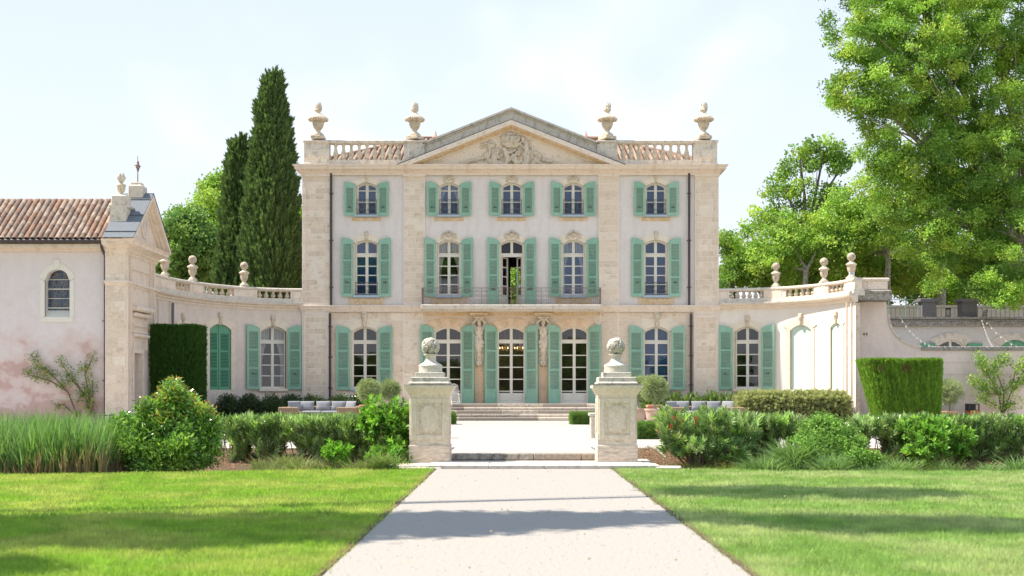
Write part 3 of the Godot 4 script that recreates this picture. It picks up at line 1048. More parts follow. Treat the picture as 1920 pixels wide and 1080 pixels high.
	for x in [bx0, bx1]:
		for k in 4:
			rb.box(Vector3(x, (yb0 + yb1) * 0.5, -D + 0.2 + 0.2 * k), Vector3(0.018, yb1 - yb0, 0.018))
	var rail := part("balcony_railing", rb, M.rust, house)
	part("scrollwork", sc, M.rust, rail, true)
	for x in [898.5, 1018.5]:
		caryatid(house, Vector3(fx(x), 0, -D + 0.03), -1.0 if x < 950.0 else 1.0)

	# drain pipes
	for q in [[621.5, 326.0, 577.0], [619.5, 588.0, 752.0], [1291.5, 326.0, 577.0], [1295.0, 588.0, 745.0]]:
		b = B.new()
		b.tube([Vector3(fx(q[0]), fy(q[2]), -D + 0.12), Vector3(fx(q[0]), fy(q[1]), -D + 0.12)], [0.055, 0.055], 10)
		for k in 3:
			var y := lerpf(fy(q[2]), fy(q[1]), 0.15 + 0.35 * k)
			b.lathe([Vector3(0.06, -0.04, 0), Vector3(0.078, -0.03, 0), Vector3(0.078, 0.03, 0), Vector3(0.06, 0.04, 0)], 10, Vector3(fx(q[0]), y, -D + 0.12))
			b.box(Vector3(fx(q[0]), y, -D + 0.06), Vector3(0.22, 0.025, 0.025))
		part("drain_pipe", b, M.pipe, house)

	# parapet: blocks, plinth, balusters, rail
	var zp := -D - 0.10
	for q in [[570.0, 617.0], [757.0, 796.0], [1120.0, 1158.0], [1300.0, 1345.0]]:
		b = B.new()
		b.span(Vector3(fx(q[0]), fy(311), zp - 0.36), Vector3(fx(q[1]), fy(267), zp + 0.08))
		b.cbox(Vector3((fx(q[0]) + fx(q[1])) * 0.5, fy(309), zp - 0.14), Vector3(fx(q[1]) - fx(q[0]) + 0.06, 0.22, 0.52), 0.03)
		b.cbox(Vector3((fx(q[0]) + fx(q[1])) * 0.5, fy(265), zp - 0.14), Vector3(fx(q[1]) - fx(q[0]) + 0.10, 0.12, 0.58), 0.03)
		var px := part("parapet_block", b, M.weathered, house)
		b = B.new()
		b.cbox(Vector3((fx(q[0]) + fx(q[1])) * 0.5, fy(287.5), zp + 0.085), Vector3((fx(q[1]) - fx(q[0])) * 0.6, 0.40, 0.05), 0.02)
		part("raised_panel", b, M.weathered, px)
	for q in [[617.0, 757.0], [1158.0, 1300.0]]:
		b = B.new()
		b.span(Vector3(fx(q[0]), fy(311), zp - 0.3), Vector3(fx(q[1]), fy(299), zp + 0.02))
		part("parapet_plinth", b, M.weathered, house)
		b = B.new()
		b.cbox(Vector3((fx(q[0]) + fx(q[1])) * 0.5, fy(265.3), zp - 0.14), Vector3(fx(q[1]) - fx(q[0]), 0.15, 0.42), 0.03)
		part("parapet_rail", b, M.weathered, house)
		for k in 9:
			var o := part("baluster", baluster_mesh(fy(268.2) - fy(298.8), 0.125), M.carved, house)
			o.position = Vector3(lerpf(fx(q[0]), fx(q[1]), (k + 0.75) / 9.5), fy(298.8), zp - 0.14)

	# attic gable behind the pediment
	b = B.new()
	b.extrude(PackedVector2Array([Vector2(fx(796), fy(311)), Vector2(fx(796), fy(268)), Vector2(fx(958.5), fy(204)), Vector2(fx(1121), fy(268)), Vector2(fx(1121), fy(311))]), -D - 0.75, -D - 0.16)
	var attic := part("attic_gable", b, M.weathered, house)
	for s in [-1.0, 1.0]:
		var e0 := Vector2(fx(958.5), fy(200.5))
		var e1 := Vector2(fx(958.5) + s * (fx(1125) - fx(958.5)), fy(266.5))
		var nrm := Vector2(s * (e0.y - e1.y), absf(e1.x - e0.x)).normalized()
		for q in [[0.0, 0.09, 0.04], [0.10, 0.16, -0.04]]:
			b = B.new()
			b.extrude(PackedVector2Array([e0 + Vector2(0, -q[0] / nrm.y), e1 - nrm * q[0], e1 - nrm * q[1], e0 + Vector2(0, -q[1] / nrm.y)]), -D - 0.80, -D - 0.16 + q[2] + 0.1)
			part("coping", b, M.weathered, attic)

	# pediment
	var apex := Vector2(fx(958.5), fy(229))
	var base_y := fy(313)
	b = B.new()
	b.extrude(PackedVector2Array([Vector2(fx(762), base_y), apex + Vector2(0, -0.2), Vector2(fx(1155), base_y)]), -D - 0.14, -D + 0.12)
	var ped := part("pediment", b, M.stone[0], house)
	for s in [-1.0, 1.0]:
		var e1 := Vector2(apex.x + s * (fx(1170) - apex.x), base_y)
		var nrm := Vector2(s * (apex.y - e1.y), absf(e1.x - apex.x)).normalized()
		for q in [[0.0, 0.20, 0.50, 0], [0.20, 0.27, 0.34, 1], [0.27, 0.36, 0.22, 1], [0.36, 0.42, 0.17, 0]]:
			b = B.new()
			var slope := (apex.y - e1.y) / absf(e1.x - apex.x)
			var p0 := apex - Vector2(0, q[0] / nrm.y)
			var p1 := apex - Vector2(0, q[1] / nrm.y)
			b.extrude(PackedVector2Array([p0, Vector2(apex.x + s * (p0.y - base_y) / slope, base_y + 0.001), Vector2(apex.x + s * (p1.y - base_y) / slope, base_y + 0.001), p1]), -D + 0.10, -D + q[2])
			part("raking_cornice", b, M.trim if q[3] == 0 else M.ochre, ped)
		b = B.new()     # lead flashing on top of the rake
		b.extrude(PackedVector2Array([apex + Vector2(0, 0.035), e1 + Vector2(s * 0.05, 0.03), e1 + Vector2(0, 0.004), apex + Vector2(0, 0.004)]), -D - 0.16, -D + 0.47)
		part("flashing", b, M.iron, ped)
	pediment_relief(ped)

	# tiled roof behind the parapet
	b = B.new()
	var e := PackedVector3Array([Vector3(fx(585), yc + 0.72, -D - 0.9), Vector3(fx(1330), yc + 0.72, -D - 0.9), Vector3(fx(1330), yc + 0.72, zb), Vector3(fx(585), yc + 0.72, zb)])
	var r0 := Vector3(fx(585) + 4.6, yc + 2.95, -D - 6.2)
	var r1 := Vector3(fx(1330) - 4.6, yc + 2.95, -D - 6.2)
	b.quad(e[0], r0, r1, e[1])
	b.quad(e[3], e[2], r1, r0)
	b.tri(e[0], e[3], r0)
	b.tri(e[1], r1, e[2])
	var roof := part("roof", b, M.tile[3], house)
	var tm := tile_mesh(0.46, 0.105, 0.08)
	for c in 3:
		var buf := PackedFloat32Array()
		var slope_v := (Vector3(0, 2.23, -5.3)).normalized()
		var nn := Vector3(0, 5.3, 2.23).normalized()
		var cols := 78
		for k in cols:
			var x := lerpf(e[0].x + 0.15, e[1].x - 0.15, k / float(cols - 1))
			var most := minf(5.5, minf(x - e[0].x, e[1].x - x) * 1.25)
			for j in int(most / 0.36):
				if (k * 7 + j * 5 + (k * j) % 3) % 3 != c:
					continue
				var p := Vector3(x, e[0].y, e[0].z) + slope_v * (0.36 * j - 0.1) + nn * 0.05
				inst(buf, Basis(Vector3.RIGHT, slope_v, Vector3.RIGHT.cross(slope_v)) * Basis(Vector3.RIGHT, 0.06), p, Color.WHITE)
		scatter("roof_tiles", buf, tm, M.tile[[0, 2, 3][c]], roof)
	b = B.new()
	b.tube([e[0] + Vector3(0, 0.05, 0), r0 + Vector3(0, 0.06, 0), r1 + Vector3(0, 0.06, 0), e[1] + Vector3(0, 0.05, 0)], [0.12, 0.12, 0.12, 0.12], 8)
	part("hip_tiles", b, M.tile[0], roof)
	b = B.new()
	b.span(Vector3(fx(1110), fy(262), -D - 1.3), Vector3(fx(1127), fy(251), -D - 0.95))
	part("vent_stack", b, M.tile[1], roof)
	for x in [814.0, 1101.0]:
		b = B.new()
		b.lathe([Vector3(0.06, 0, 0), Vector3(0.07, 0.12, 0), Vector3(0.17, 0.30, 0), Vector3(0.17, 0.36, 0), Vector3(0.07, 0.42, 0), Vector3(0.03, 0.55, 0), Vector3(0.002, 0.68, 0)], 12)
		var o := part("roof_finial", b, M.terracotta, roof)
		o.position = Vector3(fx(x), fy(263), -D - 1.0)

# the middle door of the first floor, its two leaves ajar
func open_door(house: Node3D, tr: Transform3D, op: Array) -> void:
	var h: float = op[3] - op[2]
	var hw: float = op[1]
	var t: float = fy(477.5) - op[2]
	var b := B.new()
	for s in [-1.0, 1.0]:
		b.box(Vector3(s * (hw - 0.025), (h - 0.2) * 0.5, -0.04), Vector3(0.05, h - 0.2, 0.09))
	b.box(Vector3(0, t, -0.03), Vector3(hw * 2 - 0.01, 0.17, 0.09))
	b.box(Vector3(0, (t + h) * 0.5, -0.03), Vector3(0.12, h - t - 0.06, 0.08))
	for i in 12:
		var xa := -hw + 2.0 * hw * i / 12.0
		var xc := -hw + 2.0 * hw * (i + 1) / 12.0
		var ya := h - 0.2 * pow(xa / hw, 2)
		var yc := h - 0.2 * pow(xc / hw, 2)
		b.extrude(PackedVector2Array([Vector2(xa, ya - 0.085), Vector2(xa, ya), Vector2(xc, yc), Vector2(xc, yc - 0.085)]), -0.083, 0.004)
	var o := part("glazed_door", b, M.white, house)
	for s in [-1.0, 1.0]:
		var p := B.new()
		var l := minf(s * 0.06, s * (hw - 0.05))
		var r := maxf(s * 0.06, s * (hw - 0.05))
		for i in 6:
			var pa := l + (r - l) * i / 6.0
			var pc := l + (r - l) * (i + 1) / 6.0
			p.quad(Vector3(pa, t + 0.085, -0.05), Vector3(pa, h - 0.08 - 0.2 * pow(pa / hw, 2), -0.05), Vector3(pc, h - 0.08 - 0.2 * pow(pc / hw, 2), -0.05), Vector3(pc, t + 0.085, -0.05))
		part("pane", p, M.glass, o)
		# leaf, hinged at the jamb and swung into the room
		var lb := B.new()
		var lw := hw - 0.06
		var lh := t - 0.1
		for x in [0.035, lw - 0.035]:
			lb.box(Vector3(-s * x, lh * 0.5, 0), Vector3(0.07, lh, 0.045))
		for k in 5:
			lb.box(Vector3(-s * lw * 0.5, 0.5 + (lh - 0.54) * k / 4.0, 0), Vector3(lw - 0.13, 0.05, 0.04))
		lb.box(Vector3(-s * lw * 0.5, 0.24, 0), Vector3(lw - 0.13, 0.47, 0.035))
		var leaf := part("door_leaf", lb, M.white, o)
		for k in 4:
			var q := B.new()
			var y0 := 0.52 + (lh - 0.54) * k / 4.0
			var y1 := 0.48 + (lh - 0.54) * (k + 1) / 4.0
			q.quad(Vector3(-s * 0.07, y0, 0), Vector3(-s * 0.07, y1, 0), Vector3(-s * (lw - 0.07), y1, 0), Vector3(-s * (lw - 0.07), y0, 0))
			part("pane", q, M.glass, o).transform = Transform3D(Basis(Vector3.UP, -s * (0.9 if s < 0 else 1.05)), Vector3(s * (hw - 0.05), 0.03, -0.06))
		leaf.transform = Transform3D(Basis(Vector3.UP, -s * (0.9 if s < 0 else 1.05)), Vector3(s * (hw - 0.05), 0.03, -0.06))
	o.transform = tr

# woman of stone bearing the balcony, ending in a tapered pedestal
func caryatid(house: Node3D, p: Vector3, s: float) -> void:
	var st := []
	var k := 0.0247
	var y := func(v: float) -> float: return fy(v)
	# [x, photo height, r, x, photo height, r, core]
	for q in [
		[0, 603, 3.6, 0.4, 608, 3.0, 7.0], [-1.5, 600, 2.4, 2.0, 600, 2.4, 7.0], [0.5, 607, 0.8, 0.5, 609, 0.9, 10.2], [0, 610, 2.4, 0, 616, 3.0, 4.0],
		[-5.5, 617, 3.8, 5.5, 617, 3.8, 4.0], [0, 619, 8.2, 0, 632, 6.6, 3.0], [-3.6, 623, 3.2, -3.4, 625, 3.2, 7.5], [3.6, 623, 3.2, 3.4, 625, 3.2, 7.5],
		[-6.5, 616, 3.2, -9.5, 606, 2.6, 5.0], [-9.5, 606, 2.6, -2.5, 598, 2.2, 6.0], [7.0, 616, 3.2, 9.5, 605, 2.6, 5.0], [9.5, 605, 2.6, 2.5, 598, 2.2, 6.0],
		[-8.0, 619, 2.8, -8.2, 630, 2.4, 5.0], [-8.2, 630, 2.4, -1.0, 634, 2.0, 8.0],
		[0, 633, 7.0, -1.0, 646, 8.4, 3.5], [-1.0, 646, 8.4, 0.0, 666, 5.0, 3.0], [-6.0, 636, 2.4, 7.0, 643, 2.2, 6.5], [-6.5, 641, 2.0, 6.5, 650, 1.8, 7.0], [-6.0, 647, 1.8, 4.0, 659, 1.6, 6.5],
		[6.0, 640, 2.0, 1.0, 662, 1.4, 7.0], [0, 650, 1.5, 0, 668, 1.3, 7.5], [-8.5, 640, 1.6, -7.0, 660, 1.2, 4.5],
		[-6.4, 652, 1.5, -5.6, 682, 1.4, 2.5], [6.4, 652, 1.5, 5.6, 682, 1.4, 2.5], [0, 660, 6.0, 0, 682, 5.0, 0.5],
		[-3.0, 678, 2.0, 3.0, 678, 2.0, 5.0], [-3.2, 682, 2.4, -3.2, 682.1, 2.4, 5.0], [3.2, 682, 2.4, 3.2, 682.1, 2.4, 5.0], [0, 684, 3.0, 0, 686, 2.0, 2.0],
		[-9.0, 592, 2.0, 9.0, 592, 2.0, 4.0], [-7.0, 595.5, 2.0, 7.0, 595.5, 2.0, 6.0]]:
		st.append([-s * q[0] * k * 1.22, y.call(q[1]), q[2] * k * 1.12, -s * q[3] * k * 1.22, y.call(q[4]), q[5] * k * 1.12, q[6] * k * 1.15])
	var b := relief(st, -0.46, 0.46, y.call(690), y.call(586), 0.014, 0.03, 1.0)
	var o := part("caryatid_statue", b, M.carved, house)
	o.position = p
	b = B.new()
	b.cbox(Vector3(p.x, fy(588.5), -D + 0.22), Vector3(0.86, 0.10, 0.46), 0.03)
	for f in [-1.0, 1.0]:
		spiral(b, Transform3D(Basis.IDENTITY, Vector3(p.x, 0, -D + 0.38)), Vector2(f * 0.28, fy(590)), 0.07, 1.3, 0.028, f, 6)
	part("bracket", b, M.ochre, house)
	b = B.new()
	b.span(Vector3(p.x - 0.21, 0.99, -D + 0.013), Vector3(p.x + 0.21, fy(688), -D + 0.06))
	part("bracket_pier", b, M.stone_bounce_stain[1], house)

func pediment_relief(ped: Node3D) -> void:
	var st := []
	var q := 1.0 / 12.0
	var k := 0.02452
	var put := func(x0: float, y0: float, r0: float, x1: float, y1: float, r1: float, z: float) -> void:
		st.append([(880.0 + x0 * q - 958.5) * k, (313.0 - 230.0 - y0 * q) * k, r0 * q * k, (880.0 + x1 * q - 958.5) * k, (313.0 - 230.0 - y1 * q) * k, r1 * q * k, z])
	for s in [
		[640, 650, 52, 650, 665, 48, 0.08], [585, 730, 70, 545, 880, 82, 0.05], [600, 745, 34, 665, 815, 28, 0.12], [665, 815, 28, 750, 745, 22, 0.12], [560, 930, 70, 690, 925, 52, 0.08], [690, 930, 42, 800, 960, 30, 0.10],
		[450, 600, 55, 425, 760, 55, 0.03], [425, 520, 34, 550, 520, 32, 0.08], [470, 560, 34, 560, 560, 26, 0.08], [250, 560, 22, 290, 500, 24, 0.02], [290, 500, 24, 390, 480, 26, 0.02], [390, 480, 26, 490, 440, 28, 0.03], [490, 440, 28, 580, 500, 26, 0.04],
		[250, 570, 22, 350, 560, 26, 0.02], [400, 760, 48, 490, 950, 36, 0.04], [350, 720, 44, 470, 930, 28, 0.03], [350, 740, 30, 330, 900, 18, 0.0], [430, 480, 40, 450, 480, 40, 0.06],
		[790, 630, 56, 800, 640, 52, 0.13], [820, 700, 58, 880, 860, 66, 0.10], [850, 695, 34, 950, 690, 30, 0.14], [950, 690, 30, 1035, 635, 22, 0.13], [860, 880, 58, 820, 960, 46, 0.10], [820, 960, 36, 690, 955, 26, 0.10],
		[1080, 705, 52, 1090, 715, 48, 0.13], [1000, 770, 62, 1060, 920, 70, 0.09], [1110, 745, 32, 1135, 680, 26, 0.13], [1135, 680, 26, 1095, 600, 22, 0.11], [1060, 945, 58, 1165, 895, 44, 0.11], [1165, 895, 42, 1290, 985, 30, 0.10], [960, 800, 36, 1000, 900, 30, 0.13],
		[1210, 380, 50, 1215, 395, 46, 0.11], [1275, 470, 58, 1300, 680, 68, 0.06], [1265, 530, 30, 1235, 610, 26, 0.12], [1235, 610, 26, 1160, 515, 20, 0.12], [1290, 690, 62, 1325, 850, 48, 0.06], [1325, 850, 42, 1295, 975, 28, 0.07], [1240, 720, 46, 1260, 900, 34, 0.04], [1260, 900, 34, 1310, 980, 26, 0.05],
		[1350, 430, 26, 1385, 600, 24, 0.02], [1385, 600, 24, 1350, 880, 22, 0.02], [1240, 430, 30, 1160, 460, 20, 0.10],
		[1495, 700, 58, 1505, 715, 54, 0.11], [1580, 760, 64, 1520, 850, 70, 0.05], [1560, 800, 32, 1470, 825, 24, 0.12], [1430, 940, 40, 1530, 900, 46, 0.08], [1530, 900, 44, 1610, 950, 34, 0.08], [1440, 830, 24, 1430, 940, 26, 0.06],
		[780, 520, 30, 1110, 520, 30, 0.10], [830, 560, 26, 1060, 560, 26, 0.08], [720, 490, 24, 1150, 490, 24, 0.14]]:
		put.call(s[0], s[1], s[2], s[3], s[4], s[5], s[6])
	var g := RandomNumberGenerator.new()
	g.seed = 99
	var b := relief(st, -2.6, 2.6, -0.02, 1.75, 0.017, 0.03)
	var fruit := func(x: float, y: float, z: float, out: float) -> void:
		b.ball(Vector3((880.0 + x * q - 958.5) * k, (83.0 - y * q) * k, out), Vector3.ONE * z * q * k, 8, 6)
	for i in 120:      # fruit heaped in the basket
		var a := g.randf() * TAU
		var r := sqrt(g.randf())
		var x := 930.0 + cos(a) * r * 215.0
		var y := 385.0 + sin(a) * r * 135.0
		if y < 490.0:
			fruit.call(x, y, 26.0 + g.randf() * 18.0, 0.06 + 0.16 * (1.0 - r))
	for i in 70:      # garlands trailing to both sides
		var t := i / 69.0
		fruit.call(lerpf(1640.0, 2200.0, t), lerpf(840.0, 1000.0, t) + g.randf_range(-34, 34), g.randf_range(16, 30), 0.03 + g.randf() * 0.05)
		fruit.call(lerpf(400.0, -220.0, t), lerpf(770.0, 955.0, t) + g.randf_range(-34, 34), g.randf_range(16, 30), 0.03 + g.randf() * 0.05)
	var o := part("carved_relief", b, M.carved, ped)
	o.position = Vector3(fx(958.5), fy(313), -D + 0.118)

func tile_mesh(l: float, r0: float, r1: float) -> ArrayMesh:
	var key := "tile %.2f %.3f" % [l, r0]
	if not cache.has(key):
		var b := B.new()
		var rows := []
		for i in 2:
			var row := PackedVector3Array()
			for j in 7:
				var a := PI * j / 6.0
				var r := lerpf(r0, r1, i)
				row.append(Vector3(cos(a) * r, l * i, sin(a) * r * 0.85))
			rows.append(row)
		b.grid(rows)
		for j in 6:     # thickness of the lower lip
			var p: Vector3 = rows[0][j]
			var q: Vector3 = rows[0][j + 1]
			b.quad(p, q, q * 0.82, p * 0.82)
		cache[key] = b.mesh()
	return cache[key]


# ---------------------------------------------------------------- the two curved galleries
func build_wing(left: bool) -> void:
	var w := wing_wall(left)
	var name_ := "curved_gallery"
	var o := thing(name_, "curved shaded gallery wing with stone balustrade joining the house to the chapel" if left else "curved sunlit gallery wing with stone balustrade ending at the pink garden wall", "gallery")
	var sg := -1.0 if left else 1.0
	var smax := 9.30 if left else 7.75
	var y_top := fy(580)
	var rail := fy(541)
	# openings in arc length from the house
	var ops := []
	var arr := [[1.336, 0.60, fy(729), fy(612), 0.26], [4.03, 0.62, fy(731, 52.3), fy(607.5, 52.3), 0.24], [6.50, 0.42, fy(731, 52.3), fy(611, 50.9), 0.2]] if left else [[1.317, 0.56, fy(729), fy(612), 0.26], [3.90, 0.56, fy(731, 52.7), fy(609, 52.7), 0.24], [6.05, 0.40, fy(731, 52.7), fy(609, 52.2), 0.18]]
	for a in arr:
		ops.append([sg * a[0], a[1], a[2], a[3], a[4]])
	var u0 := -smax if left else 0.02
	var u1 := -0.02 if left else smax
	var b := B.new()
	wall_band(b, w, u0, u1, -0.3, y_top, ops, 0.28, 0.22)
	part("gallery_wall", b, M.plaster_wing if left else M.wing_sunlight_tint, o)
	# dark room behind
	var poly := PackedVector2Array()
	var inner := PackedVector2Array()
	for i in 29:
		var s := lerpf(0.02, smax - (0.0 if left else 1.5), i / 28.0)
		var p: Vector3 = w.call(sg * s, 0.0, -0.225)
		poly.append(Vector2(p.x, -p.z))
	poly.append(Vector2(poly[28].x + sg * 0.8, poly[28].y + (0.0 if left else 0.9)))
	poly.append(Vector2(poly[28].x + sg * 0.8, D + 4.0))
	poly.append(Vector2(poly[0].x, D + 4.0))
	var flat := Transform3D(Basis(Vector3.RIGHT, Vector3.FORWARD, Vector3.UP), Vector3.ZERO)
	b = B.new()
	b.extrude(poly, 0.05, 0.25, flat)
	b.extrude(poly, y_top - 0.25, y_top + 0.12, flat)
	b.span(Vector3(poly[0].x, 0.25, -D - 4.2), Vector3(poly[28].x + sg * 0.8, y_top, -D - 4.0))
	b.span(Vector3(poly[28].x + sg * 0.8, 0.25, -D - 4.2), Vector3(poly[28].x + sg * 1.0, y_top, -poly[28].y - 0.9))
	b.quad(Vector3(poly[28].x, 0.25, -poly[28].y - 0.9), Vector3(poly[28].x, y_top, -poly[28].y - 0.9), Vector3(poly[28].x + sg, y_top, -poly[28].y - 0.9), Vector3(poly[28].x + sg, 0.25, -poly[28].y - 0.9))
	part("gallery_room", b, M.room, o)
	var path := PackedVector3Array()
	for i in 41:
		var s := lerpf(smax, 0.0, i / 40.0) if left else lerpf(0.0, smax, i / 40.0)
		var p: Vector3 = w.call(sg * s, y_top - 0.05, 0.0)
		path.append(p)
	b = B.new()
	b.sweep(path, PackedVector2Array([Vector2(-0.1, 0), Vector2(0.04, 0), Vector2(0.05, 0.07), Vector2(0.13, 0.12), Vector2(0.13, 0.17), Vector2(0.27, 0.24), Vector2(0.27, 0.27), Vector2(-0.1, 0.27)]))
	part("cornice", b, M.trim, o)
	b = B.new()
	for i in path.size():
		path[i].y = y_top + 0.222
	b.sweep(path, PackedVector2Array([Vector2(-0.4, 0), Vector2(0.285, 0), Vector2(0.285, 0.07), Vector2(0.10, 0.09), Vector2(0.08, 0.26), Vector2(-0.4, 0.26)]))
	part("parapet_plinth", b, M.weathered, o)
	for i in path.size():
		path[i].y = rail - 0.14
	b = B.new()
	b.sweep(path, PackedVector2Array([Vector2(-0.32, 0), Vector2(0.06, 0), Vector2(0.10, 0.04), Vector2(0.10, 0.10), Vector2(0.06, 0.14), Vector2(-0.32, 0.14)]))
	part("parapet_rail", b, M.weathered, o)
	# pedestals and balusters
	var blocks := [[0.0, 0.54], [2.09, 3.27], [5.07, 5.97], [7.13, 9.2]] if left else [[0.0, 0.49], [2.08, 3.14], [4.64, 5.52], [6.69, 7.75]]
	var counts := [5, 5, 4] if left else [6, 5, 4]
	for i in 4:
		var a: float = blocks[i][0]
		var c: float = blocks[i][1]
		b = B.new()
		var pp := PackedVector3Array()
		for k in 7:
			var s := lerpf(c, a, k / 6.0) if left else lerpf(a, c, k / 6.0)
			pp.append(w.call(sg * s, y_top + 0.47, 0.0))
		b.sweep(pp, PackedVector2Array([Vector2(-0.28, 0), Vector2(0.05, 0), Vector2(0.05, rail - y_top - 0.60), Vector2(-0.28, rail - y_top - 0.60)]))
		var blk := part("parapet_block", b, M.trim, o)
		b = B.new()
		var m := (a + c) * 0.5
		var tr := frame_of(w, sg * m, (y_top + 0.47 + rail - 0.14) * 0.5, 0.055)
		b.cbox(Vector3.ZERO, Vector3(minf(c - a, 1.3) * 0.66, 0.34, 0.05), 0.02)
		part("raised_panel", b, M.trim, blk).transform = tr
		if i < 3:
			var d: float = blocks[i + 1][0]
			for k in counts[i]:
				var s := lerpf(c, d, (k + 0.5) / counts[i])
				part("baluster", baluster_mesh(rail - 0.14 - y_top - 0.48, 0.115), M.carved, o).position = w.call(sg * s, y_top + 0.48, -0.11)
	# openings
	for i in 3:
		var op: Array = ops[i]
		b = B.new()
		surround(b, w, op, 0.26 if i < 2 else 0.2, true, 0.03, 1.3)
		part("window_surround", b, M.surround, o)
		carving(o, "carved_keystone", frame_of(w, op[0], op[3] - 0.03, 0.035), 0.36, 0.56, 0)
		var tr := frame_of(w, op[0], op[2], -0.17)
		if i == 0:
			make_window(o, "window", tr, op, 4, fy(641) - op[2], 0.0, 2 if left else 0)
			for s in [-1.0, 1.0]:
				var h := frame_of(w, op[0] + s * 0.67, op[2] - 0.03, 0.10)
				make_shutter(o, Transform3D(h.basis * Basis(Vector3.UP, -s * 0.05), h.origin), 0.62, fy(611) - fy(731), 0.16, s > 0, 0.0, M.shutters[rng.randi() % 3], true)
			b = B.new()
			var t2 := frame_of(w, op[0], op[2] - 0.06, 0.02)
			b.cbox(t2.origin, Vector3(1.35, 0.13, 0.30), 0.015, t2.basis)
			part("window_sill", b, M.trim, o)
			b = B.new()
			var t3 := frame_of(w, op[0], op[2] - 0.30, 0.02)
			b.cbox(t3.origin, Vector3(1.45, 0.30, 0.06), 0.015, t3.basis)
			part("sill_block", b, M.trim, o)
		elif left and i == 1:
			for s in [-1.0, 1.0]:
				var hh: float = op[3] - op[2]
				var f := frame_of(w, op[0] + s * (op[1] - 0.005), op[2], -0.09)
				# a closed leaf is the same leaf hung from the jamb and reaching to the middle
				make_shutter(o, Transform3D(f.basis.orthonormalized(), f.origin), op[1] - 0.012, hh - 0.01, op[4], s < 0, 0.0, M.shutter_old, false)
		else:
			b = B.new()
			var pts := PackedVector2Array([Vector2(-op[1], 0)])
			for k in 11:
				var x: float = op[1] * (k / 5.0 - 1.0)
				pts.append(Vector2(x, op[3] - op[2] - op[4] * pow(x / op[1], 2)))
			pts.append(Vector2(op[1], 0))
			b.extrude(pts, 0.0, 0.04)
			part("blind_panel", b, M.panel_green, o).transform = Transform3D(tr.basis, tr.origin + tr.basis.z * (0.06 if i == 1 else 0.09))
	# end of the wing
	if left:
		b = B.new()
		for s in [7.6, 8.75]:
			var f := frame_of(w, -s, 0, 0.02)
			b.box(f.origin + Vector3.UP * (y_top * 0.5), Vector3(0.07, y_top, 0.06), f.basis)
		part("pilaster_fillet", b, M.trim, o)
		b = B.new()
		b.tube([w.call(-7.42, 0.2, 0.09), w.call(-7.42, y_top - 0.1, 0.09)], [0.05, 0.05], 8)
		part("drain_pipe", b, M.zinc, o)
	else:
		var x0 := fx(1597, 49.7)
		var z0 := -49.55
		b = B.new()
		b.span(Vector3(x0 - 0.02, -0.3, z0 - 0.6), Vector3(x0 + 0.30, y_top - 0.08, z0 + 0.02))
		part("end_pilaster", b, M.trim, o)
		b = B.new()
		for k in 2:
			b.box(Vector3(x0 - 0.06 - 0.14 * k, y_top * 0.5, z0 - 0.02 - 0.16 * k), Vector3(0.07, y_top, 0.07))
		b.cbox(Vector3(x0 - 0.05, 0.6, z0 - 0.05), Vector3(0.5, 1.1, 0.3), 0.03)
		part("end_moulding", b, M.trim, o)
		b = B.new()
		b.span(Vector3(x0 - 0.12, y_top + 0.05, z0 - 1.0), Vector3(x0 + 1.62, y_top + 0.33, z0 + 0.12))
		b.cbox(Vector3(x0 + 0.75, y_top + 0.38, z0 - 0.4), Vector3(1.74, 0.16, 1.16), 0.05)
		part("end_cornice", b, M.coping, o)
		b = B.new()
		b.span(Vector3(x0 - 0.03, y_top + 0.45, z0 - 0.8), Vector3(x0 + 1.47, rail - 0.1, z0 + 0.02))
		b.cbox(Vector3(x0 + 0.72, rail - 0.05, z0 - 0.39), Vector3(1.62, 0.13, 0.96), 0.03)
		var blk := part("end_block", b, M.trim, o)
		b = B.new()
		b.cbox(Vector3(x0 + 1.0, (y_top + rail) * 0.5 + 0.18, z0 + 0.03), Vector3(0.78, 0.36, 0.04), 0.015)
		b.box(Vector3(x0 + 0.42, (y_top + rail) * 0.5 + 0.18, z0 + 0.025), Vector3(0.03, rail - y_top - 0.56, 0.02))
		part("raised_panel", b, M.trim, blk)
	# urns along the rail
	var us := [2.66, 5.60, 7.75] if left else [2.60, 5.10, 7.05]
	var lab := ["carved stone urn on the left gallery balustrade in front of the tall cypress", "carved stone urn on the left gallery balustrade in front of the leafy trees", "carved stone urn on the left gallery balustrade half behind the chapel pediment"] if left else ["carved stone urn on the right gallery balustrade nearest the house", "carved stone urn in the middle of the right gallery balustrade", "carved stone urn at the garden wall end of the right gallery balustrade"]
	for i in 3:
		var p: Vector3 = w.call(sg * us[i], rail, -0.11)
		gallery_urn(p, lab[i])

func gallery_urn(p: Vector3, label: String) -> void:
	var o := thing("gallery_urn", label, "urn", p, rng.randf() * TAU, "urns on the gallery balustrades")
	if not cache.has("gurn"):
		var b := B.new()
		b.cbox(Vector3(0, 0.05, 0), Vector3(0.38, 0.11, 0.38), 0.02)
		var prof := []
		for q in [[0.18, 0.10, 0], [0.17, 0.15, 0], [0.09, 0.22, 0], [0.085, 0.26, 0], [0.15, 0.34, 0.25], [0.19, 0.46, 0.25], [0.195, 0.56, 0.2], [0.17, 0.60, 0], [0.25, 0.66, 0], [0.255, 0.70, 0], [0.20, 0.75, 0], [0.11, 0.80, 0], [0.085, 0.86, 0], [0.12, 0.9, 0]]:
			prof.append(Vector3(q[0], q[1], q[2]))
		b.lathe(prof, 28, Vector3.ZERO, 14)
		cache["gurn"] = b.mesh()
		var f := B.new()
		flower_ball(f, Vector3(0, 1.04, 0), 0.165, 46, 0.062)
		cache["gurnf"] = f.mesh()
	part("urn_body", cache["gurn"], M.carved, o)
	part("stone_fruit", cache["gurnf"], M.carved, o)
	o.scale = Vector3.ONE * 0.91

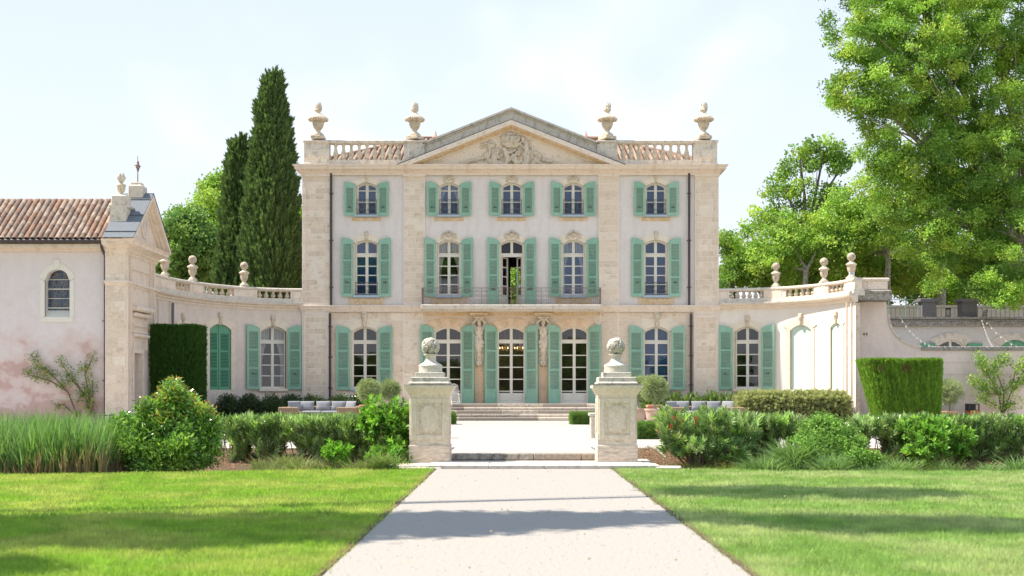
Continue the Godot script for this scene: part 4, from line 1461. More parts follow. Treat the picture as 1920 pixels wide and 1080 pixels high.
# a ball of carved flowers, each a dished rosette
func flower_ball(b: B, c: Vector3, r: float, cnt: int, size: float) -> void:
	if cnt < 60:
		b.ball(c, Vector3(r, r, r) * 0.80, 12, 8)
	for i in cnt:
		var y := 1.0 - 2.0 * (i + 0.5) / cnt
		if y < -0.86:
			continue
		var a := i * 2.39996
		var s := sqrt(1.0 - y * y)
		var n := (Vector3(s * cos(a), y, s * sin(a)) + rand_dir() * 0.12).normalized()
		var x := n.cross(Vector3.UP if absf(n.y) < 0.9 else Vector3.RIGHT).normalized()
		var z := x.cross(n)
		var q := size * rr(0.75, 1.2)
		var rows := []
		var turn := rr(0, TAU)
		for k in [[0.75, -0.8], [1.05, 0.1], [0.85, 0.55], [0.45, 0.15], [0.25, 0.5], [0.02, 0.6]]:
			var row := PackedVector3Array()
			for j in 10:
				var t := TAU * j / 10.0 + turn
				var lob: float = 1.0 + (0.16 * cos(t * 5.0) if k[0] > 0.5 else 0.0)
				row.append(c + n * (r * 0.95 + k[1] * q) + (x * cos(t) + z * sin(t)) * q * k[0] * lob)
			rows.append(row)
		b.grid(rows, true)

func flame_urn(p: Vector3, label: String, turn: float) -> void:
	var o := thing("flaming_urn", label, "urn", p, turn, "stone urns with carved flames along the roof parapet")
	if not cache.has("furn"):
		var b := B.new()
		b.cbox(Vector3(0, 0.08, 0), Vector3(0.62, 0.16, 0.62), 0.02)
		var prof := []
		for q in [[0.26, 0.16, 0], [0.28, 0.22, 0], [0.24, 0.27, 0], [0.12, 0.36, 0], [0.10, 0.42, 0], [0.14, 0.47, 0.2], [0.22, 0.58, 0.22], [0.265, 0.72, 0.22], [0.27, 0.82, 0.15], [0.24, 0.86, 0], [0.38, 0.92, 0], [0.43, 0.98, 0], [0.41, 1.02, 0], [0.33, 1.08, 0], [0.22, 1.15, 0], [0.12, 1.22, 0], [0.09, 1.28, 0], [0.13, 1.32, 0], [0.17, 1.36, 0], [0.16, 1.39, 0], [0.10, 1.42, 0]]:
			prof.append(Vector3(q[0], q[1], q[2]))
		b.lathe(prof, 32, Vector3.ZERO, 16)
		cache["furn"] = b.mesh()
		b = B.new()
		for i in 26:
			var a := TAU * i / 26.0
			b.ball(Vector3(cos(a) * 0.42, 0.955 - 0.03 * absf(sin(a * 4.0)), sin(a) * 0.42), Vector3(0.06, 0.06, 0.06), 7, 5)
		cache["furng"] = b.mesh()
		b = B.new()
		var g := RandomNumberGenerator.new()
		g.seed = 5
		for i in 11:
			var a := TAU * i / 11.0 * 2.6
			var r := 0.11 if i < 8 else 0.04
			var top := g.randf_range(0.22, 0.36)
			var pts := []
			var rad := []
			for k in 6:
				var t := k / 5.0
				pts.append(Vector3(cos(a + t * 1.3) * r * (1.0 + 0.35 * sin(t * PI)), 1.40 + top * t, sin(a + t * 1.3) * r * (1.0 + 0.35 * sin(t * PI))))
				rad.append(0.062 * (1.0 - t * 0.8))
			b.tube(pts, rad, 7)
		cache["furnf"] = b.mesh()
	part("urn_body", cache["furn"], M.carved, o)
	part("garland", cache["furng"], M.carved, o)
	part("flame", cache["furnf"], M.weathered, o)


# ---------------------------------------------------------------- chapel on the left
func build_chapel() -> void:
	var o := thing("chapel", "pale plastered chapel with red tiled roof, arched stained window and carved stone gable end", "chapel")
	var zf := -43.45
	var xe := fx(199, 43.4)
	var eave := fy(452, 43.3)
	var w := straight(zf)
	var op := [fx(106.5, 43.4), 0.46, fy(594, 43.4), fy(505, 43.4), 0.44]
	var rest := B.new()
	var b := B.new()
	wall_band(b, w, -25.0, xe, -0.4, eave, [op], 60.0, 0.34)
	b.span(Vector3(-25.0, -0.4, -46.8), Vector3(xe + 0.6, eave, -46.6))
	b.has_uv = false
	part("plaster_wall", b, chapel_plaster(), o)
	b = B.new()
	b.span(Vector3(-25.2, -0.4, -46.6), Vector3(-25.0, eave, zf))
	b.span(Vector3(-25.0, eave - 0.3, -46.59), Vector3(xe, eave - 0.2, zf - 0.36))
	b.span(Vector3(-25.0, 0.1, -46.59), Vector3(xe, 0.2, zf - 0.36))
	b.span(Vector3(xe - 0.2, 0.2, -46.59), Vector3(xe - 0.1, eave - 0.3, zf - 0.36))
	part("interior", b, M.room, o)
	# round headed window
	b = B.new()
	surround(b, w, op, 0.22, true, 0.02, 1.0)
	b.box(Vector3(op[0], op[2] - 0.10, zf + 0.005), Vector3(1.2, 0.18, 0.05))
	b.box(Vector3(op[0], op[3] + 0.2, zf + 0.02), Vector3(0.2, 0.30, 0.06))
	b.quad(Vector3(op[0] - op[1], op[2] - 0.02, zf + 0.02), Vector3(op[0] - op[1], op[2] + 0.26, zf - 0.3), Vector3(op[0] + op[1], op[2] + 0.26, zf - 0.3), Vector3(op[0] + op[1], op[2] - 0.02, zf + 0.02))
	part("window_surround", b, M.white, o)
	var hh: float = op[3] - op[2]
	var stn := B.new()
	var cols := [lin(0.02, 0.03, 0.06), lin(0.03, 0.04, 0.05), lin(0.015, 0.05, 0.10), lin(0.05, 0.04, 0.03), lin(0.09, 0.08, 0.06), lin(0.02, 0.02, 0.025)]
	var win := Node3D.new()
	win.name = "stained_window"
	o.add_child(win, true)
	win.position = Vector3(op[0], op[2], zf - 0.3)
	for r in 5:
		var y0 := hh * r / 5.0
		var y1 := hh * (r + 1) / 5.0
		b = B.new()
		var pts := PackedVector2Array()
		for k in 13:
			var x: float = op[1] * (k / 6.0 - 1.0)
			pts.append(Vector2(x, minf(y1, hh - op[4] * pow(x / op[1], 2))))
		pts.append(Vector2(op[1], minf(y0, hh - op[4])))
		pts.insert(0, Vector2(-op[1], minf(y0, hh - op[4])))
		if r == 4:
			pts = PackedVector2Array()
			var xx: float = op[1] * sqrt((hh - y0) / op[4])
			for k in 13:
				var x: float = xx * (k / 6.0 - 1.0)
				pts.append(Vector2(x, hh - op[4] * pow(x / op[1], 2)))
		b.extrude(pts, -0.02, 0.0)
		part("stained_pane", b, M.stained, win)
	b = B.new()
	for r in 4:
		b.box(Vector3(0, hh * (r + 1) / 5.0, 0.02), Vector3(op[1] * 2, 0.02 if r % 2 else 0.035, 0.03))
	part("saddle_bar", b, M.white, win)
	b = B.new()
	for i in 60:
		var x := rr(-op[1], op[1]) * 0.95
		var y := rr(0.03, hh * 0.95)
		if y < hh - op[4] * pow(x / op[1], 2) - 0.06:
			b.box(Vector3(x, y, 0.004), Vector3(rr(0.05, 0.16), 0.012, 0.012), Basis(Vector3.BACK, rr(0, PI)))
	part("leading", b, M.pipe, win, true)
	# roof: channel sheet and single cover tiles
	var ridge := fy(379, 45.1)
	var e0 := Vector3(0, eave + 0.02, -43.05)
	var sl := (Vector3(0, ridge, -45.1) - e0)
	var len_ := sl.length()
	sl = sl.normalized()
	var nn := Vector3.RIGHT.cross(sl)
	b = B.new()
	b.quad(Vector3(-25.2, e0.y, e0.z), Vector3(-25.2, ridge, -45.1), Vector3(xe + 0.05, ridge, -45.1), Vector3(xe + 0.05, e0.y, e0.z))
	b.quad(Vector3(-25.2, ridge, -45.1), Vector3(-25.2, e0.y, -47.1), Vector3(xe + 0.05, e0.y, -47.1), Vector3(xe + 0.05, ridge, -45.1))
	var roof := part("roof", b, M.tile[3], o)
	var lm := tile_mesh(0.40, 0.112, 0.085)
	var xa := xe - 0.06
	var k_ := 0
	while xa > -24.9:
		for j in 9:
			var p := Vector3(xa, e0.y, e0.z) + sl * (0.293 * j - 0.05) + nn * (0.05 + rr(0, 0.012))
			var bs := Basis(Vector3.RIGHT, sl, nn) * Basis(Vector3.RIGHT, 0.055) * Basis(Vector3.BACK, rr(-0.03, 0.03))
			if xa > -19.9:
				var t := part("tile", lm, M.tile[(k_ * 3 + j * 5 + rng.randi() % 3) % 6], roof)
				t.transform = Transform3D(bs, p)
		xa -= 0.226
		k_ += 1
	b = B.new()     # channels between the covers
	xa = xe - 0.06 - 0.113
	while xa > -25.0:
		for j in 9:
			var p := Vector3(xa, e0.y, e0.z) + sl * (0.293 * j - 0.08) + nn * 0.03
			var t := Transform3D(Basis(Vector3.RIGHT, sl, nn), p)
			b.quad(t * Vector3(-0.06, 0, 0.02), t * Vector3(-0.06, 0.36, 0.02), t * Vector3(0, 0.36, -0.02), t * Vector3(0, 0, -0.02))
			b.quad(t * Vector3(0, 0, -0.02), t * Vector3(0, 0.36, -0.02), t * Vector3(0.06, 0.36, 0.02), t * Vector3(0.06, 0, 0.02))
		xa -= 0.226
	part("channel_tiles", b, M.tile[1], roof, true)
	for k in 15:
		b = B.new()
		var x := xe - 0.1 - 0.34 * k
		b.tube([Vector3(x + 0.02, ridge + 0.0, -45.1), Vector3(x - 0.36, ridge - 0.01, -45.1)], [0.14, 0.115], 10)
		part("ridge_tile", b, M.tile[[0, 2, 0, 5][k % 4]], roof)
	b = B.new()
	b.tube([Vector3(-25.2, eave - 0.03, -42.98), Vector3(xe + 0.02, eave - 0.03, -42.98)], [0.075, 0.075], 8)
	b.tube([Vector3(xe - 0.02, eave - 0.05, -42.98), Vector3(xe - 0.02, eave - 0.3, -43.0), Vector3(xe + 0.0, eave - 0.55, -43.32), Vector3(xe + 0.0, 0.15, -43.32)], [0.06, 0.055, 0.055, 0.055], 8)
	for y in [1.9, 4.1]:
		b.box(Vector3(xe, y, -43.34), Vector3(0.24, 0.03, 0.1))
	part("gutter_and_pipe", b, M.pipe, o)
	b = B.new()
	b.box(Vector3((xe - 25.2) * 0.5, eave - 0.2, zf + 0.14), Vector3(25.2 + xe, 0.16, 0.3))
	b.box(Vector3((xe - 25.2) * 0.5, eave - 0.32, zf + 0.06), Vector3(25.2 + xe, 0.1, 0.16))
	part("eaves_moulding", b, M.trim, o)

	# stone end: pilaster to the camera, carved front to the right
	var xr := -14.35
	var z0 := -43.2
	var z1 := -46.9
	b = B.new()
	b.span(Vector3(xe + 0.03, -0.4, -43.9), Vector3(xr - 0.001, eave, z0))
	b.span(Vector3(xe + 0.5, -0.4, -46.8), Vector3(xr - 0.001, eave, -45.6))
	b.span(Vector3(xe + 0.5, -0.4, -45.61), Vector3(xr - 0.001, 0.3, -43.89))
	b.span(Vector3(xe + 0.5, 2.95, -45.61), Vector3(xr - 0.001, eave, -43.89))
	b.span(Vector3(xe + 0.5, 0.29, -45.61), Vector3(xr - 0.001, 2.96, -44.85))
	part("gable_wall", b, M.trim, o)
	b = B.new()
	b.span(Vector3(xr - 0.42, 0.2, -44.86), Vector3(xr - 0.38, 2.96, -43.9))
	part("door", b, plain(lin(0.10, 0.075, 0.06), 0.7), o)
	var side := func(u: float, y: float, q: float) -> Vector3: return Vector3(xr + q, y, -u)
	ashlar(o, straight(z0), xe + 0.05, xr - 0.03, 0.1, eave - 0.55, 0.335, 0.62, 0.008, rest)
	b = B.new()      # fillets and panels of the front
	for z in [-43.28, -43.62, -46.1, -46.45]:
		b.box(Vector3(xr + 0.03, eave * 0.5, z), Vector3(0.09, eave - 0.3, 0.1))
	for q in [[43.8, 45.95, 6.1, 3.75], [44.0, 45.6, 4.0, 3.1]]:
		for z in [q[0], q[1]]:
			b.box(Vector3(xr + 0.03, (q[2] + q[3]) * 0.5, -z), Vector3(0.07, q[2] - q[3], 0.06))
		for y in [q[2], q[3]]:
			b.box(Vector3(xr + 0.031, y, -(q[0] + q[1]) * 0.5), Vector3(0.07, 0.06, q[1] - q[0] - 0.062))
	part("front_panelling", b, M.trim, o)
	b = B.new()
	for q in [[43.82, 0.14], [44.93, 0.14]]:
		b.box(Vector3(xr + 0.05, 1.6, -q[0]), Vector3(0.12, 2.9, q[1]))
	b.box(Vector3(xr + 0.05, 3.02, -44.38), Vector3(0.121, 0.15, 1.3))
	b.cbox(Vector3(xr + 0.12, 4.62, -44.8), Vector3(0.34, 0.20, 2.0), 0.06)
	b.cbox(Vector3(xr + 0.08, 4.40, -44.8), Vector3(0.20, 0.16, 1.8), 0.05)
	b.cbox(Vector3(xr + 0.07, 3.62, -44.8), Vector3(0.2, 0.14, 1.7), 0.05)
	part("door_hood", b, M.trim, o)
	var prof := PackedVector2Array([Vector2(-0.1, 0), Vector2(0.03, 0), Vector2(0.03, 0.10), Vector2(0.10, 0.14), Vector2(0.10, 0.22), Vector2(0.26, 0.30), Vector2(0.40, 0.34), Vector2(0.40, 0.44), Vector2(0.48, 0.52), Vector2(-0.1, 0.52)])
	var path := PackedVector3Array([Vector3(xe + 0.03, eave - 0.5, z0), Vector3(xr, eave - 0.5, z0), Vector3(xr, eave - 0.5, z1), Vector3(xe, eave - 0.5, z1)])
	b = B.new()
	b.sweep(path, prof)
	part("cornice", b, M.trim, o)
	for i in 4:
		path[i].y = eave - 1.65
	b = B.new()
	b.sweep(path, PackedVector2Array([Vector2(-0.1, 0), Vector2(0.02, 0), Vector2(0.06, 0.08), Vector2(0.12, 0.10), Vector2(0.12, 0.18), Vector2(-0.1, 0.2)]))
	part("architrave", b, M.trim, o)
	# gable: its face looks to the right
	var gy := eave + 0.02
	var ap := fy(364, 45.1)
	var turn := Transform3D(Basis(Vector3.FORWARD, Vector3.UP, Vector3.RIGHT), Vector3(xr, 0, 0))
	b = B.new()
	b.extrude(PackedVector2Array([Vector2(42.75, gy), Vector2(45.05, ap - 0.25), Vector2(47.35, gy)]), -0.5, 0.10, turn)
	var gab := part("gable", b, M.trim, o)
	for s in [-1.0, 1.0]:
		for q in [[0.0, 0.16, 0.46], [0.16, 0.30, 0.30], [0.30, 0.40, 0.2]]:
			var slope := (ap - gy) / 2.42
			b = B.new()
			b.extrude(PackedVector2Array([Vector2(45.05, ap - q[0] * 1.25), Vector2(45.05 + s * (ap - q[0] * 1.25 - gy) / slope, gy + 0.001), Vector2(45.05 + s * (ap - q[1] * 1.25 - gy) / slope, gy + 0.001), Vector2(45.05, ap - q[1] * 1.25)]), 0.05, q[2], turn)
			part("raking_cornice", b, M.trim, gab)
	b = B.new()
	var ring := []
	for k in 20:
		var a := TAU * k / 20.0
		ring.append(Vector3(xr + 0.12, gy + 0.85 + 0.52 * sin(a), -45.05 + 0.36 * cos(a)))
	ring.append(ring[0])
	var rr_ := []
	for k in 21:
		rr_.append(0.05)
	b.tube(ring, rr_, 6)
	part("oculus_moulding", b, M.trim, gab)
	b = B.new()
	b.lathe([Vector3(0.001, 0, 0), Vector3(0.36, 0.0, 0), Vector3(0.36, 0.03, 0), Vector3(0.001, 0.03, 0)], 20)
	var oc := part("oculus", b, M.weathered, gab)
	oc.transform = Transform3D(Basis(Vector3.UP * 1.44, Vector3.RIGHT, Vector3.BACK), Vector3(xr + 0.09, gy + 0.85, -45.05))
	# lead sheets over the gable
	b = B.new()
	for s in [-1.0, 1.0]:
		var za: float = -45.05 + s * 2.44
		b.quad(Vector3(xe + 0.12, gy + 0.03, za), Vector3(xe + 0.12, ap + 0.03, -45.05), Vector3(xr + 0.48, ap + 0.03, -45.05), Vector3(xr + 0.48, gy + 0.03, za))
		b.quad(Vector3(xr + 0.48, gy - 0.01, za), Vector3(xr + 0.48, ap - 0.01, -45.05), Vector3(xr + 0.48, ap + 0.03, -45.05), Vector3(xr + 0.48, gy + 0.03, za))
		for k in 3:
			var y := lerpf(gy, ap, 0.12 + 0.36 * k)
			b.box(Vector3((xe + xr) * 0.5 + 0.3, y + 0.045, lerpf(za, -45.05, 0.12 + 0.36 * k)), Vector3(xr - xe + 0.35, 0.02, 0.05))
	part("lead_roof", b, M.zinc, o)
	# block bearing the urn, block bearing the cross
	b = B.new()
	var bx := fx(222, 43.7)
	b.span(Vector3(xe + 0.12, gy - 0.1, -45.0), Vector3(xe + 0.72, fy(386, 43.7), -43.45))
	b.cbox(Vector3(xe + 0.42, fy(387, 43.7), -44.05), Vector3(0.72, 0.14, 1.15), 0.03)
	b.cbox(Vector3(xe + 0.44, fy(376, 43.7), -43.75), Vector3(0.56, 0.34, 0.56), 0.03)
	var blk := part("urn_block", b, M.weathered, o)
	b = B.new()
	var cx := fx(259, 45.1)
	b.cbox(Vector3(cx, fy(362, 45.1), -45.05), Vector3(0.56, 0.5, 0.6), 0.03)
	b.cbox(Vector3(cx - 0.02, fy(352, 45.1), -45.05), Vector3(0.50, 0.16, 0.5), 0.05)
	b.cbox(Vector3(cx - 0.02, fy(346, 45.1), -45.05), Vector3(0.40, 0.10, 0.4), 0.02)
	part("cross_block", b, M.weathered, o)
	if rest.v.size():
		part("stone", rest, M.stone[2], o, true)
	var top := fy(368.5, 43.7)
	var u := thing("chapel_urn", "slim stone urn with carved leaves on the chapel roof beside the tiles", "urn", Vector3(xe + 0.44, top, -43.75))
	b = B.new()
	var pr := []
	for q in [[0.20, 0.0], [0.20, 0.05], [0.08, 0.10], [0.07, 0.14], [0.12, 0.22], [0.155, 0.34], [0.15, 0.42], [0.17, 0.44], [0.17, 0.50], [0.10, 0.52], [0.05, 0.56], [0.09, 0.62], [0.11, 0.65], [0.02, 0.67]]:
		pr.append(Vector3(q[0], q[1] * 0.9, 0))
	b.lathe(pr, 18)
	part("urn_body", b, M.carved, u)
	b = B.new()
	for i in 9:
		var a := i * 2.4
		b.tube([Vector3(cos(a) * 0.05, 0.58, sin(a) * 0.05), Vector3(cos(a) * 0.13, 0.70, sin(a) * 0.13), Vector3(cos(a) * 0.08, 0.80 + 0.01 * i, sin(a) * 0.08)], [0.05, 0.05, 0.025], 6)
	part("carved_leaves", b, M.weathered, u)
	u = thing("roof_cross", "weathered iron cross standing on the chapel ridge block", "cross", Vector3(cx, fy(344.5, 45.1), -45.05))
	b = B.new()
	b.tube([Vector3.ZERO, Vector3(0, 1.05, 0)], [0.025, 0.012], 6)
	b.box(Vector3(0, 0.68, 0), Vector3(0.26, 0.035, 0.035), Basis(Vector3.UP, 0.9))
	for q in [[0.52, 0.05], [0.62, 0.09], [0.70, 0.07], [0.80, 0.05]]:
		b.ball(Vector3(0.01, q[0], 0), Vector3(q[1], 0.07, q[1]), 7, 5)
	part("cross_shaft", b, M.rust_light, u)

func chapel_plaster() -> StandardMaterial3D:
	# pale above, pink washed patches where the damp rises: stains that belong to the wall
	var m: StandardMaterial3D = M.plaster_wall
	return m


# ---------------------------------------------------------------- garden wall on the right and the terrace house behind it
func build_garden_wall() -> void:
	var z := -50.2
	var o := thing("garden_wall", "smooth pink plaster garden wall sweeping down from the gallery to a flat coping", "wall")
	var x0 := fx(1611, 50.2)
	var top := fy(580)
	var pts := PackedVector2Array([Vector2(x0, -0.4), Vector2(x0, top + 0.02), Vector2(fx(1662, 50.2), top + 0.02), Vector2(fx(1663, 50.2), fy(590, 50.2))])
	var curve := []
	for k in 11:
		var t := k / 10.0 * PI * 0.5
		var p := Vector2(lerpf(fx(1664, 50.2), fx(1727, 50.2), 1.0 - cos(t)), lerpf(fy(590, 50.2), fy(652, 50.2), sin(t)))
		curve.append(p)
		pts.append(p)
	pts.append(Vector2(27.0, fy(652, 50.2)))
	pts.append(Vector2(27.0, -0.4))
	var b := B.new()
	b.extrude(pts, z - 0.4, z)
	part("plaster_face", b, M.plaster_pink, o)
	b = B.new()
	for k in 10:
		var a: Vector2 = curve[k]
		var c: Vector2 = curve[k + 1]
		var n := Vector2(c.y - a.y, a.x - c.x).normalized() * -0.09
		b.extrude(PackedVector2Array([a, c, c + n, a + n]), z - 0.45, z + 0.05)
	part("curved_coping", b, M.weathered, o)
	var x := fx(1727, 50.2)
	var k := 0
	while x < 27.0:
		b = B.new()
		var l := rr(0.85, 1.05)
		b.cbox(Vector3(x + l * 0.5, fy(653.5, 50.2), z - 0.2), Vector3(l - 0.015, 0.17, 0.56), 0.02)
		part("coping_stone", b, M.coping, o)
		x += l
		k += 1
	b = B.new()
	b.box(Vector3(fx(1620, 50.2), fy(626.5, 50.2), z + 0.02), Vector3(0.04, 0.10, 0.04))
	b.box(Vector3(fx(1625, 50.2), fy(626.5, 50.2), z + 0.02), Vector3(0.04, 0.10, 0.04))
	part("wall_fitting", b, plain(lin(0.16, 0.04, 0.03), 0.6), o)
	b = B.new()
	for yy in [680.0, 702.0, 742.0]:
		b.box(Vector3(fx(1820, 50.2), fy(yy, 50.2), z + 0.04), Vector3(4.4, 0.006, 0.006))
	part("training_wire", b, M.rust, o)

func build_terrace_house() -> void:
	var d := 62.0
	var o := thing("terrace_house", "low grey plaster house behind the garden wall with roof terrace and arched windows", "house")
	var w := straight(-d)
	var x0 := fx(1662, d)
	var x1 := 40.0
	var top := fy(612, d)
	var ops := [[fx(1783, d), 0.70, fy(690, d), fy(637, d), 0.32], [fx(1903, d), 0.74, fy(690, d), fy(637, d), 0.32], [fx(2020, d), 0.74, fy(690, d), fy(637, d), 0.32]]
	var b := B.new()
	wall_band(b, w, x0, x1, -0.3, top, ops, 60.0, 0.2)
	part("front_wall", b, M.plaster_grey, o)
	b = B.new()
	b.span(Vector3(x0, top - 0.3, -d - 9.0), Vector3(x1, top, -d - 0.21))
	b.span(Vector3(x0, -0.3, -d - 9.0), Vector3(x0 + 0.3, top, -d - 0.21))
	part("terrace_slab", b, M.room, o)
	b = B.new()
	b.span(Vector3(x0 + 0.31, 0.0, -d - 2.2), Vector3(x1, top - 0.31, -d - 2.0))
	part("room", b, M.room, o)
	b = B.new()
	b.cbox(Vector3((x0 + x1) * 0.5, fy(606.5, d), -d), Vector3(x1 - x0, 0.30, 0.5), 0.06)
	b.box(Vector3((x0 + x1) * 0.5, fy(597, d), -d + 0.02), Vector3(x1 - x0, 0.12, 0.64))
	part("cornice", b, M.coping, o)
	for i in 3:
		var op: Array = ops[i]
		b = B.new()
		surround(b, w, op, 0.36, false, 0.05, 1.3)
		part("arch_stones", b, M.weathered, o)
		if i == 0:
			make_window(o, "window", Transform3D(Basis.IDENTITY, Vector3(op[0], op[2], -d - 0.12)), op, 3, -1.0, 0.0, 0)
			for s in [-1.0, 1.0]:
				b = B.new()
				b.span(Vector3(op[0] + s * 0.85, op[2], -d + 0.07), Vector3(op[0] + s * 1.62, fy(644, d), -d + 0.11))
				part("shutter", b, M.shutter_old, o)
		else:
			for s in [-1.0, 1.0]:
				b = B.new()
				var pts := PackedVector2Array([Vector2(op[0] + s * 0.01, op[2]), Vector2(op[0] + s * 0.01, arch_y(op, op[0]))])
				for k in 6:
					var u: float = op[0] + s * op[1] * (k + 1) / 6.0
					pts.append(Vector2(u, arch_y(op, u)))
				pts.append(Vector2(op[0] + s * op[1], op[2]))
				b.extrude(pts, -d - 0.1, -d - 0.06)
				part("shutter", b, M.shutter_old, o)
	# terrace parapet posts and rail
	for q in [[1725.0, 1756.0], [1800.0, 1833.0]]:
		b = B.new()
		b.span(Vector3(fx(q[0] + 3, d), fy(597, d), -d - 0.6), Vector3(fx(q[1] - 2, d), fy(564, d), -d + 0.1))
		b.cbox(Vector3(fx((q[0] + q[1]) * 0.5, d), fy(563, d), -d - 0.25), Vector3(fx(q[1], d) - fx(q[0], d) + 0.1, 0.18, 0.9), 0.03)
		part("terrace_post", b, M.post, o)
	b = B.new()
	b.span(Vector3(x0, top, -d - 8.6), Vector3(x1, fy(573, d + 8.6), -d - 8.3))
	part("rear_parapet", b, M.mortar, o)
	b = B.new()
	for k in 60:
		var x := lerpf(x0 + 0.1, x1 - 6.0, k / 59.0)
		b.box(Vector3(x, top + 0.5, -d - 0.3), Vector3(0.018, 1.0, 0.018))
	b.box(Vector3((x0 + x1) * 0.5, top + 1.0, -d - 0.3), Vector3(x1 - x0, 0.03, 0.03))
	part("terrace_railing", b, M.rust, o)
	b = B.new()
	b.box(Vector3(fx(1690, d), fy(561.5, d), -d - 0.2), Vector3(3.4, 0.025, 0.025))
	for x in [1668.0, 1700.0, 1724.0]:
		b.box(Vector3(fx(x, d), fy(577, d), -d - 0.2), Vector3(0.03, 0.95, 0.03))
	part("green_handrail", b, M.shutter, o)
	# things on the terrace
	var l := thing("terrace_lantern", "small lantern standing on the terrace edge between the two dark posts", "lantern", Vector3(fx(1777, d), fy(598, d) + 0.13, -d + 0.05))
	b = B.new()
	for sx in [-0.09, 0.09]:
		for sz in [-0.09, 0.09]:
			b.box(Vector3(sx, 0.18, sz), Vector3(0.03, 0.36, 0.03))
	b.box(Vector3(0, 0.015, 0), Vector3(0.24, 0.03, 0.24))
	b.cbox(Vector3(0, 0.40, 0), Vector3(0.24, 0.08, 0.24), 0.03)
	part("lantern_frame", b, M.black, l)
	b = B.new()
	b.lathe([Vector3(0.04, 0.03, 0), Vector3(0.04, 0.2, 0), Vector3(0.001, 0.2, 0)], 8)
	part("candle", b, M.white, l)
	for i in 2:
		var c := thing("terrace_chair", "dark garden chair on the roof terrace beside the second post" if i == 0 else "dark garden chair on the roof terrace facing the first terrace chair", "chair", Vector3(fx(1840 + 13 * i, d), top, -d - 1.0), 1.4 - 2.9 * i)
		b = B.new()
		for sx in [-0.2, 0.2]:
			b.tube([Vector3(sx, 0, 0.2), Vector3(sx, 0.45, 0.18)], [0.016, 0.016], 5)
			b.tube([Vector3(sx, 0, -0.22), Vector3(sx, 0.45, -0.18), Vector3(sx, 0.95, -0.28)], [0.016, 0.016, 0.016], 5)
		part("chair_frame", b, M.black, c)
		b = B.new()
		b.cbox(Vector3(0, 0.46, 0), Vector3(0.42, 0.03, 0.42), 0.01)
		part("seat", b, M.rust, c)
		b = B.new()
		for k in 4:
			b.box(Vector3(0, 0.62 + 0.09 * k, -0.21 - 0.017 * k), Vector3(0.40, 0.05, 0.015))
		part("backrest", b, M.rust, c)
	# strings of bulbs from the terrace down into the court
	var runs := [[Vector3(fx(1686, 60.0), fy(592, 60.0), -60.0), Vector3(fx(1775, 51.0), fy(650, 51.0), -51.0), 0.5], [Vector3(fx(1842, 61.0), fy(594, 61.0), -61.0), Vector3(fx(1960, 52.0), fy(660, 52.0), -52.0), 0.5], [Vector3(fx(1840, 61.4), fy(594, 61.4), -61.4), Vector3(fx(1863, 52.0), fy(650, 52.0), -52.0), 0.2]]
	var labs := ["string of pale bulbs hanging from the swept end of the garden wall", "string of pale bulbs hanging from the second terrace post to the right", "short steep string of pale bulbs below the terrace chairs"]
	for i in 3:
		var a: Vector3 = runs[i][0]
		var s := thing("string_lights", labs[i], "string lights", a, 0.0, "strings of bulbs over the court")
		var pts := []
		var rad := []
		for k in 13:
			var t := k / 12.0
			pts.append((runs[i][1] - a) * t - Vector3.UP * runs[i][2] * 4.0 * t * (1.0 - t))
			rad.append(0.008)
		b = B.new()
		b.tube(pts, rad, 4)
		part("cable", b, plain(lin(0.22, 0.21, 0.2), 0.6), s)
		for k in range(1, 12):
			b = B.new()
			b.ball(pts[k] - Vector3.UP * 0.065, Vector3(0.03, 0.04, 0.03), 8, 6)
			b.box(pts[k] - Vector3.UP * 0.02, Vector3(0.04, 0.05, 0.04))
			part("bulb", b, M.white, s)


# ---------------------------------------------------------------- steps, piers and small things of the court
func build_steps() -> void:
	var o := thing("entrance_steps", "five worn grey stone steps leading up to the glazed garden doors", "steps")
	var x0 := -5.6
	var x1 := 5.3
	for i in 5:
		var b := B.new()
		var z := -51.0 - 0.30 * i
		var y := 0.25 + 0.146 * (i + 1)
		b.span(Vector3(x0 + 0.01, y - 0.16, -D + 0.02 - 0.001 * i), Vector3(x1 - 0.01, y - 0.02, z - 0.36))
		var st := part("step", b, M.weathered, o)
		var x := x0
		while x < x1 - 0.05:
			var l := minf(rr(1.3, 2.1), x1 - x)
			if x1 - x - l < 0.5:
				l = x1 - x
			b = B.new()
			b.cbox(Vector3(x + l * 0.5, y - 0.055, z - 0.185), Vector3(l - 0.008, 0.11, 0.40), 0.018)
			b.box(Vector3(x + l * 0.5, y - 0.12, z - 0.21), Vector3(l - 0.01, 0.06, 0.36))
			part("stone", b, [M.step, M.step_dark, M.weathered][rng.randi() % 3], st)
			x += l
	var b2 := B.new()
	b2.span(Vector3(x0, 0.8, -D + 0.03), Vector3(x1, 0.978, -52.55))
	part("landing", b2, M.weathered, o)

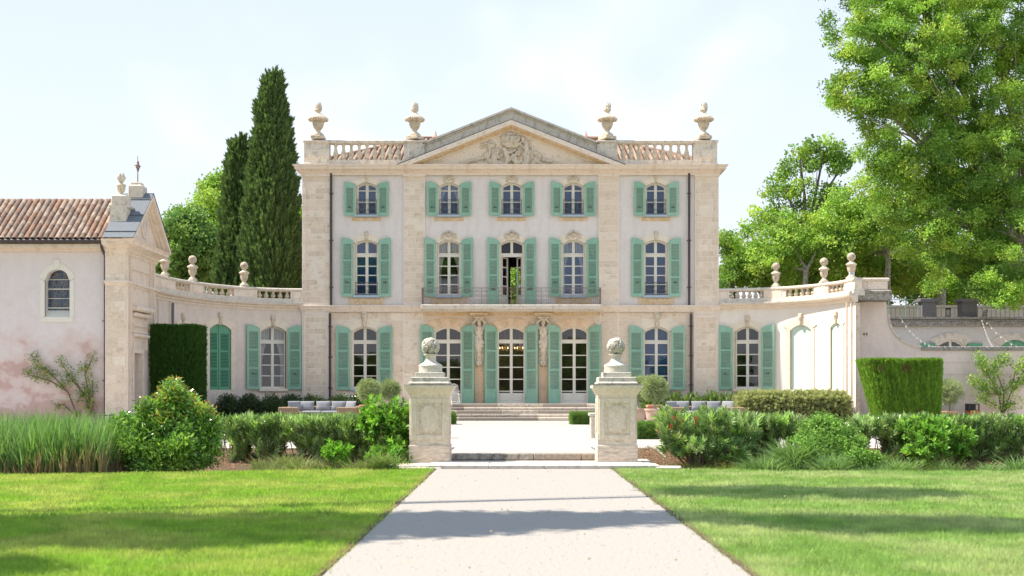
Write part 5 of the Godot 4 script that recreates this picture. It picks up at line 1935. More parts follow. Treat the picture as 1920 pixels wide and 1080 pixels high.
func build_piers() -> void:
	for s in 2:
		var x := -1.66 if s == 0 else 1.975
		var side := "left" if s == 0 else "right"
		var z := -23.0
		var o := thing("gate_pier", "square pale stone gate pier with framed panels, %s" % ("left of the two beside the path" if s == 0 else "right of the two beside the path"), "pier", Vector3(x, 0, z), 0.0 if s == 0 else -0.012, "stone gate piers flanking the path")
		var b := B.new()
		b.cbox(Vector3(0, 0.10, 0), Vector3(0.785, 0.60, 0.785), 0.012)
		b.box(Vector3(0, 0.497, 0), Vector3(0.75, 0.21, 0.75))
		var pl := part("plinth", b, M.pier_base, o)
		b = B.new()
		b.cbox(Vector3(0, 0.265, 0.003), Vector3(0.787, 0.255, 0.787), 0.012)
		part("stone", b, M.pier_base, pl)
		b = B.new()
		b.cbox(Vector3(0, 0.90, 0), Vector3(0.72, 0.84, 0.72), 0.012)
		var sh := part("shaft", b, M.pier, o)
		for f in 4:
			var t := Basis(Vector3.UP, f * PI * 0.5)
			b = B.new()      # outer frame
			for q in [[-0.30, 0.90, 0.115, 0.81], [0.30, 0.90, 0.115, 0.81]]:
				b.cbox(t * Vector3(q[0], q[1], 0.366), Vector3(q[2], q[3], 0.034), 0.012, t)
			for y in [0.545, 1.255]:
				b.cbox(t * Vector3(0, y, 0.3661), Vector3(0.49, 0.10, 0.034), 0.012, t)
			# raised panel with notched corners
			var pts := PackedVector2Array()
			for q in [[-0.18, 0.66], [-0.18, 1.11], [-0.12, 1.12], [-0.11, 1.17], [0.11, 1.17], [0.12, 1.12], [0.18, 1.11], [0.18, 0.70], [0.12, 0.69], [0.11, 0.64], [-0.11, 0.64], [-0.12, 0.65]]:
				pts.append(Vector2(q[0], q[1]))
			b.extrude(pts, 0.355, 0.380, Transform3D(t, Vector3.ZERO))
			var inner := PackedVector2Array()
			for q in pts:
				inner.append(Vector2(q.x * 0.86, 0.905 + (q.y - 0.905) * 0.92))
			b.extrude(inner, 0.36, 0.396, Transform3D(t, Vector3.ZERO))
			part("panel", b, M.pier, sh)
		b = B.new()
		var ring := PackedVector3Array([Vector3(-0.36, 1.30, 0.36), Vector3(0.36, 1.30, 0.36), Vector3(0.36, 1.30, -0.36), Vector3(-0.36, 1.30, -0.36)])
		b.sweep(ring, PackedVector2Array([Vector2(-0.3, 0), Vector2(0.005, 0), Vector2(0.02, 0.03), Vector2(0.015, 0.05), Vector2(0.05, 0.10), Vector2(0.10, 0.19), Vector2(0.12, 0.20), Vector2(0.12, 0.245), Vector2(-0.3, 0.26)]), true)
		b.box(Vector3(0, 1.48, 0), Vector3(0.7, 0.10, 0.7))
		part("cap", b, M.pier, o)
		b = B.new()
		b.box(Vector3(0, 1.548, 0), Vector3(0.945, 0.028, 0.945))
		part("cap_slab", b, M.coping, o)
		b = B.new()
		b.cbox(Vector3(0, 1.635, 0), Vector3(0.73, 0.15, 0.73), 0.012)
		b.cbox(Vector3(0, 1.59, 0), Vector3(0.80, 0.06, 0.80), 0.025)
		part("blocking", b, M.pier_top, o)
		b = B.new()
		b.cbox(Vector3(0, 1.757, 0), Vector3(0.55, 0.096, 0.55), 0.01)
		part("upper_blocking", b, M.pier_top, o)
		var u := thing("flower_finial", "carved stone ball of flowers on a flared foot, topping the %s gate pier" % side, "finial", Vector3(x, 1.804, z), 0.6 * s, "carved flower finials on the gate piers")
		b = B.new()
		var prof := []
		for q in [[0.225, 0.0], [0.23, 0.02], [0.228, 0.13], [0.235, 0.135], [0.232, 0.165], [0.20, 0.19], [0.135, 0.23], [0.10, 0.28], [0.088, 0.33], [0.10, 0.37], [0.135, 0.40], [0.14, 0.42], [0.02, 0.43]]:
			prof.append(Vector3(q[0], q[1] * 0.86, 0))
		b.lathe(prof, 30)
		part("foot", b, M.pier_top, u)
		b = B.new()
		flower_ball(b, Vector3(0, 0.505, 0), 0.158, 50, 0.045)
		part("carved_flowers", b, M.pier_top, u)
		b = B.new()
		b.ball(Vector3(0, 0.505, 0), Vector3.ONE * 0.115, 14, 10)
		part("grimy_core", b, M.post, u)  # dark colour paints the shade between the flowers, along with grime
		# low stone further back
		var lp := thing("low_post", "low plain stone post in the court behind the %s gate pier" % side, "post", Vector3(-2.15 if s == 0 else 2.18, 0.2, -31.5), 0.0, "low stone posts in the court")
		b = B.new()
		b.cbox(Vector3(0, 0.30, 0), Vector3(0.34, 0.62, 0.34), 0.02)
		part("shaft", b, M.pier, lp)
		b = B.new()
		b.cbox(Vector3(0, 0.645, 0), Vector3(0.42, 0.09, 0.42), 0.02)
		part("cap", b, M.pier_top, lp)

func olive_in_pot(p: Vector3, label: String, rim: float, h: float, clay: Material, trunk: float, ball: float, loose := 1.0) -> void:
	var o := thing("potted_olive_tree", label, "potted tree", p, rr(0, TAU), "clipped olive trees in clay pots")
	var b := B.new()
	var prof := []
	for q in [[0.60, 0.0], [0.66, 0.02], [0.86, 0.5], [0.95, 0.84], [1.0, 0.86], [1.04, 0.9], [1.04, 0.99], [1.0, 1.0], [0.9, 1.0], [0.88, 0.88]]:
		prof.append(Vector3(q[0] * rim, q[1] * h, 0))
	b.lathe(prof, 24)
	part("pot", b, clay, o)
	b = B.new()
	b.lathe([Vector3(0.001, h * 0.90, 0), Vector3(rim * 0.9, h * 0.89, 0)], 16)
	part("soil", b, M.earth, o)
	b = B.new()
	b.tube([Vector3(0, h * 0.85, 0), Vector3(0.02, h + trunk * 0.5, 0.01), Vector3(0, h + trunk + ball * 0.4, 0)], [0.04, 0.032, 0.03], 7)
	for i in 7:
		var dd := rand_dir()
		dd.y = absf(dd.y)
		b.tube([Vector3(0, h + trunk, 0), Vector3(0, h + trunk + ball * 0.6, 0) + dd * ball * 0.75], [0.018, 0.006], 4)
	part("trunk", b, M.bark_pale, o)
	var buf := PackedFloat32Array()
	for i in int(520 * ball / 0.45 * loose):
		var dd := rand_dir()
		var r := ball * (0.62 + 0.42 * pow(rng.randf(), 0.6)) * (1.0 if loose == 1.0 else rr(0.55, 1.1))
		var q := Vector3(0, h + trunk + ball * 0.85, 0) + dd * r * Vector3(1, 0.93, 1)
		var v := rr(0.75, 1.25)
		inst(buf, spray_basis(dd + rand_dir() * 0.6, rr(0.7, 1.15) * 0.17), q, Color(0.21 * v, 0.25 * v, 0.125 * v))
	scatter("crown", buf, M.spray_olive, M.leaf_dull, o)

func sofa(p: Vector3, side: String) -> void:
	var o := thing("wicker_sofa", "low u shaped wicker garden sofa with grey seat pads, %s of the steps" % side, "sofa", p, 0.0, "wicker sofas before the ground floor windows")
	var b := B.new()
	b.cbox(Vector3(0, 0.17, -0.45), Vector3(3.15, 0.30, 0.85), 0.03)
	part("seat_frame", b, M.wicker, o)
	b = B.new()
	b.cbox(Vector3(0, 0.36, -0.86), Vector3(3.15, 0.58, 0.09), 0.03)
	part("backrest", b, M.wicker, o)
	for s in [-1.0, 1.0]:
		b = B.new()
		b.cbox(Vector3(s * 1.22, 0.17, 0.35), Vector3(0.72, 0.30, 0.9), 0.03)
		b.cbox(Vector3(s * 1.20, 0.31, 0.82), Vector3(0.84, 0.62, 0.10), 0.03)
		b.cbox(Vector3(s * 1.575, 0.33, 0.0), Vector3(0.09, 0.58, 1.7), 0.03)
		var arm := part("side_frame", b, M.wicker, o)
		b = B.new()
		for k in 16:
			b.box(Vector3(s * 1.20 - 0.39 + 0.052 * k, 0.31, 0.873), Vector3(0.022, 0.58, 0.012))
		for k in 9:
			b.box(Vector3(s * 1.20, 0.06 + 0.062 * k, 0.876), Vector3(0.82, 0.02, 0.01))
		part("weave", b, M.wicker, arm, true)
	for k in 2:
		b = B.new()
		b.cbox(Vector3(-0.42 + 0.84 * k, 0.39, -0.42), Vector3(0.82, 0.14, 0.78), 0.05)
		part("seat_pad", b, M.cloth, o)
	for s in [-1.0, 1.0]:
		b = B.new()
		b.cbox(Vector3(s * 1.2, 0.39, 0.25), Vector3(0.66, 0.14, 1.0), 0.05)
		part("seat_pad", b, M.cloth, o)
	var spots := [[-0.72, "plump grey cushion at the left end of the %s wicker sofa back", 0.0, -0.3], [-0.02, "plump grey cushion in the middle of the %s wicker sofa back", 0.0, -0.28], [0.64, "plump grey cushion at the right end of the %s wicker sofa back", 0.12, -0.3], [-1.15, "grey cushion leaning in the left corner of the %s wicker sofa", 0.7, -0.25], [1.14, "grey cushion leaning in the right corner of the %s wicker sofa", -0.7, -0.25]]
	for q in spots:
		var c := thing("sofa_cushion", q[1] % side, "cushion", p + Vector3(q[0], 0.465, -0.66 if absf(q[0]) < 1.0 else -0.40), q[2], "loose grey cushions on the sofas")
		var cb := B.new()
		var rows := []
		for i in 13:
			var v := i / 6.0 - 1.0
			var row := PackedVector3Array()
			for j in 22:
				var t := j / 22.0 * TAU
				var sx := signf(cos(t)) * pow(absf(cos(t)), 0.55)
				var e := pow(maxf(0.0, 1.0 - pow(absf(v), 3.5)), 0.5)
				row.append(Vector3(sx * 0.31 * (0.93 + 0.07 * absf(v)), 0.21 + v * 0.20, sin(t) * 0.10 * e * (1.0 - 0.35 * absf(sx))))
			rows.append(row)
		cb.grid(rows, true)
		var m := part("cover", cb, M.cloth, c)
		m.rotation.x = q[3]

func bistro_chair(p: Vector3) -> void:
	var o := thing("folding_chair", "white painted iron folding chair on the top step beside the left garden door", "chair", p, 0.25)
	var b := B.new()
	for s in [-0.19, 0.19]:
		b.tube([Vector3(s, 0, 0.22), Vector3(s, 0.46, -0.14)], [0.011, 0.011], 5)
		b.tube([Vector3(s * 0.9, 0, -0.2), Vector3(s * 0.9, 0.46, 0.14)], [0.011, 0.011], 5)
		b.tube([Vector3(s * 0.95, 0.44, -0.15), Vector3(s, 0.70, -0.22), Vector3(s * 0.9, 0.83, -0.24), Vector3(0, 0.90, -0.25)], [0.012, 0.012, 0.012, 0.012], 5)
	b.tube([Vector3(-0.19, 0.1, 0.14), Vector3(0.19, 0.1, 0.14)], [0.009, 0.009], 5)
	part("chair_frame", b, M.white_iron, o)
	b = B.new()
	for k in 6:
		b.box(Vector3(0, 0.465, -0.14 + 0.056 * k), Vector3(0.40, 0.014, 0.034))
	part("seat", b, M.white_iron, o)
	b = B.new()
	for k in 7:
		var x := -0.15 + 0.05 * k
		b.tube([Vector3(x * 0.55, 0.50, -0.16), Vector3(x, 0.70, -0.22), Vector3(x * 0.75, 0.87 - absf(x) * 0.3, -0.245)], [0.007, 0.007, 0.007], 4)
	for y in [0.50, 0.64, 0.78]:
		b.box(Vector3(0, y, -0.165 - (y - 0.5) * 0.26), Vector3(0.34, 0.016, 0.012))
	part("backrest", b, M.white_iron, o)

func litter_bin(p: Vector3) -> void:
	var o := thing("litter_bin", "square black litter bin clad in orange wood slats against the pink wall", "bin", p)
	var b := B.new()
	for sx in [-0.2, 0.2]:
		for sz in [-0.2, 0.2]:
			b.box(Vector3(sx, 0.36, sz), Vector3(0.04, 0.72, 0.04))
	b.cbox(Vector3(0, 0.735, 0), Vector3(0.46, 0.04, 0.46), 0.01)
	b.box(Vector3(0, 0.48, 0), Vector3(0.44, 0.03, 0.44))
	b.box(Vector3(0, 0.25, 0), Vector3(0.36, 0.46, 0.36))
	b.box(Vector3(0, 0.6, -0.2), Vector3(0.4, 0.24, 0.02))
	part("bin_frame", b, M.black, o)
	for k in 4:
		b = B.new()
		b.cbox(Vector3(-0.135 + 0.09 * k, 0.25, 0.215), Vector3(0.08, 0.44, 0.02), 0.005)
		part("slat", b, M.wood, o)
	for s in [-1.0, 1.0]:
		for k in 4:
			b = B.new()
			b.cbox(Vector3(s * 0.215, 0.25, -0.135 + 0.09 * k), Vector3(0.02, 0.44, 0.08), 0.005)
			part("slat", b, M.wood, o)

func floor_lantern(p: Vector3) -> void:
	var o := thing("floor_lantern", "black square metal lantern at the foot of the chapel drain pipe", "lantern", p)
	var b := B.new()
	for sx in [-0.15, 0.15]:
		for sz in [-0.15, 0.15]:
			b.box(Vector3(sx, 0.2, sz), Vector3(0.035, 0.4, 0.035))
	b.box(Vector3(0, 0.02, 0), Vector3(0.36, 0.04, 0.36))
	b.cbox(Vector3(0, 0.42, 0), Vector3(0.38, 0.05, 0.38), 0.01)
	part("lantern_frame", b, M.black, o)
	for k in 4:
		var t := Basis(Vector3.UP, k * PI * 0.5)
		b = B.new()
		b.quad(t * Vector3(-0.13, 0.04, 0.14), t * Vector3(-0.13, 0.39, 0.14), t * Vector3(0.13, 0.39, 0.14), t * Vector3(0.13, 0.04, 0.14))
		part("pane", b, M.glass, o)


# ---------------------------------------------------------------- plants
func leaf(b: B, p: Vector3, dir: Vector3, side: Vector3, l: float, w: float, fold := 0.25, bend := 0.0) -> void:
	var n := side.cross(dir)
	var m := p + dir * l * 0.45 + n * bend * l * 0.3
	var t := p + dir * l - Vector3.UP * bend * l * 0.4
	var a := m + side * w * 0.5 + n * w * fold
	var c := m - side * w * 0.5 + n * w * fold
	b.tri(p, a, t)
	b.tri(p, t, c)

# loose bunch of leaves within a unit ball; up: how far leaves follow +y
func bunch(n: int, l: float, w: float, up: float, seed_: int, spread := 1.0) -> ArrayMesh:
	rng.seed = seed_
	var b := B.new()
	for i in n:
		var p := rand_dir() * pow(rng.randf(), 0.45) * Vector3(spread, 1.0, spread)
		var d := (rand_dir() + p * 0.9 + Vector3.UP * up).normalized()
		var s := d.cross(rand_dir()).normalized()
		var k := rr(0.7, 1.2)
		leaf(b, p, d, s, l * k, w * k, rr(0.05, 0.35), rr(-0.1, 0.3))
	return b.mesh()

# upright shoot with leaves set along it
func shoot(n: int, l: float, w: float, tilt: float, seed_: int) -> ArrayMesh:
	rng.seed = seed_
	var b := B.new()
	for i in n:
		var t := i / float(n)
		var a := i * 2.4
		var o := Vector3(cos(a), 0, sin(a))
		var d := (o * tilt * (1.15 - t * 0.7) + Vector3.UP).normalized()
		var s := d.cross(Vector3.UP).normalized()
		leaf(b, Vector3.UP * t * 0.75 + o * 0.03, d, s, l * rr(0.7, 1.1), w * rr(0.8, 1.2), 0.2, rr(-0.05, 0.35))
	return b.mesh()

func blades(n: int, h: float, w: float, spread: float, lean: float, seed_: int, segs := 1) -> ArrayMesh:
	rng.seed = seed_
	var b := B.new()
	for i in n:
		var a := rr(0, TAU)
		var p := Vector3(cos(a), 0, sin(a)) * spread * sqrt(rng.randf())
		var f := rr(0, TAU)
		var s := Vector3(cos(f), 0, sin(f)) * w * 0.5
		var o := Vector3(cos(a + rr(-1, 1)), 0, sin(a + rr(-1, 1))) * lean * rr(0.2, 1.2)
		var hh := h * rr(0.55, 1.1)
		if segs == 1:
			b.tri(p - s, p + o * hh + Vector3.UP * hh, p + s)
		else:
			var q := p + o * hh * 0.25 + Vector3.UP * hh * 0.55
			var t := p + o * hh + Vector3.UP * hh * (1.0 - lean * 0.2)
			b.quad(p - s, q - s * 0.8, q + s * 0.8, p + s)
			b.tri(q - s * 0.8, t, q + s * 0.8)
	return b.mesh()

func spray_basis(dir: Vector3, size: float) -> Basis:
	var y := dir.normalized()
	var x := y.cross(rand_dir())
	while x.length() < 0.05:
		x = y.cross(rand_dir())
	x = x.normalized()
	return Basis(x, y, x.cross(y)) * size

func make_sprays() -> void:
	M.spray_broad = bunch(15, 0.44, 0.42, -0.1, 301)
	M.spray_broad2 = bunch(12, 0.5, 0.46, -0.2, 302)
	M.spray_small = bunch(22, 0.34, 0.20, 0.1, 303)
	M.spray_olive = bunch(34, 0.5, 0.12, 0.7, 304, 0.7)
	M.spray_gloss = bunch(15, 0.62, 0.24, 0.5, 305, 0.8)
	M.shoot_oleander = shoot(12, 0.80, 0.15, 0.8, 306)
	M.shoot_cypress = shoot(20, 0.42, 0.17, 0.55, 307)
	M.shoot_hedge = shoot(14, 0.45, 0.14, 0.6, 308)
	M.shoot_fig = shoot(9, 0.55, 0.34, 1.3, 309)
	M.turf_tuft = blades(16, 0.048, 0.0065, 0.062, 0.55, 310)
	M.turf_far = blades(12, 0.05, 0.011, 0.085, 0.5, 311)
	M.reed = blades(10, 1.0, 0.022, 0.07, 0.35, 312, 2)
	M.sedge = blades(26, 0.5, 0.016, 0.06, 0.9, 313, 2)
	M.single_leaf = bunch(1, 1.0, 0.7, 0.0, 315)
	M.dry_leaf = bunch(6, 0.5, 0.35, 0.0, 314)

# a tree: lobes of its crown are [centre, radii]; limbs run from the fork into them
func tree(called: String, label: String, group: String, base: Vector3, fork: Vector3, girth: float, lobes: Array, o: Dictionary) -> Node3D:
	var t := thing(called, label, "tree", base, 0.0, group)
	rng.seed = hash(label)
	var b := B.new()
	var f := fork - base
	var bend := Vector3(rr(-0.3, 0.3), 0, rr(-0.3, 0.3)) * girth * 2.0
	b.tube([Vector3.ZERO - Vector3.UP * 0.3, f * 0.35 + bend, f * 0.7 + bend * 0.6, f], [girth * 1.25, girth, girth * 0.88, girth * 0.72], 10)
	var total := 0.0
	for l in lobes:
		total += l[1].x * l[1].y
	var buf := PackedFloat32Array()
	var cr: float = o.get("clump", 1.0)
	var cols: Array = o.cols
	for l in lobes:
		var c: Vector3 = l[0] - base
		var r: Vector3 = l[1]
		var mid := f.lerp(c, 0.5) + Vector3(rr(-0.3, 0.3), rr(-0.1, 0.5), rr(-0.3, 0.3)) * minf(r.x, 1.5)
		var lg: float = girth * clampf(0.30 + 0.35 * sqrt(r.x * r.y / total), 0.2, 0.62)
		b.tube([f - Vector3.UP * girth, mid, c, c + Vector3(rr(-0.4, 0.4) * r.x, r.y * 0.55, 0)], [lg, lg * 0.75, lg * 0.45, lg * 0.12], 8)
		var cnt := maxi(3, int(o.get("clumps", 120) * r.x * r.y / total * (l[2] if l.size() > 2 else 1.0)))
		for i in cnt:
			var d := rand_dir()
			var q := c + d * r * pow(rng.randf(), 0.38)
			if rng.randf() < o.get("twigs", 0.25):
				var from := f.lerp(c, rr(0.4, 1.0)) if q.distance_to(c) > 0.3 * r.x else c
				var mm := from.lerp(q, 0.5) + rand_dir() * 0.25 * cr
				b.tube([from, mm, q], [lg * rr(0.12, 0.3), lg * 0.14, 0.012], 5)
			var col: Color = cols[rng.randi() % cols.size()]
			var shade := rr(0.82, 1.18)
			var rad := cr * rr(0.6, 1.25)
			for k in int(o.get("sprays", 60) * rad * rad / (cr * cr)):
				var e := rand_dir() * pow(rng.randf(), 0.5) * Vector3(rad, rad * o.get("flat", 0.6), rad)
				var v := shade * rr(0.8, 1.22)
				var warm := rr(0.9, 1.15)
				inst(buf, spray_basis(rand_dir() + Vector3.UP * 0.4, o.get("size", 0.4) * rr(0.7, 1.25)), q + e, Color(col.r * v * warm, col.g * v, col.b * v))
	part("trunk", b, o.get("bark", M.bark), t)
	scatter("crown", buf, o.get("spray", M.spray_broad), o.get("leaf", M.leaf), t)
	return t

# lobes noted as [across, up, half width, half height, depth, half depth]
func lobes_at(d: float, list: Array) -> Array:
	var out := []
	for q in list:
		var dd: float = d + q[4]
		out.append([at(q[0], q[1], dd), Vector3(q[2] * dd / F, q[3] * dd / F, q[5])])
	return out

func copy_tree(t: Node3D, where: Vector3, turn: float, size: float, label: String, group: String) -> void:
	var c: Node3D = t.duplicate()
	c.name = numbered("distant_tree")
	add_child(c)
	c.transform = Transform3D(Basis(Vector3.UP, turn).scaled(Vector3.ONE * size), where)
	tag(c, label, "tree", group)

func build_trees() -> void:
	var g := [Color(0.15, 0.26, 0.045), Color(0.20, 0.32, 0.055), Color(0.115, 0.21, 0.042), Color(0.26, 0.36, 0.065)]
	var deep := [Color(0.10, 0.18, 0.052), Color(0.13, 0.215, 0.055), Color(0.16, 0.26, 0.06)]
	var fresh := [Color(0.20, 0.31, 0.06), Color(0.25, 0.36, 0.075), Color(0.16, 0.26, 0.05)]
	# great plane tree on the right
	tree("plane_tree", "huge bright green plane tree overhanging the right side and reaching above the frame", "", Vector3(33.5, 0.2, -66.0), Vector3(29.5, 8.2, -65.0), 0.62,
		lobes_at(62.0, [[1710, 95, 150, 140, 0, 3.5], [1860, 40, 130, 150, 1, 3.5], [1735, 265, 120, 110, 1, 3.5], [1865, 260, 110, 150, 0, 3.5], [1625, 50, 82, 70, 0, 2.5], [1618, 165, 68, 62, 0, 2.2], [1690, 345, 85, 80, 1, 2.5], [1800, 420, 120, 90, 1, 3], [1895, 440, 80, 110, -1, 3], [1890, 545, 60, 42, -2, 1.5], [1800, 520, 80, 40, 3, 2], [1690, -60, 160, 90, 2, 3.5], [1990, 200, 120, 260, 2, 3.5]]),
		{"cols": g, "clumps": 1200, "clump": 0.6, "sprays": 23, "size": 0.27, "bark": M.bark_pale, "flat": 0.65})
	tree("plane_tree", "twin stemmed pale barked plane tree rising behind the two dark terrace posts", "", Vector3(27.5, 0.2, -76.0), at(1768, 440, 76), 0.30,
		lobes_at(76.0, [[1710, 390, 70, 55, 1, 2.5], [1810, 390, 70, 55, 1, 2.5], [1680, 470, 60, 45, 3, 2], [1850, 480, 70, 50, 3, 2], [1760, 530, 110, 36, 5, 1.5], [1890, 550, 70, 30, 4, 1.5]]),
		{"cols": fresh, "clumps": 300, "clump": 0.6, "sprays": 10, "size": 0.38, "bark": M.bark_pale})
	tree("plane_tree", "slender leafy tree behind the pale end block of the right gallery", "", Vector3(23.4, 0.2, -73.0), at(1665, 470, 73), 0.22,
		lobes_at(73.0, [[1640, 420, 55, 50, 0, 2.5], [1610, 480, 55, 40, 3, 2], [1700, 500, 55, 45, 3, 2], [1580, 400, 42, 40, 1, 2]]),
		{"cols": fresh, "clumps": 230, "clump": 0.6, "sprays": 10, "size": 0.36, "bark": M.bark_pale})
	tree("oak_tree", "tall open crowned oak with crooked dark limbs against the sky right of the house", "", Vector3(18.4, 0.2, -77.0), at(1502, 465, 77), 0.30,
		lobes_at(77.0, [[1545, 285, 36, 30, 0, 1.5], [1500, 300, 36, 26, 0, 1.5], [1580, 310, 24, 26, 0, 1.2], [1475, 355, 48, 30, 0, 2], [1545, 385, 50, 36, 1, 2], [1440, 420, 45, 40, 0, 2], [1500, 440, 60, 40, 0, 2]]),
		{"cols": deep + g, "clumps": 170, "clump": 0.45, "sprays": 11, "size": 0.32, "spray": M.spray_broad2, "flat": 0.5})
	tree("oak_tree", "low leafy tree with open branches close to the right corner of the house", "", Vector3(14.4, 0.2, -74.0), at(1372, 520, 74), 0.2,
		lobes_at(74.0, [[1362, 450, 32, 30, 0, 2], [1385, 500, 44, 26, 0, 2], [1350, 530, 40, 26, 0, 2], [1420, 520, 30, 26, 0, 2]]),
		{"cols": deep + g, "clumps": 100, "clump": 0.45, "sprays": 10, "size": 0.34})
	tree("leafy_tree", "rounded bright tree with a grey trunk behind the middle urn of the right gallery", "", Vector3(17.2, 0.2, -71.5), at(1512, 500, 71.5), 0.22,
		lobes_at(71.5, [[1470, 460, 55, 45, 1, 2], [1545, 455, 55, 50, 1, 2], [1500, 520, 80, 30, 3, 2], [1430, 495, 45, 40, 1, 2]]),
		{"cols": fresh + g, "clumps": 240, "clump": 0.55, "sprays": 10, "size": 0.36, "bark": M.bark_pale})
	tree("leafy_tree", "dark leafy tree low behind the first urn of the right gallery", "", Vector3(15.5, 0.2, -82.0), at(1440, 520, 82), 0.25,
		lobes_at(82.0, [[1420, 500, 60, 40, 0, 3], [1500, 520, 70, 46, 0, 3], [1580, 510, 60, 60, 0, 3], [1560, 440, 50, 50, 0, 3]]),
		{"cols": deep, "clumps": 200, "clump": 0.7, "sprays": 12, "size": 0.44})
	tree("leafy_tree", "deep green tree filling the gap behind the terrace house", "", Vector3(33.0, 0.2, -90.0), at(1790, 560, 90), 0.3,
		lobes_at(90.0, [[1700, 500, 70, 60, 0, 3], [1790, 510, 80, 60, 0, 3], [1890, 510, 80, 80, 0, 3], [1960, 480, 70, 100, 0, 3], [1640, 520, 60, 46, 0, 3]]),
		{"cols": deep, "clumps": 300, "clump": 0.8, "sprays": 16, "size": 0.5})
	# left of the house
	tree("leafy_tree", "dark green leafy tree between the chapel gable and the cypresses", "", Vector3(-19.6, 0.2, -72.0), at(345, 520, 72), 0.3,
		lobes_at(72.0, [[340, 440, 42, 46, 0, 2.5], [330, 490, 50, 46, 0, 2.5], [375, 470, 36, 50, 0, 2], [352, 415, 20, 22, 0, 1.2]]),
		{"cols": deep, "clumps": 300, "clump": 0.55, "sprays": 15, "size": 0.38})
	tree("leafy_tree", "pale green feathery tree just left of the smaller cypress", "", Vector3(-19.4, 0.2, -80.0), at(405, 520, 80), 0.25,
		lobes_at(80.0, [[415, 350, 26, 24, 0, 1.5], [400, 385, 34, 34, 0, 2], [410, 440, 50, 50, 0, 2.5], [390, 500, 60, 44, 0, 2.5]]),
		{"cols": fresh, "clumps": 260, "clump": 0.6, "sprays": 12, "size": 0.4})
	tree("leafy_tree", "leafy tree seen between the tall cypress and the left corner of the house", "", Vector3(-14.3, 0.2, -80.0), at(560, 520, 80), 0.25,
		lobes_at(80.0, [[562, 420, 20, 30, 0, 1.5], [560, 490, 34, 50, 0, 2], [500, 520, 60, 40, 0, 2]]),
		{"cols": g, "clumps": 60, "clump": 0.8, "sprays": 30, "size": 0.45})
	tree("leafy_tree", "bright tree seen straight through the open middle door of the house", "", Vector3(0.2, 0.2, -84.0), Vector3(0.2, 5.0, -84.0), 0.3,
		[[Vector3(0.2, 8.0, -84.0), Vector3(3.5, 3.5, 2.5)]], {"cols": fresh, "clumps": 60, "clump": 1.0, "sprays": 26, "size": 0.5})
	cypress("tall dark green cypress beside the left corner of the house, taller of the two", at(511, 541, 61.0), fy(142, 61.0), [[541, 52], [480, 54], [420, 50], [360, 45], [300, 37], [240, 28], [190, 19], [160, 12], [140, 5]], 61.0, 9500)
	cypress("slim ragged cypress leaning into the taller one, shorter of the two", at(448, 541, 64.0), fy(257, 64.0), [[541, 46], [480, 40], [430, 33], [380, 27], [340, 21], [300, 15], [270, 10], [258, 5]], 64.0, 4600)
	# tree left of the lawn: its crown is above the picture, its shade on the lawn
	tree("shade_tree", "tall spreading tree left of the lawn that throws dappled shade over the path", "", Vector3(-15.5, -0.05, -13.2), Vector3(-14.5, 7.0, -13.0), 0.38,
		[[Vector3(-12.6, 10.8, -12.2), Vector3(3.8, 1.8, 1.25)], [Vector3(-9.3, 11.0, -12.9), Vector3(2.4, 1.0, 1.0), 0.4], [Vector3(-6.8, 11.8, -13.5), Vector3(2.2, 0.7, 0.7), 0.3], [Vector3(-4.0, 12.0, -16.9), Vector3(1.9, 0.6, 0.7), 0.7], [Vector3(-4.2, 12.0, -12.9), Vector3(1.8, 0.6, 0.55), 0.7], [Vector3(-12.6, 10.0, -9.8), Vector3(1.8, 1.2, 0.5)]],
		{"cols": g, "clumps": 420, "clump": 0.5, "sprays": 44, "size": 0.32, "flat": 0.5})
	var belt := tree("distant_tree", "broad leafy tree of the row behind the lawn, first from the left", "row of trees behind the lawn", Vector3(-52.0, -0.2, 56.0), Vector3(-52.0, 2.5, 56.0), 0.3,
		[[Vector3(-52.0, 2.8, 56.0), Vector3(6.5, 3.2, 3)], [Vector3(-50.0, 5.6, 56.0), Vector3(4.0, 2.6, 2.5)], [Vector3(-54.5, 5.0, 56.0), Vector3(3.5, 2.8, 2.5)]], {"cols": deep, "clumps": 150, "clump": 1.1, "sprays": 26, "size": 0.6})
	var nth := ["second", "third", "fourth", "fifth", "sixth", "seventh", "eighth", "ninth", "last"]
	for i in 9:
		copy_tree(belt, Vector3(-41.5 + 10.5 * i, -0.2, 56.0 + 4.0 * sin(i * 2.1)), i * 1.3, 0.95 + 0.2 * sin(i * 1.7), "broad leafy tree of the row behind the lawn, %s from the left" % nth[i], "row of trees behind the lawn")

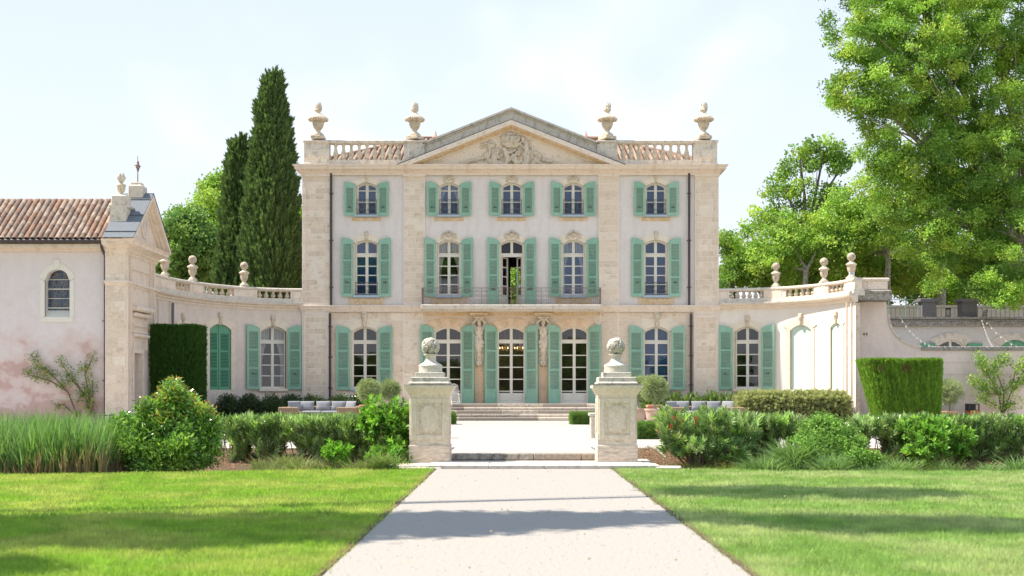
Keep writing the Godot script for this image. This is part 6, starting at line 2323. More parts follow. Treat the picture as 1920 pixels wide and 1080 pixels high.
func cypress(label: String, base: Vector3, top: float, outline: Array, d: float, cnt: int) -> void:
	var foot := Vector3(base.x, 0.2, base.z)
	var t := thing("cypress_tree", label, "tree", foot, 0.0, "cypresses behind the left gallery")
	rng.seed = hash(label)
	var b := B.new()
	b.tube([Vector3.ZERO, Vector3(0, top * 0.5, 0), Vector3(0, top - 1.0, 0)], [0.28, 0.16, 0.03], 8)
	part("trunk", b, M.bark, t)
	var pr := []
	for q in outline:
		pr.append(Vector2(fy(q[0], d) - 0.2, q[1] * d / F))
	pr.insert(0, Vector2(1.0, pr[0].y * 0.9))
	b = B.new()
	var prof := []
	for q in pr:
		prof.append(Vector3(q.y * 0.66, q.x, 0))
	b.lathe(prof, 14)
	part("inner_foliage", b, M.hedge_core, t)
	var nz := noise(int(top * 10), 1.1, 3)
	var buf := PackedFloat32Array()
	var h0: float = pr[0].x
	var h1: float = pr[pr.size() - 1].x
	for i in cnt:
		var y := lerpf(h0, h1, 1.0 - sqrt(rng.randf()) if i % 3 else rng.randf())
		var r := 0.1
		for k in pr.size() - 1:
			if y >= pr[k].x and y <= pr[k + 1].x:
				r = lerpf(pr[k].y, pr[k + 1].y, (y - pr[k].x) / maxf(pr[k + 1].x - pr[k].x, 0.01))
		var a := rr(-0.25, PI + 0.25) if i % 4 else rr(0, TAU)
		var lump := nz.get_noise_3d(cos(a) * r * 1.2, y * 0.55, sin(a) * r * 1.2)
		var q := r * (0.80 + 0.36 * lump + rr(-0.10, 0.05))
		var p := Vector3(cos(a) * q, y + lump * 0.4 - 0.25, sin(a) * q)
		var v := rr(0.7, 1.25)
		var dir := Vector3(cos(a) * 0.55, 1.0, sin(a) * 0.55) + rand_dir() * 0.3
		inst(buf, spray_basis(dir, rr(0.42, 0.72)), p, Color(0.078 * v, 0.128 * v, 0.042 * v))
	scatter("crown", buf, M.shoot_cypress, M.leaf_dull, t)

# clipped block: points over its skin given by a function of two numbers in 0..1
func clipped(called: String, label: String, where: Vector3, core: B, skin: Callable, cnt: int, size: float, col: Color, me: ArrayMesh, group := "", bare := []) -> Node3D:
	var t := thing(called, label, "hedge", where, 0.0, group)
	rng.seed = hash(label)
	part("inner_foliage", core, M.hedge_core, t)
	var buf := PackedFloat32Array()
	for i in cnt:
		var s: Array = skin.call(rng.randf(), rng.randf())
		var v: float = rr(0.7, 1.3) * s[2]
		var hue := col
		for q in bare:
			var near: float = (s[0] - q[0]).length()
			if near < q[1] * rr(0.5, 1.0):
				hue = Color(0.13, 0.115, 0.05)
		inst(buf, spray_basis(s[1] + rand_dir() * 0.35, size * rr(0.7, 1.25)), s[0], Color(hue.r * v, hue.g * v, hue.b * v))
	scatter("clipped_foliage", buf, me, M.leaf, t)
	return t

# upright block with rounded plan: r0 at the foot, r1 at the head, as half widths
func block_hedge(called: String, label: String, where: Vector3, foot: Vector2, head: Vector2, shift: float, h: float, cnt: int, col: Color, bare := []) -> void:
	var half := func(y: float) -> Vector2: return foot.lerp(head, y)
	var ring := func(a: float, y: float, k: float) -> Vector3:
		var q: Vector2 = half.call(y) * k
		var c := signf(cos(a)) * pow(absf(cos(a)), 0.45)
		var s := signf(sin(a)) * pow(absf(sin(a)), 0.45)
		return Vector3(q.x * c + shift * (1.0 - y), h * y, q.y * s)
	var core := B.new()
	var rows := []
	for i in 7:
		var row := PackedVector3Array()
		for j in 24:
			row.append(ring.call(TAU * j / 24.0, i / 6.0 * 0.985, 0.93))
		rows.append(row)
	core.grid(rows, true)
	for j in 24:
		core.tri(rows[6][j], rows[6][(j + 1) % 24], Vector3(0, h * 0.985, 0))
	var nz := noise(int(cnt), 1.6, 2)
	var skin := func(u: float, v: float) -> Array:
		if v > 0.86:
			var p: Vector3 = ring.call(u * TAU, 1.0, sqrt((v - 0.86) / 0.14))
			return [p, Vector3.UP * 0.7, 1.1]
		var y := v / 0.86
		var q := head.x / (head.x + head.y)
		var k := 2.0 * fposmod(u * 37.0, 1.0) - 1.0
		var e := signf(k) * pow(absf(k), 1.0 / 0.45)
		var a := acos(e) if u < q * 0.72 else (-acos(e) if u < q else (asin(e) if u < q + (1.0 - q) * 0.5 else PI - asin(e)))
		var streak := nz.get_noise_2d(k * 6.0 + floorf(u * 3.0) * 9.0, y * 0.8)
		var p: Vector3 = ring.call(a, y, 0.975 + 0.035 * streak)
		return [p, Vector3(cos(a) * 0.35, 1.0, sin(a) * 0.35), 1.0 + 0.55 * streak]
	clipped(called, label, where, core, skin, cnt, 0.17, col, M.shoot_hedge, "tall clipped cypress blocks", bare)

func box_hedge(called: String, label: String, c: Vector3, s: Vector3, cnt: int, size: float, cols: Array, me: ArrayMesh, group := "", rough := 0.03) -> void:
	var core := B.new()
	core.cbox(Vector3(0, s.y * 0.5 - 0.02, 0), s - Vector3.ONE * 0.08, 0.05)
	var area := [s.x * s.z * 1.3, s.x * s.y, s.z * s.y * 2.0]
	var tot: float = area[0] + area[1] + area[2]
	var skin := func(u: float, v: float) -> Array:
		var k := rng.randf() * tot
		var j := rng.randfn(0.0, rough)
		var c0: Color = cols[0]
		var sh := 1.0
		if k < area[0]:
			return [Vector3((u - 0.5) * s.x, s.y + j, (v - 0.5) * s.z), Vector3.UP, sh]
		if k < area[0] + area[1]:
			return [Vector3((u - 0.5) * s.x, v * s.y, s.z * 0.5 + j), Vector3(0, 0.5, 1), sh]
		var f := -1.0 if rng.randf() < 0.5 else 1.0
		return [Vector3(f * (s.x * 0.5 + j), v * s.y, (u - 0.5) * s.z), Vector3(f, 0.5, 0), sh]
	clipped(called, label, c, core, skin, cnt, size, cols[0], me, group)

# bush: leafy shoots through a few ellipsoids, with bare stems from one root
func bush(called: String, label: String, category: String, root: Vector3, lobes: Array, cnt: int, size: float, cols: Array, me: ArrayMesh, mat_: Material, o := {}) -> Node3D:
	var t := thing(called, label, category, root, 0.0, o.get("group", ""))
	rng.seed = hash(label)
	var b := B.new()
	lobes = lobes.duplicate()
	for i in o.get("ragged", 0):
		var l: Array = lobes[rng.randi() % (lobes.size() - i)]
		var dd := rand_dir()
		dd.y = absf(dd.y) * 0.9 + 0.1 if i % 3 else dd.y
		var k: float = rr(0.18, 0.36)
		lobes.append([l[0] + dd * l[1] * rr(0.85, 1.12), Vector3(l[1].x * k, l[1].y * k * 1.5, l[1].z * k)])
	var tot := 0.0
	for l in lobes:
		tot += l[1].x * l[1].y
	var buf := PackedFloat32Array()
	for l in lobes:
		var c: Vector3 = l[0] - root
		var r: Vector3 = l[1]
		var share: float = r.x * r.y / tot
		for i in maxi(2, int(o.get("stems", 14) * share)):
			var foot := Vector3(clampf(c.x, -9999.0, 9999.0) + rr(-0.5, 0.5) * r.x, 0, rr(-0.3, 0.3) * r.z + c.z)
			if o.get("one_root", true):
				foot = Vector3(rr(-0.1, 0.1), 0, rr(-0.1, 0.1))
			foot.y = minf(0.0, c.y - r.y)
			var q := c + rand_dir() * r * 0.7
			b.tube([foot, foot.lerp(q, 0.5) + rand_dir() * 0.12 * r.x, q], [o.get("girth", 0.022), o.get("girth", 0.022) * 0.75, 0.005], 5)
		for i in int(cnt * share):
			var d := rand_dir()
			var q := pow(rng.randf(), o.get("shell", 0.42))
			var p := c + d * r * q
			var k := rng.randf()
			var col: Color = cols[int(k * cols.size()) % cols.size()]
			if o.has("tips") and d.y > 0.2 and q > 0.8 and p.y > 1.35 and rng.randf() < 0.22:
				col = o.tips
			var v := rr(0.5, 1.45)
			inst(buf, spray_basis(Vector3.UP * o.get("up", 0.8) + d * 0.8 + rand_dir() * 0.5, size * rr(0.7, 1.25)), p, Color(col.r * v, col.g * v, col.b * v))
	part("stems", b, o.get("bark", M.twig), t)
	scatter("foliage", buf, me, mat_, t)
	return t

func row_hedge(label: String, x0: float, x1: float, d: float, root: float, top: float, depth: float, cnt: int, cols: Array, group: String, wave := 0.05) -> void:
	var t := thing("oleander_hedge", label, "hedge", Vector3((x0 + x1) * 0.5, root, -d), 0.0, group)
	rng.seed = hash(label)
	var b := B.new()
	var buf := PackedFloat32Array()
	var h := top - root
	var nz := noise(int(d * 7), 1.1, 3)
	var n := int((x1 - x0) * 15)
	var w := x1 - x0
	for i in n:
		var x := rr(-0.5, 0.5) * w
		var z := rr(-0.4, 0.4) * depth
		var q := Vector3(x + rr(-0.2, 0.2), h * rr(0.75, 1.0), z + rr(-0.15, 0.15))
		b.tube([Vector3(x, 0, z), Vector3(x, 0, z).lerp(q, 0.5) + Vector3(rr(-0.06, 0.06), 0, 0), q], [rr(0.008, 0.016), 0.009, 0.004], 4)
	for i in cnt:
		var x := rr(-0.5, 0.5) * w
		var gap := nz.get_noise_2d(x * 2.0, 3.0)
		var y := h * (1.0 - 0.80 * pow(rng.randf(), 1.1)) + gap * wave
		if y < h * (0.46 - 0.9 * gap):
			continue
		var col: Color = cols[rng.randi() % cols.size()]
		var v := rr(0.5, 1.45)
		inst(buf, spray_basis(Vector3(rr(-0.6, 0.6), 1.0, rr(-0.6, 0.6)), rr(0.16, 0.27)), Vector3(x, y - 0.14, rr(-0.5, 0.5) * depth), Color(col.r * v, col.g * v, col.b * v))
	part("stems", b, M.twig, t)
	scatter("foliage", buf, M.shoot_oleander, M.leaf_gloss, t)

# climber trained on a wall: stems as paths, leaf bunches along their outer part
func climber(called: String, label: String, root: Vector3, paths: Array, size: float, cols: Array, me: ArrayMesh, dens: float) -> void:
	var t := thing(called, label, "climbing plant", root)
	rng.seed = hash(label)
	var b := B.new()
	var buf := PackedFloat32Array()
	for p in paths:
		var pts := []
		var rad := []
		for k in p.size():
			pts.append(p[k] - root)
			rad.append(lerpf(0.035, 0.010, k / float(p.size() - 1)))
		b.tube(pts, rad, 5)
		var total := 0.0
		for k in range(1, pts.size()):
			total += pts[k].distance_to(pts[k - 1])
		for k in range(1, pts.size()):
			var f: float = k / float(pts.size() - 1)
			var l: float = pts[k].distance_to(pts[k - 1])
			for i in int(l * dens * (0.1 + 1.3 * f * f)):
				var q: Vector3 = pts[k - 1].lerp(pts[k], rng.randf()) + Vector3(rr(-0.14, 0.14), rr(-0.10, 0.16), rr(0.0, 0.12)) * (0.5 + f)
				var col: Color = cols[rng.randi() % cols.size()]
				var v := rr(0.75, 1.25)
				inst(buf, spray_basis(rand_dir() + Vector3(0, 0.3, 0.6), size * rr(0.7, 1.3)), q, Color(col.r * v, col.g * v, col.b * v))
	part("stems", b, M.twig, t)
	scatter("foliage", buf, me, M.leaf, t)

func tufts(called: String, label: String, boxes: Array, cnt: int, me: ArrayMesh, h0: float, h1: float, cols: Array, mat_: Material, together := 0.0) -> void:
	var o := Node3D.new()
	o.name = numbered(called)
	add_child(o)
	tag(o, label, "grass", "", "stuff")
	rng.seed = hash(label)
	var buf := PackedFloat32Array()
	for q in boxes:      # [x0, x1, d0, d1, share]
		var spots := []
		for k in maxi(2, int((q[1] - q[0]) * together)):
			spots.append([rr(q[0], q[1]), rr(q[2], q[3]), rr(0.5, 1.1)])
		for i in int(cnt * q[4]):
			var x := rr(q[0], q[1])
			var d := rr(q[2], q[3])
			var col: Color = cols[rng.randi() % cols.size()]
			var v := rr(0.7, 1.3)
			var s := rr(h0, h1)
			if together > 0.0:
				var k: Array = spots[rng.randi() % spots.size()]
				x = k[0] + rng.randfn(0.0, 0.10)
				d = clampf(k[1] + rng.randfn(0.0, 0.10), q[2], q[3])
				s *= k[2]
			inst(buf, Basis(Vector3.UP, rr(0, TAU)) * Basis.from_scale(Vector3(s * rr(0.8, 1.2), s, s)), Vector3(x, ground(x, d) - 0.02, -d), Color(col.r * v, col.g * v, col.b * v))
	scatter("blades", buf, me, mat_, o)

func chandelier(p: Vector3, label: String) -> void:
	var o := thing("chandelier", label, "chandelier", p, 0.0, "chandeliers in the ground floor hall")
	var b := B.new()
	b.tube([Vector3(0, 0.1, 0), Vector3(0, 5.2 - p.y, 0)], [0.012, 0.012], 5)
	b.ball(Vector3(0, 0.05, 0), Vector3(0.05, 0.08, 0.05), 8, 6)
	for i in 6:
		var t := TAU * i / 6.0
		var e := Vector3(cos(t), 0, sin(t)) * 0.26
		b.tube([Vector3(0, 0.02, 0), e * 0.6 - Vector3.UP * 0.08, e + Vector3.UP * 0.02], [0.01, 0.01, 0.01], 4)
	part("frame", b, M.rust, o)
	for i in 6:
		var t := TAU * i / 6.0
		b = B.new()
		b.ball(Vector3(cos(t) * 0.26, 0.07, sin(t) * 0.26), Vector3(0.025, 0.05, 0.025), 8, 6)
		part("bulb", b, M.bulb, o)
	var l := OmniLight3D.new()
	l.name = "lamp"
	l.light_color = Color(1.0, 0.8, 0.55)
	l.light_energy = 0.25
	l.light_size = 0.26
	l.omni_range = 12.0
	l.omni_attenuation = 2.0
	l.shadow_enabled = true
	o.add_child(l)
	l.position = Vector3(0, 0.18, 0)

func build_plants() -> void:
	# trimmed blocks
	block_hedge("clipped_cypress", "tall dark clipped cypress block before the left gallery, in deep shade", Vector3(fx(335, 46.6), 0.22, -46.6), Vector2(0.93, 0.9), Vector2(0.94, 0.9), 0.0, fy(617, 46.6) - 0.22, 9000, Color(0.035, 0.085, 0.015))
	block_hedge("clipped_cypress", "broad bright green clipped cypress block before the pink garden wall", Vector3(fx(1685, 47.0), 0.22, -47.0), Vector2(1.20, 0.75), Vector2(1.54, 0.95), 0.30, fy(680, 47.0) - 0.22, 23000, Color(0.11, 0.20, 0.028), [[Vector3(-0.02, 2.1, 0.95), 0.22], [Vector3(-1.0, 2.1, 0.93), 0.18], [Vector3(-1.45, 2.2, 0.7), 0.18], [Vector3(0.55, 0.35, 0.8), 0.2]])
	var box := [Color(0.075, 0.145, 0.02)]
	box_hedge("box_hedge", "low box hedge block at the foot of the steps on the right", Vector3(2.75, 0.24, -45.3), Vector3(1.2, 0.42, 1.0), 2600, 0.055, box, M.spray_small, "low clipped box hedges")
	box_hedge("box_hedge", "low box hedge block at the foot of the steps, half behind the left pier", Vector3(-2.95, 0.24, -45.3), Vector3(1.2, 0.42, 1.0), 2600, 0.055, box, M.spray_small, "low clipped box hedges")
	box_hedge("box_hedge", "low box hedge right beside the right gate pier", Vector3(4.3, 0.21, -31.2), Vector3(2.3, 0.39, 1.1), 4200, 0.06, box, M.spray_small, "low clipped box hedges")
	box_hedge("box_hedge", "long low box hedge in front of the left wicker sofa", Vector3(-8.3, 0.24, -45.6), Vector3(4.6, 0.34, 0.8), 5200, 0.06, box, M.spray_small, "low clipped box hedges")
	box_hedge("box_hedge", "long low box hedge in front of the right wicker sofa", Vector3(7.6, 0.24, -45.6), Vector3(4.2, 0.34, 0.8), 5200, 0.06, box, M.spray_small, "low clipped box hedges")
	box_hedge("mixed_hedge", "waist high clipped hedge with pale young leaves before the sunlit gallery wall", Vector3(fx(1485, 49.0), 0.22, -49.0), Vector3(4.3, fy(744, 49.0) - 0.22, 1.1), 5200, 0.15, [Color(0.26, 0.28, 0.14)], M.shoot_oleander, "", 0.07)
	# shrubs along the foot of the house
	var dk := [Color(0.03, 0.055, 0.016), Color(0.045, 0.075, 0.02)]
	var lt := [Color(0.12, 0.19, 0.05), Color(0.19, 0.24, 0.10), Color(0.08, 0.14, 0.035)]
	var xs := [428.0, 468.0, 508.0, 548.0, 588.0, 636.0, 672.0]
	var wl := ["first", "second", "third", "fourth", "fifth", "sixth", "last"]
	for i in 7:
		var c := at(xs[i], 762, 53.0 if i > 2 else 51.6)
		bush("laurel_shrub", "dark laurel shrub along the left house front, %s from the chapel side" % wl[i], "shrub", Vector3(c.x, 0.24, c.z), [[Vector3(c.x, 0.78, c.z), Vector3(0.56, 0.58, 0.4)]], 330, 0.17, dk, M.spray_gloss, M.leaf_gloss, {"group": "laurel shrubs along the left front"})
	xs = [1222.0, 1262.0, 1300.0, 1338.0, 1366.0, 1394.0]
	wl = ["first", "second", "third", "fourth", "fifth", "last"]
	for i in 6:
		var c := at(xs[i], 760, 53.2)
		bush("oleander_shrub", "leafy oleander shrub along the right house front, %s from the steps" % wl[i], "shrub", Vector3(c.x, 0.24, c.z), [[Vector3(c.x, 0.85, c.z), Vector3(0.55, 0.52 + 0.12 * (i % 2), 0.4)]], 300, 0.17, lt, M.shoot_oleander, M.leaf, {"group": "oleander shrubs along the right front"})
	# hedges of oleander on the bank
	var ol := [Color(0.155, 0.24, 0.085), Color(0.21, 0.30, 0.11), Color(0.25, 0.31, 0.16), Color(0.09, 0.16, 0.05), Color(0.24, 0.345, 0.10)]
	row_hedge("oleander hedge left of the path, between the red tipped bush and the fig", fx(405, 24.6), fx(705, 24.6), 24.6, -0.12, fy(786, 24.6), 0.9, 3300, ol, "oleander hedges on the bank")
	row_hedge("oleander hedge right of the path, left of the tall feathery bush", fx(1262, 24.8), fx(1500, 24.8), 24.8, -0.08, fy(783, 24.8), 0.9, 2700, ol, "oleander hedges on the bank")
	row_hedge("oleander hedge below the broad clipped cypress and the pots at the right edge", fx(1600, 24.6), fx(1950, 24.6), 24.6, -0.1, fy(786, 24.6), 0.9, 4200, ol + [Color(0.085, 0.16, 0.035)], "oleander hedges on the bank")
	var roots := at(1312, 880, 23.4)
	bush("oleander_shrub", "leaning many stemmed oleander with red flowers beside the right gate pier", "shrub", Vector3(roots.x, -0.3, roots.z), [[at(1270, 812, 23.6), Vector3(0.42, 0.32, 0.35)], [at(1330, 806, 23.6), Vector3(0.45, 0.30, 0.35)], [at(1385, 815, 23.8), Vector3(0.42, 0.30, 0.35)], [at(1300, 846, 23.4), Vector3(0.42, 0.22, 0.3)], [at(1360, 850, 23.5), Vector3(0.42, 0.22, 0.3)]], 760, 0.19, ol, M.shoot_oleander, M.leaf_gloss, {"stems": 9, "girth": 0.024, "bark": M.twig, "ragged": 14})
	var fl := thing("red_blossoms", "scattered red oleander blossoms on the bush beside the right gate pier", "flowers", at(1290, 795, 23.4))
	rng.seed = 77
	var fb := PackedFloat32Array()
	for q in [[1279, 788, 5], [1306, 785, 4], [1258, 799, 4], [1233, 808, 3], [1262, 785, 3], [1303, 795, 2], [1475, 752, 4], [1424, 745, 1]]:
		for i in q[2] * 2:
			inst(fb, spray_basis(rand_dir(), 0.030), at(q[0] + rr(-3, 3), q[1] + rr(-3, 3), 23.2 if q[1] > 780 else 48.4) - fl.position, Color(0.5, 0.02, 0.035))
	scatter("petals", fb, M.dry_leaf, M.leaf, fl)
	# reeds and the big red tipped bush on the left
	var rd := [Color(0.11, 0.19, 0.075), Color(0.16, 0.24, 0.11), Color(0.07, 0.15, 0.035), Color(0.13, 0.23, 0.06)]
	tufts("reeds", "dense tall green reeds growing in the ditch at the left edge", [[-10.6, fx(215, 21.6), 20.5, 22.8, 1.0]], 5200, M.reed, 0.85, 1.42, rd, M.grass)
	tufts("dry_stalks", "straw coloured dead stalks among the reeds at the left edge", [[-10.6, fx(230, 21.4), 20.3, 21.8, 1.0]], 700, M.reed, 0.5, 0.9, [Color(0.26, 0.20, 0.12), Color(0.20, 0.15, 0.09)], M.grass)
	var c0 := at(330, 870, 21.9)
	bush("red_tipped_bush", "big round glossy bush with orange red young tips left of the path", "shrub", Vector3(c0.x, -0.45, c0.z), [[at(325, 800, 22.0), Vector3(0.62, 0.62, 0.55)], [at(332, 768, 22.2), Vector3(0.40, 0.40, 0.4)], [at(262, 838, 21.8), Vector3(0.50, 0.44, 0.5)], [at(372, 832, 21.9), Vector3(0.44, 0.46, 0.45)], [at(240, 808, 22.0), Vector3(0.32, 0.22, 0.35)], [at(310, 855, 21.5), Vector3(0.75, 0.36, 0.4)]], 3300, 0.145, [Color(0.10, 0.20, 0.035), Color(0.15, 0.27, 0.045), Color(0.07, 0.15, 0.03), Color(0.19, 0.30, 0.05)], M.spray_gloss, M.leaf_gloss, {"tips": Color(0.30, 0.21, 0.04), "shell": 0.42, "ragged": 34, "stems": 26})
	var c1 := at(735, 880, 22.7)
	bush("fig_bush", "large leaved bright green fig bush touching the left gate pier", "shrub", Vector3(c1.x, -0.35, c1.z), [[at(722, 800, 23.4), Vector3(0.42, 0.36, 0.4)], [at(742, 830, 23.2), Vector3(0.38, 0.45, 0.4)], [at(705, 790, 23.6), Vector3(0.30, 0.20, 0.3)], [at(753, 780, 23.6), Vector3(0.22, 0.24, 0.25)], [at(730, 866, 22.7), Vector3(0.40, 0.25, 0.3)]], 560, 0.21, [Color(0.10, 0.215, 0.03), Color(0.15, 0.29, 0.04), Color(0.08, 0.17, 0.027)], M.shoot_fig, M.leaf, {"stems": 14, "up": 0.5, "ragged": 12})
	c1 = at(633, 882, 22.4)
	bush("fig_seedling", "small bright green seedling in the ditch below the left hedge", "shrub", Vector3(c1.x, -0.45, c1.z), [[at(632, 855, 22.4), Vector3(0.20, 0.22, 0.2)]], 70, 0.17, [Color(0.11, 0.24, 0.025)], M.shoot_fig, M.leaf, {"stems": 5})
	c1 = at(1548, 880, 22.8)
	bush("feathery_bush", "tall feathery yellow green bush breaking the right hedge", "shrub", Vector3(c1.x, -0.4, c1.z), [[at(1550, 818, 23.2), Vector3(0.50, 0.34, 0.45)], [at(1570, 850, 22.9), Vector3(0.60, 0.34, 0.4)], [at(1520, 842, 23.0), Vector3(0.45, 0.34, 0.4)], [at(1540, 795, 23.4), Vector3(0.34, 0.16, 0.35)], [at(1610, 868, 22.5), Vector3(0.40, 0.18, 0.3)]], 1500, 0.14, [Color(0.13, 0.24, 0.045), Color(0.19, 0.31, 0.06), Color(0.09, 0.18, 0.04)], M.spray_small, M.leaf, {"shell": 0.45, "ragged": 30, "stems": 24})
	c1 = at(1752, 876, 23.4)
	bush("fig_bush", "bright broad leaved bush inside the right hedge below the clipped cypress", "shrub", Vector3(c1.x, -0.25, c1.z), [[at(1745, 818, 23.9), Vector3(0.50, 0.24, 0.35)], [at(1715, 810, 24.0), Vector3(0.36, 0.14, 0.3)], [at(1785, 830, 23.8), Vector3(0.38, 0.28, 0.3)], [at(1750, 850, 23.7), Vector3(0.5, 0.22, 0.3)]], 480, 0.20, [Color(0.11, 0.23, 0.04), Color(0.16, 0.29, 0.05)], M.shoot_fig, M.leaf, {"ragged": 10, "bark": M.twig})
	# grasses along the ditch
	var sg := [Color(0.11, 0.19, 0.06), Color(0.16, 0.24, 0.09), Color(0.08, 0.15, 0.045)]
	tufts("sedge_tufts", "arching green sedge tufts along the right ditch", [[fx(1385, 22.3), fx(1500, 22.3), 21.6, 22.9, 0.42], [fx(1500, 22.3), fx(1620, 22.3), 21.6, 22.6, 0.14], [fx(1650, 22.3), fx(1740, 22.3), 21.5, 22.6, 0.28], [fx(1850, 22.2), fx(1960, 22.2), 21.4, 22.6, 0.16]], 560, M.sedge, 1.0, 1.75, sg, M.grass, 3.2)
	tufts("ditch_grass", "rough yellow green grass and weeds in the left ditch", [[fx(400, 22.0), fx(770, 22.0), 21.2, 22.8, 0.8], [fx(480, 22.4), fx(600, 22.4), 22.0, 22.8, 0.2]], 520, M.sedge, 0.6, 1.35, [Color(0.13, 0.17, 0.05), Color(0.20, 0.19, 0.09), Color(0.09, 0.15, 0.04)], M.grass, 4.0)
	tufts("bank_weeds", "low weeds and clover on the earth bank beside the right pier", [[fx(1195, 22.4), fx(1400, 22.4), 21.9, 23.4, 1.0]], 300, M.sedge, 0.45, 0.85, [Color(0.14, 0.20, 0.04), Color(0.2, 0.2, 0.07)], M.grass)
	tufts("ditch_edge_grass", "dark rough grass along the shaded ditch edge to the right", [[fx(1400, 22.4), 10.5, 21.8, 23.8, 1.0]], 520, M.sedge, 0.5, 1.3, [Color(0.08, 0.13, 0.04), Color(0.13, 0.16, 0.06), Color(0.10, 0.18, 0.045)], M.grass, 2.6)
	rng.seed = 78
	var dl := Node3D.new()
	dl.name = numbered("fallen_leaves")
	add_child(dl)
	tag(dl, "dry brown fallen leaves littering the bank on both sides of the path", "leaves", "", "stuff")
	var lb := PackedFloat32Array()
	for i in 5200:
		var right := i % 4 != 0
		var x := rr(2.3, 10.0) if right else rr(-7.5, -2.0)
		var d := rr(22.2, 25.8)
		var v := rr(0.5, 1.3)
		inst(lb, spray_basis(Vector3.UP + rand_dir() * 0.7, rr(0.05, 0.10)), Vector3(x, ground(x, d) + 0.012, -d), Color(0.26 * v, 0.155 * v, 0.085 * v))
	scatter("dead_leaves", lb, M.dry_leaf, M.leaf_dull, dl)
	var lg := thing("fallen_branch", "pale bare branch lying on the bank right of the pier", "branch", at(1232, 848, 23.6))
	var b := B.new()
	b.tube([Vector3(-0.18, 0.12, -0.1), Vector3(0.02, 0.03, 0), Vector3(0.16, -0.10, 0.14)], [0.03, 0.028, 0.018], 7)
	b.tube([Vector3(-0.03, 0.05, 0), Vector3(0.12, 0.12, -0.06)], [0.016, 0.006], 5)
	part("wood", b, M.bark_pale, lg)
	# climbers
	var z := 43.3
	var cl := []
	for p in [[[148, 785], [128, 735], [100, 705], [68, 684], [58, 662]], [[128, 735], [98, 716], [72, 707], [45, 702]], [[172, 785], [160, 742], [130, 705], [112, 672]], [[172, 785], [166, 735], [160, 700], [162, 680]], [[172, 785], [176, 755], [174, 728], [173, 712]], [[100, 705], [86, 690], [74, 690]], [[160, 742], [145, 720], [128, 712]], [[172, 785], [168, 765], [155, 750]], [[160, 700], [168, 684], [174, 670]], [[148, 785], [120, 758], [108, 760]]]:
		var path := []
		for q in p:
			path.append(at(q[0], q[1], z) + Vector3(0, 0, rr(0.0, 0.06)))
		cl.append(path)
	climber("climbing_shrub", "sparse climbing shrub with bare stems trained on the pink chapel wall", Vector3(fx(160, z), 0.2, -z + 0.05), cl, 0.13, [Color(0.13, 0.20, 0.06), Color(0.09, 0.15, 0.045), Color(0.26, 0.27, 0.06)], M.spray_broad, 21.0)
	z = 49.6
	cl = []
	for p in [[[1878, 778], [1872, 740], [1850, 700], [1832, 665]], [[1872, 740], [1850, 722], [1820, 715]], [[1878, 778], [1880, 735], [1868, 700], [1862, 690], [1866, 678], [1890, 672]], [[1878, 778], [1895, 735], [1922, 705], [1940, 690]], [[1878, 778], [1890, 760], [1905, 757]], [[1866, 760], [1850, 752], [1838, 745]], [[1895, 735], [1900, 700], [1915, 678]], [[1880, 735], [1900, 718], [1918, 720]], [[1850, 700], [1838, 690], [1836, 680]], [[1872, 740], [1846, 738], [1838, 732]]]:
		var path := []
		for q in p:
			path.append(at(q[0], q[1], z) + Vector3(0, 0, rr(0.0, 0.15)))
		cl.append(path)
	climber("espalier_plant", "yellow green espaliered plant spreading over the pink wall from its trough", Vector3(fx(1878, z), 0.55, -z + 0.02), cl, 0.17, [Color(0.18, 0.28, 0.06), Color(0.26, 0.34, 0.07), Color(0.12, 0.20, 0.05)], M.spray_broad, 30.0)
	var tr := thing("clay_trough", "long clay trough below the espaliered plant", "planter", Vector3(fx(1880, 49.5), 0.24, -49.5))
	b = B.new()
	b.cbox(Vector3(0, 0.14, 0), Vector3(0.92, 0.30, 0.42), 0.03)
	b.cbox(Vector3(0, 0.33, 0), Vector3(1.0, 0.09, 0.50), 0.03)
	part("trough", b, M.pale_clay, tr)
	# pots
	var pg := 0.245
	olive_in_pot(Vector3(fx(692, 43.5), pg, -43.5), "clipped olive ball in a pale pot left of the steps, nearer of the pair", 0.34, 0.56, M.pale_clay, 0.42, 0.36)
	olive_in_pot(Vector3(fx(730, 46.5), pg, -46.5), "clipped olive ball left of the steps, nearest the left gate pier", 0.34, 0.56, M.terracotta, 0.48, 0.34)
	olive_in_pot(Vector3(fx(1227, 43.2), pg, -43.2), "clipped olive ball in a tall pale clay pot right of the steps, fully visible", 0.35, 0.62, M.pale_clay, 0.40, 0.42)
	olive_in_pot(Vector3(fx(1197, 45.2), pg, -45.2), "clipped olive ball half hidden behind the right gate pier", 0.34, 0.62, M.pale_clay, 0.48, 0.38)
	for q in [[689.0, "square orange clay planter behind the left pale pot"], [1227.0, "square orange clay planter behind the right pale pot"]]:
		var sp := thing("square_planter", q[1], "planter", Vector3(fx(q[0], 48.2), pg, -48.2), 0.0, "square orange planters")
		b = B.new()
		b.cbox(Vector3(0, 0.3, 0), Vector3(0.56, 0.6, 0.56), 0.02)
		b.cbox(Vector3(0, 0.66, 0), Vector3(0.64, 0.12, 0.64), 0.025)
		part("planter_box", b, M.terracotta, sp)
	olive_in_pot(Vector3(fx(1780, 49.0), pg, -49.0), "loose young olive in a low clay pot against the pink garden wall", 0.36, 0.46, M.terracotta, 0.30, 0.58, 0.45)


# ---------------------------------------------------------------- ground
func lawn_edge(x: float) -> float:
	if x < 0.0:
		return lerpf(21.75, 19.9, clampf((-1.5 - x) / 7.2, 0.0, 1.0))
	return lerpf(21.75, 20.9, clampf((x - 1.8) / 3.2, 0.0, 1.0))

